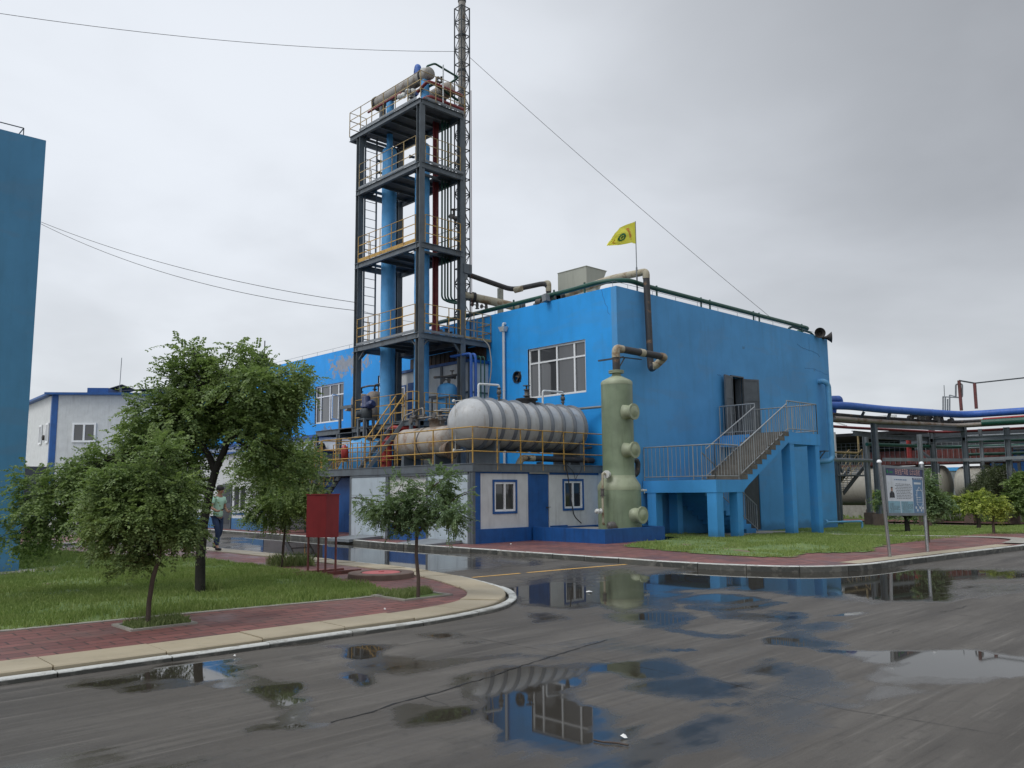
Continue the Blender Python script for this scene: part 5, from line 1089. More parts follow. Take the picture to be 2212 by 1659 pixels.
pipe_thing('top_pipe', [(18.7, 24.7, 16.6), (18.75, yq+.02, 16.66), (20.45, yq+.02, 16.66)], .085, 'pipe_red', 'lower thick red pipe along the top deck edge', 'pipe', 'pipes on the top deck', 10)
pipe_thing('top_pipe', [(18.62, 28.25, 17.35), (18.62, 25.9, 17.35)], .045, 'pipe_red', 'thin red pipe below the long condenser', 'pipe', 'pipes on the top deck', 8)
pipe_thing('top_pipe', [(19.1, 24.9, 17.35), (19.15, yq+.2, 17.38), (20.4, yq+.25, 17.12)], .055, 'pipe_green', 'dark green pipe between the red pipes on the top deck', 'pipe', 'pipes on the top deck', 8)
pipe_thing('vent_post', [(19.36, yq-.1, 16.5), (19.36, yq-.1, 18.12)], .028, 'pvc', 'thin pale upright pipe in front of the top deck pipes', 'pipe', n=8)
m = MB(); rr_ = random.Random(3)
for k in range(9): p_ = Vector((18.55+rr_.uniform(-.05, .1), 24.95+k*.11, 16.75+rr_.uniform(-.2, .45))); m.lathe([(.02, 0), (.10, .05), (.12, .16), (.05, .24)], p_, (rr_.uniform(-1, 1), rr_.uniform(-1, 1), 1), 7)
m.build('insulation', 'offwhite', label='torn white insulation wrap under the condenser', cat='insulation')
valve((18.45, 25.0, 16.9), (0, 0, 1), cv, 1.2)
# ================================================================ TANKS AND MACHINES ON THE DECK
TZ, TR, TY = 3.66, .76, 19.42
bt = thing('storage_tank', (19, TY, 2.4), 'big pale horizontal storage tank with grey steel hoops', 'tank')
m = MB(); prof = [(a, b_) for a, b_ in dome(TR, .62, 9)]; xL, xR = 15.98, 21.45; L = xR-xL
m.lathe(prof+[(a, L-b_*.5) for a, b_ in prof[::-1]], (xL, TY, TZ), (1, 0, 0), 48, False); m.build('shell', 'tank_paint', bt)
for i in range(9):
    x = 16.72+i*.535; m = MB(); m.lathe([(TR+.004, 0), (TR+.03, .012), (TR+.034, .05), (TR+.075, .055), (TR+.075, .085), (TR+.034, .09), (TR+.03, .13), (TR+.004, .142)], (x, TY, TZ), (1, 0, 0), 48, False); m.build('hoop', 'tank_band', bt)
m = MB(); P = []
for i in range(15): a = R(200-i*5.5); P.append((xL+.62*(1-math.sqrt(max(0, 1-(.93-.02*i)**2)))-.006+.0, TY-TR*(.93-.02*i)*math.cos(R(35+i*5)), TZ+TR*(.93-.02*i)*math.sin(R(5+i*5))*.6))
m = MB()
for x in (17.1, 20.9): m.box(x, x+.16, TY-.62, TY+.62, 2.39, 3.22).box(x-.06, x+.22, TY-.66, TY+.66, 2.385, 2.43)
m.build('saddle', 'steel', bt)
m = MB(); m.lathe([(.30, .68), (.30, .86), (.36, .86), (.36, .92)], (19.05, TY, TZ), (0, 0, 1), 24); m.build('manway', 'pipe_wrap', bt)
m = MB(); m.lathe([(.07, .9), (.07, 1.0), (.12, 1.0), (.12, 1.03), (.06, 1.04), (.075, 1.12), (.06, 1.2), (.10, 1.2), (.10, 1.23), (.03, 1.24), (.03, 1.34)], (19.05, TY, TZ), (0, 0, 1), 12).lathe([(.13, 1.34), (.13, 1.36)], (19.05, TY, TZ), (0, 0, 1), 14); m.build('vent_valve', 'valve', bt)
for (x, xe, ty) in ((17.05, 17.78, 4.92), (19.9, 20.72, 4.92)):
    m = MB(); m.pipe([(x, TY+.1, TZ+.7), (x, TY+.1, ty), (xe, TY-.05, ty), (xe, TY-.05, ty-.1)], .035, 10, .08); m.build('vent_pipe', 'pvc', bt)
    m = MB(); m.lathe([(.07, 0), (.07, .03), (.045, .03), (.045, .07), (.075, .08), (.075, .2), (.045, .21), (.045, .25), (.07, .25), (.07, .28)], (xe, TY-.05, ty-.36), (0, 0, 1), 12).cyl((xe, TY-.05, TZ+.7), (xe, TY-.05, ty-.36), .04, 10); m.build('breather', 'valve', bt)
m = MB(); m.lathe([(.09, 0), (.09, .05)], (16.9, TY, TZ+.77), (0, 0, 1), 14); m.build('nozzle', 'pipe_wrap', bt)
g = zx('a4', 790, 1225, 16.05); m = MB(); m.tube([(16.2, g.y-.1, g.z+.02), (16.0, g.y, g.z)], .014, 6); m.tube([(16.0, g.y, g.z), (16.0, g.y, 2.82)], .01, 6).lathe([(.04, 0), (.05, .03), (.04, .06)], (15.97, g.y, g.z), (-1, 0, 0), 10).lathe([(.04, 0), (.05, .03), (.04, .06)], (15.97, g.y, 2.82), (-1, 0, 0), 10).tube([(16.0, g.y, 2.82), (16.2, g.y-.1, 2.84)], .014, 6); m.build('level_gauge', 'offwhite', bt)
t2_ = vessel_y('storage_tank', 17.25, 20.98, 23.75, 3.22, .52, 'vessel', 'stained beige horizontal tank left of the big hooped tank', .45, 'tank')
m = MB(); m.lathe([(.525, 0), (.528, .03), (.525, .06)], (17.25, 22.25, 3.22), (0, 1, 0), 32, False); m.build('weld_band', 'pipe_wrap', t2_)
fc = zy('3', 1465, 1458, 20.86); m = MB(); m.lathe([(.24, .0), (.24, .3)], fc, (0, 1, 0), 24, False); flange(m, fc, (0, -1, 0), .30, .03); bl = flange(m, fc-Vector((0, .04, 0)), (0, -1, 0), .30, .03, 16); mh = m.build('manhole', 'vessel_brown', t2_)
m = MB(); [m.lathe([(.014, 0), (.014, .045)], b, (0, -1, 0), 6) for b in bl]; m.build('bolt', 'steel_dark', mh)
m = MB(); m.box(16.9, 17.6, 21.5, 21.62, 2.39, 2.85).box(16.9, 17.6, 23.2, 23.32, 2.39, 2.85); m.build('saddle', 'steel', t2_)
m = MB(); m.lathe([(.26, .44), (.26, .72), (.32, .72), (.32, .78)], (17.3, 21.9, 3.22), (0, 0, 1), 20); m.build('manway', 'vessel_brown', t2_)
for k, (x, y, z, a) in enumerate(((17.0, 22.6, 3.95, (0, 0, 1)), (17.1, 22.45, 4.1, (0, 1, 0)), (17.0, 22.75, 4.1, (0, 1, 0)), (17.2, 21.6, 4.08, (0, 0, 1)))): valve((x, y, z), a, t2_, 1.3)
m = MB(); m.pipe([(17.0, 23.4, 4.05), (17.0, 23.3, 4.18), (17.0, 22.3, 4.38), (17.0, 22.25, 4.1)], .028, 8, .05).pipe([(17.0, 23.2, 4.05), (17.0, 21.2, 4.05), (17.3, 20.9, 4.05)], .025, 8).pipe([(17.1, 21.8, 4.25), (17.1, 21.0, 4.2)], .022, 8).pipe([(17.2, 21.6, 3.8), (17.2, 21.6, 4.3), (17.6, 21.3, 4.3)], .022, 8); m.build('manifold', 'condenser', t2_)
kt = thing('reactor_kettle', (17.85, 26.95, 2.4), 'rounded light blue reactor kettle under the stirrer motor', 'reactor')
m = MB(); m.lathe([(.76, 2.42), (.83, 2.6), (.87, 2.85), (.87, 3.05), (.82, 3.25), (.70, 3.42), (.52, 3.55), (.3, 3.63), (.1, 3.65)], (17.85, 26.95, 0), (0, 0, 1), 36); m.build('shell', 'column_blue', kt)
m = MB(); m.lathe([(.30, 3.60), (.32, 3.66), (.32, 3.70)], (17.85, 26.95, 0), (0, 0, 1), 24).lathe([(.12, 0), (.12, .2), (.18, .2), (.18, .24)], (17.45, 26.9, 3.45), (-.2, 0, 1), 14).lathe([(.1, 0), (.1, .2), (.16, .2), (.16, .24)], (17.7, 26.5, 3.42), (0, -.2, 1), 14).lathe([(.12, 0), (.12, .2), (.2, .2), (.2, .24)], (17.6, 27.35, 3.42), (0, .2, 1), 14); m.build('nozzle', 'vessel_brown', kt)
m = MB(); m.hexa([(17.0, 27.55, 2.42), (17.3, 27.25, 2.42), (17.4, 27.4, 2.42), (17.1, 27.7, 2.42)], [(17.2, 27.4, 2.95), (17.3, 27.3, 2.95), (17.38, 27.38, 2.95), (17.28, 27.48, 2.95)]); m.build('lug', 'column_blue', kt)
m = MB()
for (x, y) in ((17.65, 26.75), (18.05, 26.75), (17.65, 27.15), (18.05, 27.15)): m.beam((x, y, 3.6), (x, y, 4.35), .09, .09)
m.box(17.6, 18.1, 26.7, 27.2, 4.33, 4.38).box(17.62, 18.08, 26.75, 27.15, 4.0, 4.04); m.build('motor_stand', 'steel', kt)
m = MB(); m.lathe([(.2, 4.38), (.24, 4.42), (.24, 4.72), (.18, 4.78)], (17.85, 26.95, 0), (0, 0, 1), 8).cyl((17.5, 27.1, 4.55), (17.85, 26.95, 4.55), .12, 12); m.build('gearbox', 'steel_dark', kt)
m = MB(); m.lathe([(.15, 4.78), (.2, 4.8), (.2, 4.84), (.165, 4.86), (.165, 5.2), (.12, 5.26), (.03, 5.27)], (17.85, 26.95, 0), (0, 0, 1), 18).lathe([(.1, 0), (.16, .05), (.16, .28), (.1, .33)], (17.8, 26.75, 4.85), (.15, -1, .25), 14).cyl((17.7, 26.35, 4.9), (17.7, 26.5, 4.9), .05, 10); m.build('motor', 'motor_blue', kt)
vv = {}
for k, (x, y, r, lb) in enumerate(((19.6, 29.98, .42, 'left grey brown upright vessel on the side platform left of the tower'), (19.55, 28.9, .37, 'right grey brown upright vessel partly behind the tower leg'))):
    c = thing('process_vessel', (x, y, 4.2), lb, 'vessel', 'upright vessels left of the tower'); vv[k] = c
    m = MB(); m.lathe([(.02, 4.52), (r*.5, 4.56), (r*.85, 4.66), (r, 4.82), (r, 5.48), (r*.86, 5.62), (r*.5, 5.72), (.02, 5.75)], (x, y, 0), (0, 0, 1), 28); m.build('shell', 'vessel_brown', c)
    m = MB(); m.pipe([(x, y, 5.7), (x, y, 6.0), (x, y-.6, 6.02), (x+.1, y-1.2, 5.98)], .04, 8, .1).lathe([(.09, 5.8), (.09, 5.84)], (x, y, 0), (0, 0, 1), 12); m.build('outlet', 'pipe_wrap', c)
    m = MB(); m.hexa([(x-.6, y+.2, 5.0), (x-.3, y+.2, 5.0), (x-.3, y+.35, 5.0), (x-.6, y+.35, 5.0)], [(x-.42, y+.2, 5.25), (x-.3, y+.2, 5.25), (x-.3, y+.35, 5.25), (x-.42, y+.35, 5.25)]); m.build('lug', 'vessel_brown', c)
    m = MB(); 
    for a in range(3): m.beam((x+r*.8*math.cos(a*2.1+.5), y+r*.8*math.sin(a*2.1+.5), 4.17), (x+r*.85*math.cos(a*2.1+.5), y+r*.85*math.sin(a*2.1+.5), 4.9), .08, .08)
    m.build('leg', 'steel', c)
sp3 = thing('side_platform', (19.3, 30, 2.4), 'grey steel frame carrying the two upright vessels', 'platform')
m = MB(); m.ibeam((18.2, 28.45, 4.05), (18.2, 31.2, 4.05), .1, .22, .02).ibeam((18.2, 31.2, 4.05), (20.6, 31.2, 4.05), .1, .22, .02).box(18.2, 20.6, 29.45, 31.2, 4.13, 4.16); m.build('frame', 'steel', sp3)
m = MB(); m.beam((18.2, 31.1, 2.4), (18.2, 31.1, 3.95), .1, .1).beam((20.5, 31.1, 2.4), (20.5, 31.1, 3.95), .1, .1).beam((18.2, 29.5, 2.4), (18.2, 29.5, 3.95), .1, .1); m.build('post', 'steel', sp3)
bt2 = thing('buffer_tank', (20.2, 24.95, 4.17), 'small upright blue tank on a steel frame at the tower foot', 'tank')
m = MB(); m.lathe([(.12, 4.42), (.30, 4.5), (.38, 4.64), (.39, 4.8), (.39, 5.5), (.37, 5.58), (.28, 5.68), (.1, 5.74), (.02, 5.75)], (20.2, 24.95, 0), (0, 0, 1), 28); m.build('shell', 'column_blue', bt2)
m = MB()
for (x, y) in ((19.8, 24.5), (20.62, 24.5), (19.8, 25.38), (20.62, 25.38)): m.beam((x, y, 4.17), (x, y, 5.15), .05, .05)
m.box(19.76, 20.66, 24.46, 24.52, 5.1, 5.17).box(19.76, 19.82, 24.52, 25.4, 5.1, 5.17).box(20.6, 20.66, 24.52, 25.4, 5.1, 5.17); m.build('frame', 'steel', bt2)
valve((20.2, 24.85, 5.85), (0, 0, 1), bt2, 1.3); valve((20.4, 24.9, 5.98), (1, -.1, .1), bt2, 1.2); m = MB(); m.pipe([(19.3, 24.6, 5.85), (20.0, 24.8, 5.95), (20.65, 24.7, 6.1)], .05, 8); m.build('manifold', 'valve', bt2)
# white metal shed under the first deck
sh = thing('metal_shed', (21.2, 26.8, 2.4), 'white sandwich panel shed with blue trim under the lowest tower deck', 'shed')
m = MB(); wall_rect(m, 'x', 20.75, 24.3, 29.3, 2.4, 6.55, [(28.42, 29.18, 5.2, 5.98)], .05, 1); m.box(20.80, XA-.01, 24.3, 24.35, 2.4, 6.55).box(20.8, XA-.01, 29.25, 29.3, 2.4, 6.55); m.build('wall', 'white_wall', sh)
m = MB(); m.box(20.68, XA-.01, 24.22, 29.36, 6.55, 6.66); m.build('roof', 'navy', sh); window(sh, 'x', 20.75, 28.42, 29.18, 5.2, 5.98, (.5,), None, -1, depth=.03, fw=.05, trim='navy', gl='glass_dark')
MB().box(20.72, 20.745, 27.7, 28.2, 4.2, 6.1).build('door', 'navy', sh)
m = MB(); m.box(20.72, 20.745, 24.25, 29.3, 5.35, 5.42).box(20.75, XA-.02, 24.27, 24.295, 5.35, 5.42).box(20.7, 20.745, 25.9, 26.02, 2.4, 6.55).box(20.70, 20.76, 24.24, 24.3, 2.4, 6.55); m.build('rail', 'steel', sh)
for k, x in enumerate((20.34, 20.56)): pipe_thing('blue_downpipe', [(x-.25+.02*k, 24.6, 6.72), (x, 23.75, 6.76), (x, 23.7, 6.6), (x, 23.7, 4.0)], .055, 'pipe_blue', ('left' if k == 0 else 'right')+' one of the two thick royal blue vertical pipes behind the big tank', 'pipe', 'royal blue pipes behind the big tank', 12, .12)
for k, x in enumerate((20.78, 20.97)): pipe_thing('green_downpipe', [(x-.1, 24.2, 6.68), (x, 23.7, 6.7), (x, 23.65, 6.6), (x, 23.65, 4.0)], .026, 'pipe_green', ('left' if k == 0 else 'right')+' one of the two thin green vertical pipes behind the big tank', 'pipe', 'thin green pipes behind the big tank', 8, .06)
m = MB(); m.pipe([(21.25, 24.05, 7.45), (21.35, 23.8, 7.2), (21.3, 23.6, 6.4), (21.1, 23.6, 5.2), (21.0, 23.6, 4.2)], .022, 8, .3); m.build('hose', 'hose', label='pale hose hanging from the walkway behind the big tank', cat='hose')
pr_ = thing('fire_pump', (17.9, 25.3, 2.4), 'bright red pump pipework behind the deck rail', 'pump')
m = MB(); m.pipe([(18.0, 25.9, 2.42), (18.0, 25.9, 3.5), (18.0, 24.3, 3.55)], .12, 12, .2).pipe([(17.7, 25.2, 2.42), (17.7, 25.2, 3.9), (18.1, 24.2, 3.9)], .11, 12, .2).pipe([(18.3, 25.6, 3.1), (18.3, 24.2, 3.1)], .13, 12); m.build('pipework', 'pump_red', pr_)
m = MB()
for (x, y, z) in ((18.0, 25.9, 2.7), (18.0, 25.9, 3.2), (17.7, 25.2, 3.3), (17.7, 25.2, 2.8)): m.lathe([(.18, 0), (.18, .06)], (x, y, z), (0, 0, 1), 16)
m.build('flange', 'pump_red', pr_); m = MB(); m.lathe([(.05, 0), (.13, .04), (.14, .4), (.06, .55)], (16.45, 26.15, 2.75), (0, .1, 1), 16); m.build('fire_bottle', 'pump_red', label='small bright red drum hanging in front of the blue kettle', cat='drum')
pl_ = thing('deck_pipe', (19.5, 18.75, 2.4), 'black foil wrapped pipe lying on the deck behind the railing', 'pipe')
c = zy('4', 900, 780, 18.85); m = MB(); m.pipe([(c.x+.15, 18.85, 2.62), (21.6, 18.85, 2.60)], .095, 12); m.build('pipe_run', 'pipe_wrap', pl_)
m = MB(); m.pipe([(c.x-.08, 18.95, 2.40), (c.x, 18.88, 2.62), (c.x+.5, 18.85, 2.62)], .108, 12, .15); m.build('elbow', 'pipe_cream', pl_)
for x in (19.0, 20.3): MB().box(x, x+.06, 18.74, 18.96, 2.385, 2.51).build('support', 'steel', pl_)
m = MB(); m.tube([(21.2, 19.0, 3.0), (21.65, 18.95, 3.05)], .05, 8).lathe([(.08, 0), (.08, .05)], (21.2, 19.0, 3.0), (1, 0, 0), 14); m.tube([(21.1, 19.05, 3.25), (21.0, 19.1, 3.45), (21.15, 19.1, 3.4), (21.2, 19.0, 3.05)], .015, 6); m.build('outlet_valve', 'valve', bt)
pipe_thing('wall_pipe', [(21.2, 19.3, 4.36), (21.62, 18.4, 4.40), (21.65, 17.95, 4.42)], .045, 'steel_light', 'thin grey pipe between tank end and scrubber on the left blue wall', 'pipe', n=10)
# ================================================================ BUILDINGS ON THE LEFT
lb = thing('office_block', (0, 19.6, 0), 'tall plain blue rendered building cut by the left edge', 'building')
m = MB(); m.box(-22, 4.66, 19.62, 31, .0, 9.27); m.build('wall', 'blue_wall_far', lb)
m = MB(); m.tube([(4.3, 20, 9.57), (-15, 20, 9.57)], .012, 6).tube([(4.3, 20, 9.25), (4.3, 20, 9.57), (4.3, 30, 9.57)], .012, 6)
for x in np.arange(-14, 4, 1.6): m.tube([(x, 20, 9.25), (x, 20, 9.57)], .01, 5)
m.build('earth_wire', 'steel_dark', lb)
flat('apron', [(-20, 19.1), (5.1, 19.1), (5.8, 19.5), (5.4, 19.85), (4.66, 19.85), (4.66, 19.62), (-20, 19.62)], .075, 'concrete')
# low white lean-to along the far end of the blue building
lt = thing('lean_to', (17.5, 36, 0), 'low white lean-to with blue eave and blue skirting behind the trees', 'building')
LX = 16.2
m = MB(); wall_rect(m, 'x', LX, 31.7, 50, .05, 3.3, [(33.3, 34.5, .84, 1.95)], .12, 1); m.box(LX+.12, 20.6, 31.7, 31.82, .05, 3.3).box(LX+.12, 20.6, 49.88, 50, .05, 3.3); m.build('wall', 'white_wall', lt)
m = MB(); m.box(LX-.03, LX-.001, 31.65, 34.56, .05, .56).box(LX-.03, LX-.001, 35.55, 50, .05, .56); m.build('skirting', 'skirting_blue', lt)
m = MB(); m.box(LX-.02, LX-.001, 31.66, 31.85, .56, 3.3).box(LX-.15, 20.6, 31.5, 50.1, 3.3, 3.38); m.build('roof', 'navy', lt)
window(lt, 'x', LX, 33.3, 34.5, .84, 1.95, (.5,), None, -1, depth=.05, fw=.07, trim=None); MB().box(LX-.03, LX-.002, 33.25, 34.55, .72, .78).build('sill', 'navy', lt)
m = MB(); m.box(LX-.05, LX-.002, 34.62, 35.5, .06, 2.03); d_ = m.build('door', 'door_grey', lt); m = MB(); m.box(LX-.06, LX-.052, 34.75, 35.38, 1.2, 1.85).box(LX-.06, LX-.052, 34.75, 35.38, .3, 1.0); m.build('door_panel', 'steel_dark', d_)
uw = thing('side_annex', (21, 38, 0), 'grey white wall strip with dark blue eave below the peeling facade windows', 'building')
MB().box(20.72, XA-.01, 31.6, 48, .05, 4.2).build('wall', 'white_wall', uw); m = MB(); m.box(20.5, XA-.01, 31.4, 48.1, 4.2, 4.34); m.build('eave', 'navy', uw)
horn(uw, (20.6, 34.6, 3.7), (-.9, -.4, 0), .9, 'fan_outlet')
# white prefabricated hall far left, turned to face the camera
wh = thing('prefab_hall', (0, 0, 0), 'white prefabricated two-storey hall with blue corner trim seen left of the big tree', 'building')
P0 = CAM+ray(115, 850)*(54/1.0); P0.z = 0; ea = Fh*1.0; ra = Vector((Fh.y, -Fh.x, 0))
dR = (ra*math.sin(R(83))+Fh*math.cos(R(83))).normalized(); dL = (-ra*math.sin(R(40))+Fh*math.cos(R(40))).normalized(); H = 8.0
wh.location = P0; wh['_org'] = tuple(P0)
def pslab(m, a, d, n, u0, u1, z0, z1, t0, t1):
    q = [a+d*u0+n*t0, a+d*u1+n*t0, a+d*u1+n*t1, a+d*u0+n*t1]
    if (q[1]-q[0]).cross(q[2]-q[1]).z < 0: q = q[::-1]
    return m.hexa([Vector((p.x, p.y, z0)) for p in q], [Vector((p.x, p.y, z1)) for p in q])
nR = Vector((-dR.y, dR.x, 0)); nR = nR if nR.dot(Fh) > 0 else -nR; nL = Vector((-dL.y, dL.x, 0)); nL = nL if nL.dot(ra) > 0 else -nL
m = MB(); pslab(m, P0, dR, nR, 0, 24, 0, H, 0, .3); pslab(m, P0, dL, nL, 0, 16, 0, H, .02, .3); m.build('wall', 'white_wall', wh)
m = MB(); pslab(m, P0, dR, nR, -.4, 24, H, H+.14, -.35, 12); pslab(m, P0, dL, nL, .0, 16, H, H+.14, -.35, .4); m.build('roof', 'navy', wh)
m = MB(); pslab(m, P0, dR, nR, -.02, .34, 0, H, -.03, -.001); pslab(m, P0, dL, nL, 0, .3, 0, H, -.03, -.001); m.build('corner_trim', 'navy', wh)
def pwin(d, n, u0, u1, z0, z1, dark=True):
    f = MB(); w = .12
    for (a, b_, c, e) in ((u0, u1, z0, z0+w), (u0, u1, z1-w, z1), (u0, u0+w, z0+w, z1-w), (u1-w, u1, z0+w, z1-w), ((u0+u1)/2-w/2, (u0+u1)/2+w/2, z0+w, z1-w)): pslab(f, P0, d, n, a, b_, c, e, -.07, -.005)
    o_ = f.build('window', 'vinyl', wh); g_ = MB(); pslab(g_, P0, d, n, u0+w, u1-w, z0+w, z1-w, -.03, -.01); g_.build('pane', 'glass_dark', o_)
pwin(dR, nR, 1.3, 2.75, 4.95, 6.2); pwin(dR, nR, 5.2, 6.7, 4.95, 6.2); pwin(dL, nL, .6, 1.35, 4.95, 6.25); pwin(dL, nL, 2.6, 3.4, 4.95, 6.25)
m = MB(); m.lathe([(.17, 0), (.18, .1), (.12, .12)], P0+dL*1.95+Vector((0, 0, 5.35)), -nL, 16); m.build('exhaust_fan', 'speaker_black', wh)
m = MB(); pslab(m, P0, dR, nR, 1.85, 3.15, H+.14, H+.55, .6, 4); m.build('roof_box', 'navy', wh)
m = MB(); q_ = P0+dR*3.4+nR*1.5; 
for k in range(2):
    a = q_+dR*(.0+4.4*k); s_ = 1 if k == 0 else -1
    c0 = [a+dR*(-1.2)+Vector((0, 0, H+1.15)), a+dR*1.3+Vector((0, 0, H+1.75 if k == 0 else H+1.25)), a+dR*1.3+nR*5+Vector((0, 0, H+1.75 if k == 0 else H+1.25)), a+dR*(-1.2)+nR*5+Vector((0, 0, H+1.15))]
c0 = [q_-dR*.6+Vector((0, 0, H+.55)), q_+dR*.3+Vector((0, 0, H+.85)), q_+dR*.3+nR*3+Vector((0, 0, H+.85)), q_-dR*.6+nR*3+Vector((0, 0, H+.55))]; m.hexa(c0, [p+Vector((0, 0, .06)) for p in c0])
c0 = [q_+dR*.3+Vector((0, 0, H+.45)), q_+dR*2.7+Vector((0, 0, H+.62)), q_+dR*2.7+nR*3+Vector((0, 0, H+.62)), q_+dR*.3+nR*3+Vector((0, 0, H+.8))]; m.hexa(c0, [p+Vector((0, 0, .06)) for p in c0])
m.build('canopy', 'steel_dark', wh); m = MB()
for u in (.25, 2.5): m.beam(q_+dR*u+Vector((0, 0, H+.1)), q_+dR*u+Vector((0, 0, H+.7)), .09, .09)
m.tube([q_+dR*.15+Vector((0, 0, H+.1)), q_+dR*.2+Vector((0, 0, H+2.7))], .022, 6); m.build('mast', 'steel_light', wh)
m = MB(); m.tube([P0+dR*5.6+nR*1+Vector((0, 0, H+.25)), P0+dR*8.5+nR*1+Vector((0, 0, H+.65))], .09, 10); m.build('roof_duct', 'steel_light', wh)
# shadowy gateway wall behind the island
gw = thing('gate_wall', (8, 46, 0), 'grey shaded wall and dark doorway low behind the trees', 'wall'); m = MB(); m.box(3, 12, 46, 46.3, 0, 3.0); m.build('wall', 'door_grey', gw); MB().box(5, 6.4, 45.9, 45.99, 0, 2.3).build('doorway', 'dark_inside', gw)
# ================================================================ SMALL THINGS ON THE ISLAND
rb = thing('fire_cabinet', (8.2, 13.8, .06), 'dark red metal box on four thin legs over two skids', 'cabinet')
bx0 = zz('L3', 1605, 1285, .06); bL = zz('L3', 1415, 1275, .06); bR = zz('L3', 1715, 1275, .06); bB = Vector((bL.x+bR.x-bx0.x, bL.y+bR.y-bx0.y, .06))
ztop_ = on_d(q0 := 1, 1, (1, 1)).z if False else None
def lift(px_, py_, b): return on_d(px_, py_, (b.x, b.y)).z
zc0 = lift((700+1610*800/2212)/1.8228, (1800+875*800/2212)/1.8228, bx0); zc1 = lift((700+1620*800/2212)/1.8228, (1800+412*800/2212)/1.8228, bx0)
n1_ = (bL-bx0).normalized()*.03; n2_ = (bR-bx0).normalized()*.03
Q = [bx0-n1_-n2_, bR-n1_+n2_, bB+n1_+n2_, bL+n1_-n2_]
m = MB(); m.hexa([Vector((p.x, p.y, zc0)) for p in Q], [Vector((p.x, p.y, zc1)) for p in Q]); m.build('box', 'red_box', rb)
Qo = [p+(p-(bx0+bB)/2).normalized()*.02 for p in Q]; m = MB(); m.hexa([Vector((p.x, p.y, zc1)) for p in Qo], [Vector((p.x, p.y, zc1+.02)) for p in Qo]); m.build('lid', 'red_box', rb)
for p in (bx0, bL, bR, bB): MB().beam((p.x, p.y, .06), (p.x, p.y, zc0), .03, .03).build('leg', 'red_rust', rb)
for a, b_ in ((bx0, bR), (bL, bB)):
    d_ = (b_-a).normalized(); MB().beam(a-d_*.6+Vector((0, 0, .03)), b_+d_*.58+Vector((0, 0, .03)), .06, .06).build('skid', 'red_rust', rb)
mh = thing('manhole', (8.98, 13.0, .06), 'round concrete manhole ring with faded pink lid on the red pavers', 'manhole')
m = MB()
for pr_2 in ([(.60, .10), (.60, .213)], [(.60, .213), (.588, .224)], [(.588, .224), (.38, .226)], [(.38, .226), (.372, .205)], [(.372, .205), (.01, .205)]): m.lathe(pr_2, (8.98, 13.0, -.07), (0, 0, 1), 44, False)
m.build('ring', 'concrete_brown', mh)
m = MB(); m.lathe([(.345, .206), (.345, .222), (.33, .226), (.01, .228)], (8.98, 13.0, -.07), (0, 0, 1), 40, False).box(8.93, 9.03, 12.98, 13.01, .158, .17); m.build('lid', 'lid_pink', mh)
def litter(name, P, s, label):
    m = MB(); r = random.Random(int(P.x*99)); q = [P+Vector((math.cos(a)*s*r.uniform(.6, 1), math.sin(a)*s*r.uniform(.5, 1), r.uniform(.004, .02))) for a in np.linspace(0, 5.6, 8)]
    m.add([P+Vector((0, 0, .03))]+q, [(0, i+1, (i+1) % 8+1) for i in range(8)]); m.build('litter', 'litter_white', label=label, cat='litter')
litter('l', zc(L6, 1825, 1117), .035, 'crumpled white scrap on wet asphalt near the front right cracks'); litter('l', zc(L6, 1610, 210), .06, 'small white scrap in the puddle below the scrubber')
litter('l', zc(L6, 340, 345)+Vector((0, 0, .056)), .02, 'tiny white scrap on the red pavers near the kerb bend'); litter('l', zz('4', 800, 1535, .1), .035, 'white scrap on the pavement in front of the white room')
litter('l', zc((0, 2000, 1400/2212), 1460, 928), .015, 'tiny white scrap beside the front kerb')
m = MB(); P = [zc(L6, x, y)+Vector((0, 0, .01)) for x, y in ((1640, 1137), (1700, 1150), (1780, 1155), (1855, 1168))]; m.tube(P, .006, 5); m.build('twig', 'bark_thin', label='short straight twig lying on the wet asphalt', cat='twig')
# ================================================================ NOTICE BOARD
sg = thing('notice_board', (19.8, 7.87, .1), 'blue and white notice board between two stainless posts on the right pavement', 'notice board')
SYp = 7.87; p1 = zy('7', 735, 1540, SYp); p2 = zy('7', 1035, 1500, SYp)
for x, zt in ((p1.x-.14, 2.17), (p2.x+.05, 2.17)):
    lean = -.12 if x < 19.5 else -.02
    m = MB(); m.tube([(x+.14 if x < 19.5 else x, SYp, .08), (x+lean+.02, SYp, zt)], .036, 14); pst = m.build('post', 'stainless', sg); m = MB(); m.lathe([(.055, -.02), (.05, .01), (.03, .035), (.005, .04)], (x+lean+.02, SYp, zt), (0, 0, 1), 14); m.build('cap', 'vinyl', pst)
c00 = zy('7', 712, 1185, SYp); c10 = zy('7', 1005, 1185, SYp); c01 = zy('7', 680, 810, SYp); c11 = zy('7', 985, 828, SYp)
def sgp(u, v, o_=0.): b_ = c00+(c10-c00)*u; t_ = c01+(c11-c01)*u; p = b_+(t_-b_)*v; return Vector((p.x, SYp-.03-o_, p.z))
def srect(u0, u1, v0, v1, o_, mat, name, pr=None):
    m = MB(); a = [sgp(u0, v0, o_), sgp(u1, v0, o_), sgp(u1, v1, o_), sgp(u0, v1, o_)]; m.hexa([p+Vector((0, .0015, 0)) for p in a], a); return m.build(name, mat, pr or sg)
m = MB(); a = [sgp(-.02, -.02, 0), sgp(1.02, -.02, 0), sgp(1.02, 1.02, 0), sgp(-.02, 1.02, 0)]; m.hexa([p+Vector((0, .05, 0)) for p in a], [p+Vector((0, .004, 0)) for p in a]); m.build('backing', 'steel', sg)
fr = MB()
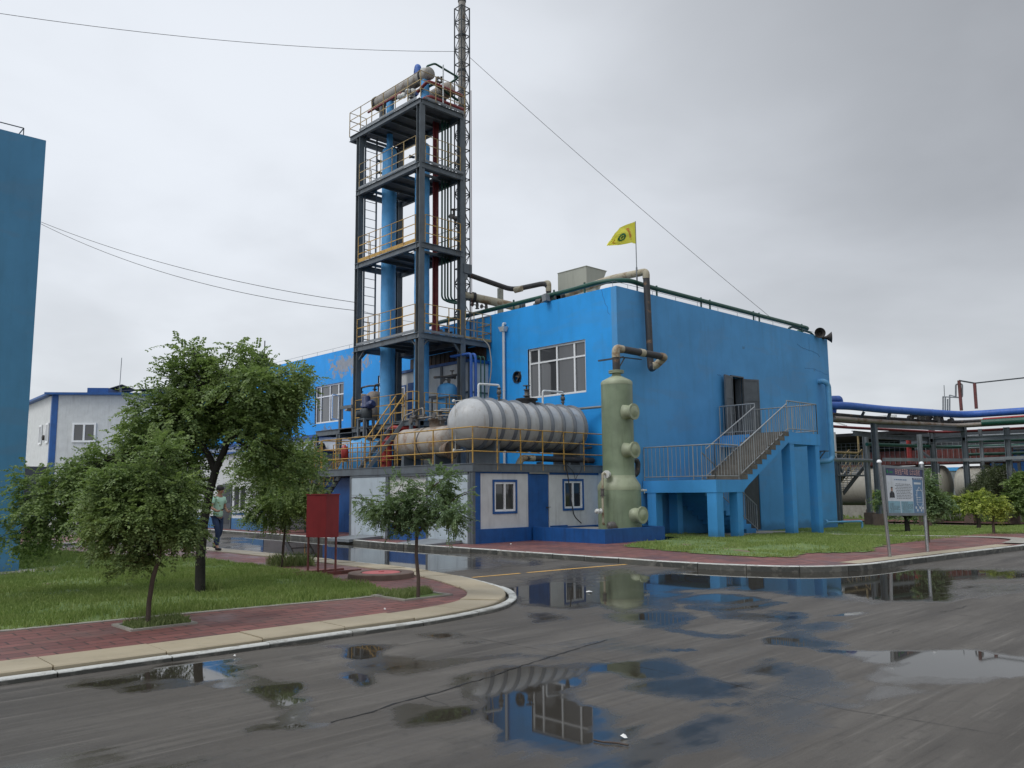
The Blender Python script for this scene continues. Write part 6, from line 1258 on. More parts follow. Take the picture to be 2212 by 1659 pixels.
for (a, b_) in (((-.03, -.02), (1.03, -.02)), ((-.03, 1.02), (1.03, 1.02)), ((-.02, 0), (-.02, 1)), ((1.02, 0), (1.02, 1))): fr.beam(sgp(*a, -.01), sgp(*b_, -.01), .05, .06)
fr.build('frame', 'steel_light', sg)
pnl = srect(0, 1, 0, .83, .002, 'sheet_white', 'sheet'); hd = srect(0, 1, .83, 1, .002, 'sheet_navy', 'header')
srect(.70, .98, .0, .80, .005, 'sheet_blue', 'side_panel'); srect(.0, .33, 0, .27, .005, 'sheet_cyan', 'text_panel'); srect(.35, .69, 0, .27, .005, 'sheet_cyan', 'text_panel'); srect(.70, .98, .76, .80, .007, 'sheet_navy', 'side_title'); srect(.74, .93, .655, .70, .007, 'ink_white', 'side_box')
def stext(txt, u, v, h, mat, name, sx=.8):
    V, Fs = flat_text(txt, 1.); m = MB(); W_ = (c10-c00).length; Hh = (c01-c00).length
    m.add([sgp(u+c.x*h*sx/W_, v+c.y*h/Hh, .010) for c in V], Fs); return m.build(name, mat, sg)
stext('安全生产风险', .415, .915, .15, 'ink_salmon', 'lettering', .78); stext('公示公告栏', .775, .915, .15, 'ink_salmon', 'lettering', .78)
m = MB(); c_ = sgp(.05, .915, .006); m.lathe([(.045, 0), (.045, .003)], c_, (0, -1, 0), 16); m.build('logo', 'glyph_green', sg); srect(.10, .18, .885, .925, .008, 'glyph_green', 'logo_text')
rl = random.Random(5)
def lines(u0, u1, vs, mat, t=.011):
    m = MB()
    for v in vs:
        u = u0+rl.uniform(0, .03); ue = u1-rl.choice((0, 0, .04, .15))
        while u < ue:
            w_ = rl.uniform(.02, .06); a = [sgp(u, v-t/2, .008), sgp(min(u+w_, ue), v-t/2, .008), sgp(min(u+w_, ue), v+t/2, .008), sgp(u, v+t/2, .008)]; m.add(a, [(0, 1, 2, 3)]); u += w_+rl.uniform(.006, .018)
    return m.build('text_lines', mat, sg)
lines(.22, .67, np.linspace(.65, .33, 10), 'ink'); lines(.03, .31, np.linspace(.21, .03, 8), 'ink', .009); lines(.37, .68, np.linspace(.25, .03, 10), 'ink', .008); lines(.76, .96, np.linspace(.52, .2, 7), 'ink_white', .014); lines(.2, .55, [.745], 'sheet_blue', .02); lines(.73, .96, [.78], 'ink_white', .02)
m = MB()   # pale pentagon outline and footprint marks on the side panel
pg = [(.80, .48), (.87, .60), (.96, .48), (.96, .22), (.88, .10), (.79, .24), (.80, .48)]
for a, b_ in zip(pg, pg[1:]): m.beam(sgp(*a, .009), sgp(*b_, .009), .004, .012)
m.build('outline', 'ink_white', sg)
for u, v in ((.76, .13), (.80, .07), (.87, .13), (.91, .07), (.95, .12)):
    m = MB(); vs_ = [sgp(u+.022*math.cos(a), v+.032*math.sin(a), .009) for a in np.linspace(0, 5.9, 12)]; m.add(vs_, [tuple(range(12))]); m.build('mark', 'ink_white', sg)
srect(.045, .20, .34, .70, .006, 'ink_white', 'portrait'); 
m = MB(); m.add([sgp(u, v, .010) for u, v in ((.06, .345), (.19, .345), (.185, .44), (.155, .48), (.125, .485), (.095, .48), (.065, .44))], [tuple(range(7))]); m.build('portrait_suit', 'phone', sg)
m = MB(); m.add([sgp(.125+.022*math.cos(a), .525+.04*math.sin(a), .010) for a in np.linspace(0, 5.9, 12)], [tuple(range(12))]); m.build('portrait_face', 'skin', sg); m = MB(); m.add([sgp(.125+.026*math.cos(a), .555+.025*math.sin(a), .012) for a in np.linspace(0, 3.14, 8)], [tuple(range(8))]); m.build('portrait_hair', 'hair', sg)
# ================================================================ PIPE RACK AND TANKS ON THE RIGHT
ZB = -.25
rk = thing('pipe_rack', (44, 16.5, ZB), 'grey steel pipe rack with tall columns on brown footings right of the blue building', 'pipe rack')
def rkcol(x, y, zt, w=.26, foot=True, mat='steel'):
    m = MB(); m.ibeam((x, y, ZB+.3), (x, y, zt), w, w*.9, .03, up=(0, 1, 0)); m.build('column', mat, rk)
    if foot: MB().box(x-.22, x+.22, y-.22, y+.22, ZB-.2, ZB+.62).build('footing', 'concrete_brown', rk)
for a in ((40.6, 17.4, 4.75), (47.6, 15.7, 5.1), (47.6, 17.3, 4.9), (47.7, 13.7, 4.6), (47.7, 11.2, 4.9), (47.7, 8.5, 4.9)): rkcol(*a)
rkcol(42.3, 18.6, 4.4, .24, True, 'steel_light'); rkcol(43.2, 16.3, 4.2, .2, True, 'steel_light'); rkcol(51.5, 15.0, 4.6, .2); rkcol(51.5, 12.5, 4.6, .2); rkcol(47.9, 15.0, 4.6, .16, False, 'steel_light')
m = MB()
for a, b_ in (((40.6, 17.4, 4.62), (47.6, 15.7, 4.62)), ((42.3, 18.6, 4.2), (49, 17.2, 4.2)), ((47.6, 19, 4.1), (47.6, 5, 4.1)), ((39.4, 17.9, 4.2), (43.0, 17.9, 4.2))): m.ibeam(a, b_, .16, .24, .03)
m.build('beam', 'steel', rk); m = MB()
for a, b_ in (((41.0, 17.2, 2.95), (47.6, 15.8, 3.0)), ((47.5, 15.8, 3.0), (47.5, 5, 3.15))): m.beam(a, b_, .14, .16)
m.build('tie_beam', 'steel_light', rk); m = MB(); m.beam((47.6, 17.2, 2.9), (48.6, 18.9, 4.1), .12, .12).beam((41.6, 17.2, 4.7), (41.6, 17.0, 5.25), .12, .12).beam((39.6, 17.7, 4.7), (39.6, 17.4, 5.2), .1, .1); m.build('brace', 'steel_dark', rk)
pipe_thing('main_pipe', [(37.1, 18.2, 5.4), (38.2, 17.6, 5.42), (41.3, 17.1, 5.38), (48.3, 15.85, 5.42), (48.5, 13.1, 5.44), (48.9, 4, 5.44)], .185, 'pipe_blue', 'long thick royal blue pipe along the top of the pipe rack', 'pipe', n=16, bend=.9)
pipe_thing('elbow_pipe', [tuple(zy('7', x, y, 18.3)) for x, y in ((225, 252), (322, 250), (326, 292))], .16, 'pipe_blue', 'upper blue elbow pipe leaving the right end of the blue building', 'pipe', n=14, bend=.3)
pipe_thing('elbow_pipe', [tuple(zy('7', x, y, 18.3)) for x, y in ((310, 300), (272, 298), (264, 395))], .17, 'pipe_blue', 'blue elbow pipe dropping beside the right end of the building', 'pipe', n=14, bend=.3)
k = 0
for (off_, z, r, mt_, lb) in ((.25, 5.02, .07, 'pipe_wrap', 'upper black rack pipe just below the royal blue main'), (.55, 4.92, .09, 'steel_dark', 'grey black rack pipe in the middle of the bundle'), (.0, 4.80, .10, 'vessel_brown', 'thick rusty brown rack pipe under the bundle'), (.85, 4.78, .06, 'concrete_brown', 'thin brown rack pipe at the back of the bundle'), (1.1, 4.55, .07, 'pipe_red', 'dark red rack pipe hanging lowest under the beams')):
    pipe_thing('rack_pipe', [(37.2, 17.75+off_, z), (40.6, 17.25+off_, z-.02), (47.2+off_, 15.9+off_, z), (47.7+off_, 13.0, z+.03), (48.1+off_, 4, z+.05)], r, mt_, lb, 'pipe', 'bundled pipes on the rack', 10, .8)
pipe_thing('rack_pipe', [(47.2, 14.6, 5.05), (47.4, 4, 5.15)], .06, 'pump_red', 'bright red rack pipe under the blue main at the right edge', 'pipe', 'bundled pipes on the rack', 8)
pipe_thing('rack_pipe', [(47.0, 14.6, 4.85), (47.2, 4, 4.85)], .16, 'pipe_green', 'thick dark green rack pipe at the right edge', 'pipe', 'bundled pipes on the rack', 12)
pipe_thing('rack_pipe', [(41.5, 18.2, 3.75), (49.6, 17.2, 3.8), (54, 9, 3.8)], .09, 'pipe_green', 'green pipe crossing behind the rack columns', 'pipe', 'bundled pipes on the rack', 10, .6)
pipe_thing('rack_pipe', [(38.6, 19.0, 3.32), (41.9, 18.8, 3.35), (41.9, 18.8, 4.2)], .05, 'yellow_pale', 'thin pale yellow pipe turning up beside the light column', 'pipe', 'bundled pipes on the rack', 8)
pipe_thing('rack_pipe', [(37.2, 18.8, 2.95), (42.3, 18.3, 2.95)], .09, 'steel_light', 'grey horizontal pipe right of the blue building corner', 'pipe', 'bundled pipes on the rack', 10)
pipe_thing('red_post', [(46.2, 18.0, 2.95), (46.2, 18.0, 4.3)], .13, 'pump_red', 'short bright red vertical pipe behind the rack', 'pipe', n=12)
for i, (y, z) in enumerate(((12.8, 4.35), (10.2, 4.05), (9.4, 3.7), (11, 3.35), (9, 2.95))):
    pipe_thing('rack_pipe', [(49.5, 16.2, z), (50.5, y, z+.0), (50.8, 4, z-.25)], (.06, .09, .05, .08, .05)[i], ('steel_light', 'pipe_green', 'steel_light', 'pipe_green', 'steel_light')[i], ('top', 'second', 'third', 'fourth', 'lowest')[i]+' of the five pipes fanning out behind the right rack columns', 'pipe', 'pipes behind the rack columns', 8, .5)
rl2 = random.Random(9)
vk = thing('valve_cluster', (46, 16.5, 5), 'dark valves and handwheels on top of the rack pipes', 'valves')
for k in range(9): valve((43.8+k*.42, 16.9-k*.08+rl2.uniform(-.2, .2), 5.12+rl2.uniform(-.05, .12)), (0, 0, 1) if k % 2 else (1, 0, .2), vk, 1.7)
# storage tanks lying parallel to the rack
def htank(x, y0, y1, z, r, label):
    c = thing('storage_tank', (x, (y0+y1)/2, ZB), label, 'tank', 'beige tanks behind the pipe rack'); m = MB(); L = y1-y0; p = dome(r, .42, 7)
    m.lathe([(a, b_) for a, b_ in p]+[(a, L-b_) for a, b_ in p[::-1]], (x, y0, z), (0, 1, 0), 36, False); m.build('shell', 'tank_beige', c)
    m = MB(); m.box(x-.9, x+.9, y0+.8, y0+1.1, -.3, z-r*.5).box(x-.9, x+.9, y1-1.1, y1-.8, -.3, z-r*.5); m.build('saddle', 'concrete', c)
    MB().lathe([(.25, r-.05), (.25, r+.12), (.32, r+.12), (.32, r+.17)], (x, (y0+y1)/2, z), (0, 0, 1), 18).build('manway', 'tank_beige', c)
htank(52, 21.6, 27.5, 1.72, 1.2, 'left beige horizontal tank behind the yellow railed stair'); htank(52, 18.05, 21.35, 1.72, 1.15, 'middle beige horizontal tank behind the notice board'); htank(52, 14.6, 17.75, 1.68, 1.1, 'right beige horizontal tank partly behind the rack columns'); 
pl2 = thing('bund_wall', (52, 20, ZB), 'pale concrete bund wall below the far tanks', 'low wall'); m = MB(); m.box(50.6, 50.85, 12, 29, -.3, .55); m.build('wall', 'concrete', pl2)
cw = thing('catwalk', (51, 19.5, 2.9), 'rust red covered catwalk with thin railings above the far tanks', 'catwalk')
m = MB(); m.box(51.2, 51.3, 14.5, 22.8, 2.95, 3.75).box(51.3, 52.3, 14.5, 22.8, 2.9, 2.98).box(51.1, 51.2, 22.8, 27, 2.9, 3.0)
for y in np.arange(14.6, 22.8, .28): m.box(51.16, 51.2, y, y+.06, 2.95, 3.75)
m.build('side_panel', 'red_rust', cw); railing([(51.1, 27, 3.0), (51.1, 16, 3.0)], cw, 'steel_light', 1.35, (.7, .85, 1.), .3, .012, .014, flat=False)
m = MB()
for y in (15.5, 18.4, 21.5, 24.5, 27): m.beam((51.2, y, -.2), (51.2, y, 2.95), .14, .14)
m.build('post', 'steel', cw)
# small stair with yellow rails in front of the left tank
ys = thing('access_stair', (45, 20.6, ZB), 'narrow dark steel stair with thin pale yellow rails near the far tanks', 'staircase')
sa = zy('7', 355, 1020, 19.6); sb_ = zy('7', 515, 815, 19.6); m = MB()
for dy in (0, .7): m.beam((sa.x, 19.6+dy, sa.z), (sb_.x, 19.6+dy, sb_.z), .05, .22)
m.build('stringer', 'steel_dark', ys); m = MB()
for i in range(11): f = (i+.5)/11; p = sa+(sb_-sa)*f; m.box(p.x-.14, p.x+.14, 19.62, 20.28, p.z-.02, p.z+.02)
m.build('tread', 'steel_light', ys)
for dy in (0, .7): railing([(sa.x, 19.6+dy, sa.z), (sb_.x, 19.6+dy, sb_.z)], ys, 'yellow_pale', 1.0, (.5, 1.), .55, .014, .014, flat=False)
m = MB()
for x_ in (290, 315, 335): p = zy('7', x_, 1140, 19.6); m.beam((p.x, 19.6, ZB), (p.x, 19.6, 3.0), .12, .12)
p = zy('7', 285, 700, 19.6); m.beam((p.x-.3, 19.6, 3.4), (p.x+.7, 19.6, 2.4), .1, .1).box(p.x, p.x+3.2, 19.5, 20.4, 2.2, 2.28); m.build('frame', 'steel', ys)
railing([(p.x, 19.6, 2.28), (p.x+3.2, 19.6, 2.28)], ys, 'steel_light', 1.0, (.5, 1.), .22, .012, .014, flat=False)
m = MB(); p = zy('7', 278, 600, 21); m.beam((p.x, 21, -.2), (p.x, 21, 4.6), .16, .16); 
cn = thing('canopy', (56, 24, 0), 'dark open sided canopy roof with white truss behind the rack', 'canopy')
m.build('post', 'offwhite', cn)
m = MB(); m.box(50, 64, 19.8, 36, 4.75, 4.9).hexa([(50, 19.8, 4.72), (62, 19.8, 3.3), (62, 36, 3.3), (50, 36, 4.72)], [(50, 19.8, 4.749), (62, 19.8, 4.749), (62, 36, 4.749), (50, 36, 4.749)]); m.build('roof', 'dark_inside', cn); m = MB(); m.beam((49.8, 20, 5.75), (49.8, 33, 5.75), .1, .14)  # near-black wedge below the roof slab: the underside's shade put into colour and shape
for y in (24, 27, 30): m.beam((49.8, y, 5.75), (49.8, y-1, 5.35), .08, .08).beam((49.8, y, 5.75), (49.8, y+1, 5.35), .08, .08).beam((49.8, y, 5.3), (49.8, y, 5.8), .08, .08)
m.build('truss', 'offwhite', cn)
m = MB(); m.box(50, 64, 33.8, 34, -.2, 5.15).box(56, 64, 19.6, 19.7, 3.4, 5.15); m.build('back_wall', 'steel_dark', cn)
fb_ = thing('far_hall', (70, 14, 0), 'dark blue hall with wide roof behind the pipes at the right edge', 'building')
m = MB(); m.box(62, 80, -6, 19.4, -.3, 4.4); m.build('wall', 'navy', fb_); m = MB(); m.hexa([(60.5, -7, 4.9), (81, -7, 4.9), (81, 20.5, 4.9), (60.5, 20.5, 4.9)], [(60.5, -7, 5.05), (81, -7, 6.2), (81, 20.5, 6.2), (60.5, 20.5, 5.05)]); m.build('roof', 'red_rust', fb_)
for i, y in enumerate((18, 15.2, 12, 9, 6, 3)): m = MB(); m.beam((61.9, y, -.2), (61.9, y, 4.9), .2, .2); m.build('column', 'steel', fb_)
gt = thing('gantry', (48.3, 15.5, 5.6), 'thin dark pipe gantry standing above the right end of the rack', 'gantry')
m = MB(); A = zx('7', 1298, 100, 48.2); B = zx('7', 1318, 345, 48.2); C_ = zx('7', 1425, 122, 48.6); D_ = zx('7', 1440, 330, 48.6); E_ = zx('7', 1829, 85, 49.2)
m.beam(A, B, .13, .13).beam(C_, D_, .13, .13); m.build('post', 'red_rust', gt); m = MB(); m.beam(A, C_, .07, .07).beam((C_.x, C_.y, C_.z), (E_.x, E_.y-3, E_.z+.1), .09, .06); m.build('rail', 'steel_dark', gt)
m = MB(); f7 = lambda x, y: tuple(zx('7', x, y, 48.3)); m.pipe([f7(1272, 230), f7(1272, 130), f7(1325, 128), f7(1325, 230), f7(1310, 240)], .045, 8, .1)
for x_, y_, y2 in ((1168, 232, 358), (1186, 232, 360), (1205, 250, 360), (1222, 218, 360)): m.tube([f7(x_, y_), f7(x_, y2)], .04, 8)
m.tube([f7(1176, 138), f7(1180, 232)], .02, 6); m.tube([f7(1165, 232), f7(1300, 240)], .035, 6); m.tube([f7(1222, 218), f7(1300, 240)], .03, 6); m.build('pipe_stack', 'steel_light', gt)
tp = thing('tank_vent', (46.5, 17, 5.6), 'tiny branching vent above the blue main pipe', 'vent'); m = MB(); m.tube([f7(1072, 372), f7(1072, 340)], .03, 6); m.tube([f7(1058, 345), f7(1086, 335)], .02, 6); m.build('vent_head', 'steel_dark', tp)
rr2 = thing('rear_rack', (55, 12, ZB), 'tangle of dark steel posts and pipes behind the main pipe rack', 'pipe rack')
r_ = random.Random(11)
for y in (17.2, 15.9, 14.4, 13.1, 11.8, 10.2, 8.8, 7.0): x = 53.5+r_.uniform(0, 4); MB().beam((x, y, -.3), (x, y, 4.7), .16, .16).build('column', 'steel_dark' if r_.random() < .6 else 'steel', rr2)
for z, y0, y1, x in ((4.6, 3, 26, 54), (4.25, 3, 25, 56.5), (3.9, 5, 19, 53), (4.75, 3, 24, 52.5)): MB().beam((x, y0, z), (x+r_.uniform(-.5, .5), y1, z+r_.uniform(-.1, .1)), .16, .2).build('beam', 'steel_dark', rr2)
for k in range(7): z = 3.3+k*.22; MB().tube([(52.5+r_.uniform(0, 3), 3, z), (52.5+r_.uniform(0, 3), 24, z+r_.uniform(-.15, .15))], r_.uniform(.03, .07), 6).build('pipe_run', r_.choice(('steel_dark', 'steel_light', 'pipe_green', 'red_rust', 'pipe_wrap')), rr2)
for k in range(5): y = 9+k*3.2; MB().beam((53.5, y, 3.2), (53.5, y+2.6, 4.6), .06, .06).build('brace', 'steel_dark', rr2)
# distant row of roofs and pipes closing the gaps beyond the rack
fw = thing('distant_plant', (90, 60, 0), 'blurred line of low grey plant buildings far beyond the rack', 'building'); m = MB(); r_ = random.Random(2)
m.box(78, 82, -30, 70, -.5, 3.0); m.build('wall', 'steel_light', fw); MB().box(77.9, 82.1, -30, 70, 3.0, 3.3).build('roof', 'blue_stair', fw)
# ================================================================ TREES
def leafset(name, parent, twigs, mat, ll=.042, lw=.017, pairs=6, tip=1):
    """pinnate twigs: each (start, direction, length) carries pairs of leaflets"""
    T = len(twigs); S = np.array([t_[0] for t_ in twigs]); Dv = np.array([t_[1] for t_ in twigs]); Ln = np.array([t_[2] for t_ in twigs])
    Dv /= np.linalg.norm(Dv, axis=1)[:, None]; V = []
    up = np.array([0, 0, 1.]); sd_ = np.cross(Dv, up); sd_ /= np.maximum(np.linalg.norm(sd_, axis=1), 1e-3)[:, None]
    rr = rng.normal(0, .5, (T, 3)); sd_ = sd_+rr*.5; sd_ -= (sd_*Dv).sum(1)[:, None]*Dv; sd_ /= np.linalg.norm(sd_, axis=1)[:, None]; nn = np.cross(sd_, Dv)
    for k in range(pairs):
        f = (k+.6)/pairs; c = S+Dv*(Ln*f)[:, None]-up*((Ln*f)**2*1.1)[:, None]
        for s in (-1, 1):
            l = ll*rng.uniform(.7, 1.25, T)*(1-.35*abs(f-.5)); w = lw*rng.uniform(.8, 1.25, T)
            a = Dv*.45+sd_*s+rng.normal(0, .22, (T, 3)); a /= np.linalg.norm(a, axis=1)[:, None]
            b_ = np.cross(nn+rng.normal(0, .35, (T, 3)), a); b_ /= np.linalg.norm(b_, axis=1)[:, None]
            p0 = c; p2 = c+a*l[:, None]-up*(l*.25)[:, None]; pm = c+a*(l*.5)[:, None]
            V.append(np.stack([p0, pm-b_*w[:, None], p2, pm+b_*w[:, None]], 1))
    V = np.concatenate(V, 0); n = len(V); org = np.array(parent['_org']); V = V-org
    me = bpy.data.meshes.new(name); me.from_pydata(V.reshape(-1, 3).tolist(), [], (np.arange(n)[:, None]*4+np.arange(4)).tolist()); me.materials.append(MATS[mat])
    o_ = bpy.data.objects.new(name, me); COL.objects.link(o_); o_.parent = parent; o_['_org'] = parent['_org']; return o_
def limb(m, a, b_, r0, r1, n=7, bow=.12, seg=7, rnd=random):
    a = Vector(a); b_ = Vector(b_); L = (b_-a).length; off1 = Vector((rnd.uniform(-1, 1), rnd.uniform(-1, 1), rnd.uniform(.0, 1)))*bow*L; pts = []
    for i in range(seg+1): f = i/seg; pts.append(a+(b_-a)*f+off1*math.sin(math.pi*f)+Vector((rnd.gauss(0, .012), rnd.gauss(0, .012), 0))*L*(0 < i < seg))
    m.tube(pts, [r0+(r1-r0)*(i/seg) for i in range(seg+1)], n); return pts
def tree(base, trunk, rad, blobs, label, cat='tree', name='tree', leaf='leaf_dark', bark='bark', n=3000, ll=.05, lw=.02, pairs=6, tw=.22, droop=.35, group=None, seed=1, fork=None, outer=.45):
    rn = random.Random(seed); t_ = thing(name, base, label, cat, group); m = MB(); T = [Vector(p) for p in trunk]
    m.tube([T[0]-Vector((0, 0, .1))]+T, [rad[0]*1.25]+[rad[0]+(rad[1]-rad[0])*(i/(len(T)-1)) for i in range(len(T))], 12); m.build('trunk', bark, t_)
    m = MB(); tot = sum(b_[3]*b_[3]*b_[4]*(b_[5] if len(b_) > 5 else 1) for b_ in blobs); tg = []
    F0 = [Vector(f) for f in (fork or [trunk[-1]])]
    for b_ in blobs:
        c = Vector(b_[:3]); rh, rv = b_[3], b_[4]; dn = b_[5] if len(b_) > 5 else 1
        s = min(F0, key=lambda f: (f-c).length); pts = limb(m, s, c, max(.014, rad[1]*.7), .006, 7, .14, 7, rn); hubs = pts[3:]
        for _ in range(5):
            d_ = Vector((rn.gauss(0, 1), rn.gauss(0, 1), rn.gauss(.25, .8))).normalized(); e = c+Vector((d_.x*rh, d_.y*rh, d_.z*rv))*rn.uniform(.55, .95)
            pp_ = limb(m, rn.choice(hubs), e, max(.005, rad[1]*.2), .003, 5, .12, 5, rn); hubs += pp_[2:]
        k = max(8, int(n*rh*rh*rv*dn/tot)); cl = []
        for _ in range(max(5, k//22)):
            d_ = Vector((rn.gauss(0, 1), rn.gauss(0, 1), rn.gauss(.1, 1))).normalized(); cl.append(Vector((d_.x*rh, d_.y*rh, d_.z*rv))*(rn.random()**outer))
        for _ in range(k):
            q_ = rn.choice(cl); s_ = .17*min(rh, rv)+.04; p = c+q_+Vector((rn.gauss(0, s_), rn.gauss(0, s_), rn.gauss(0, s_*.8)))
            d_ = (p-c); d_ = Vector((d_.x, d_.y, d_.z*.7)).normalized()+Vector((rn.gauss(0, .45), rn.gauss(0, .45), rn.gauss(0, .4)-droop*.5))
            tg.append((tuple(p), tuple(d_), tw*rn.uniform(.6, 1.3)))
    m.build('branch', bark, t_); leafset('crown', t_, tg, leaf, ll, lw, pairs); return t_
def B(x, y, base, r, rv, off=0, dn=1): p = on_d(x, y, base, off); return (p.x, p.y, p.z, r, rv, dn)
# big dark tree
tb = on_z(432, 1282, .06); b0 = (tb.x, tb.y)
tr_ = [on_d(432, 1284, b0), on_d(433, 1200, b0), on_d(440, 1130, b0), on_d(453, 1060, b0), on_d(466, 1015, b0), on_d(484, 975, b0), on_d(493, 945, b0), on_d(490, 905, b0), on_d(478, 870, b0)]
fk = [on_d(478, 870, b0), on_d(492, 945, b0), on_d(490, 905, b0), on_d(425, 950, b0), on_d(445, 975, b0)]
bl1 = [B(192, 1008, b0, .30, .2, .0), B(238, 978, b0, .28, .2, .1), B(142, 1045, b0, .28, .18, -.1), B(330, 1000, b0, .45, .34, .2), B(392, 965, b0, .38, .3, .1), B(415, 905, b0, .42, .34, .3), B(250, 1045, b0, .4, .28, .1), B(560, 900, b0, .4, .3, .2), B(520, 935, b0, .28, .22, .5, .6), B(640, 1000, b0, .30, .22, .1, .8), B(530, 905, b0, .4, .3, .3, .6), B(505, 800, b0, .42, .34, .1), B(440, 820, b0, .5, .36, .3), B(395, 775, b0, .28, .24), B(368, 830, b0, .30, .28), B(545, 845, b0, .55, .40, -.2), B(640, 810, b0, .32, .34, .1, 1.0), B(600, 870, b0, .5, .36, .2), B(655, 850, b0, .22, .18, 0, .8),
       B(460, 880, b0, .6, .42, .5), B(380, 900, b0, .6, .42, -.1), B(345, 905, b0, .30, .26, .3), B(285, 965, b0, .32, .26), B(330, 970, b0, .5, .38, .5), B(228, 1015, b0, .28, .24, .2), B(165, 1035, b0, .38, .2, -.2), B(95, 1060, b0, .40, .26, -.3), B(50, 1120, b0, .30, .26, -.3), B(15, 1170, b0, .26, .16, -.4),
       B(120, 1110, b0, .42, .30), B(190, 1080, b0, .45, .36, .3), B(270, 1050, b0, .5, .4, .6), B(400, 1010, b0, .42, .34, .5, .8), B(560, 960, b0, .42, .30, -.2), B(620, 940, b0, .28, .24, 0, .8), B(560, 1010, b0, .35, .22, .1, .7), B(340, 1060, b0, .5, .36, .7), B(60, 1165, b0, .25, .14, .2), B(590, 1020, b0, .3, .2, -.3, .7), B(420, 760, b0, .08, .14, 0, 1.2), B(508, 755, b0, .16, .12, 0, 1.1), B(352, 805, b0, .14, .10)]
# limbs to the drooping left side start low
tree(tuple(tb), tr_, (.080, .036), bl1, 'big dark leafy tree with thick black trunk and wide drooping crown', leaf='leaf_dark', n=7600, ll=.06, lw=.019, pairs=7, tw=.28, fork=fk, seed=4)
m = MB(); m.tube([on_d(464, 1018, b0), on_d(452, 985, b0), on_d(437, 962, b0), on_d(415, 945, b0), on_d(392, 935, b0)], [.055, .048, .042, .034, .02], 10); m.build('limb', 'bark', [o for o in COL.objects if o.name == 'tree'][0])
# front slanting tree
ts = on_z(319, 1352, .06); b1 = (ts.x, ts.y)
tree(tuple(ts), [on_d(319, 1353, b1), on_d(322, 1300, b1), on_d(330, 1250, b1), on_d(345, 1200, b1), on_d(352, 1185, b1)], (.029, .025),
     [B(310, 1040, b1, .36, .28), B(240, 1070, b1, .34, .24), B(370, 1060, b1, .30, .26), B(400, 1105, b1, .18, .22, .1), B(300, 1120, b1, .40, .26, -.1), B(220, 1140, b1, .28, .22), B(370, 1140, b1, .3, .2, .1), B(265, 1190, b1, .26, .16), B(190, 1110, b1, .18, .16), B(275, 1225, b1, .13, .10), B(398, 1165, b1, .14, .12), B(340, 990, b1, .22, .18)],
     'small slanting tree with dense round crown in front by the kerb', bark='bark_thin', leaf='leaf_dark', n=2700, ll=.045, lw=.0135, pairs=8, tw=.21, seed=8, fork=[on_d(352, 1185, b1)])
# small tree near the kerb tip
tk = on_z(903, 1293, .06); b2 = (tk.x, tk.y)
tree(tuple(tk), [on_d(903, 1294, b2), on_d(904, 1250, b2), on_d(899, 1200, b2), on_d(900, 1165, b2), on_d(903, 1140, b2)], (.028, .022),
     [B(830, 1100, b2, .26, .20), B(875, 1110, b2, .28, .20, .1), B(930, 1080, b2, .30, .22), B(970, 1100, b2, .26, .20, -.1), B(950, 1040, b2, .20, .18), B(860, 1060, b2, .17, .16), B(795, 1090, b2, .16, .14, 0, .8), B(905, 1125, b2, .3, .14), B(985, 1125, b2, .14, .12), B(845, 1140, b2, .14, .08), B(765, 1075, b2, .08, .05, 0, .8), B(1010, 1065, b2, .05, .04, 0, .9)],
     'small young tree with feathery pale leaves near the kerb tip', bark='bark_thin', leaf='leaf_mid', n=1500, ll=.036, lw=.011, pairs=9, tw=.17, seed=12, fork=[on_d(903, 1150, b2), on_d(893, 1145, b2)])
# slim tree by the red box
tl = on_z(609, 1224, .06); b3 = (tl.x, tl.y)
tree(tuple(tl), [on_d(609, 1225, b3), on_d(612, 1180, b3), on_d(616, 1140, b3), on_d(614, 1105, b3)], (.028, .024),
     [B(600, 1000, b3, .55, .42), B(560, 1050, b3, .5, .4, .3), B(640, 1040, b3, .5, .4), B(610, 1085, b3, .6, .3, -.2), B(570, 1100, b3, .45, .28), B(655, 1085, b3, .4, .28), B(690, 1075, b3, .18, .14, -.2), B(640, 980, b3, .35, .3), B(575, 985, b3, .35, .3)],
     'slim tree with dark round crown left of the red box', bark='bark_thin', leaf='leaf_dark', n=2400, ll=.055, lw=.018, pairs=7, tw=.26, seed=15)
# trees on the right lawn
def z7(x, y, z=0.): return zz('7', x, y, z)
def B7(x, y, base, r, rv, off=0, dn=1): k = .46 if base[0] < 45 else .46; return B((3150+x*882/1829)/1.8228, (1450+y*882/1829)/1.8228, base, r*k, rv*k, off, dn)
def T7(pts, b): return [on_d((3150+x*882/1829)/1.8228, (1450+y*882/1829)/1.8228, b) for x, y in pts]
b4 = (37.2, 12.0); 
p = z7(1460, 1297, -.1); b4 = (p.x, p.y)
tree((p.x, p.y, -.1), T7(((1460, 1297), (1460, 1240), (1445, 1200)), b4), (.09, .07), [B7(1340, 1100, b4, .75, .42), B7(1420, 1080, b4, .8, .55), B7(1500, 1100, b4, .7, .5), B7(1460, 1060, b4, .7, .4), B7(1540, 1150, b4, .45, .3)], 'round shrub tree with yellow new leaves, left one of the pair', leaf='leaf_yellow', n=1100, ll=.08, lw=.03, pairs=5, tw=.3, seed=21, bark='bark_thin')
p = z7(1585, 1380, -.02); b5 = (p.x, p.y)
tree((p.x, p.y, -.05), T7(((1585, 1380), (1580, 1300), (1570, 1210)), b5), (.05, .035), [B7(1600, 1130, b5, .5, .3), B7(1550, 1120, b5, .4, .3), B7(1640, 1150, b5, .3, .18), B7(1590, 1080, b5, .3, .2)], 'slender yellow leaved young tree, right one of the pair', leaf='leaf_yellow', n=500, ll=.07, lw=.025, pairs=5, tw=.28, seed=22, bark='bark_thin')
p = z7(880, 1338, -.08); b6 = (p.x, p.y)
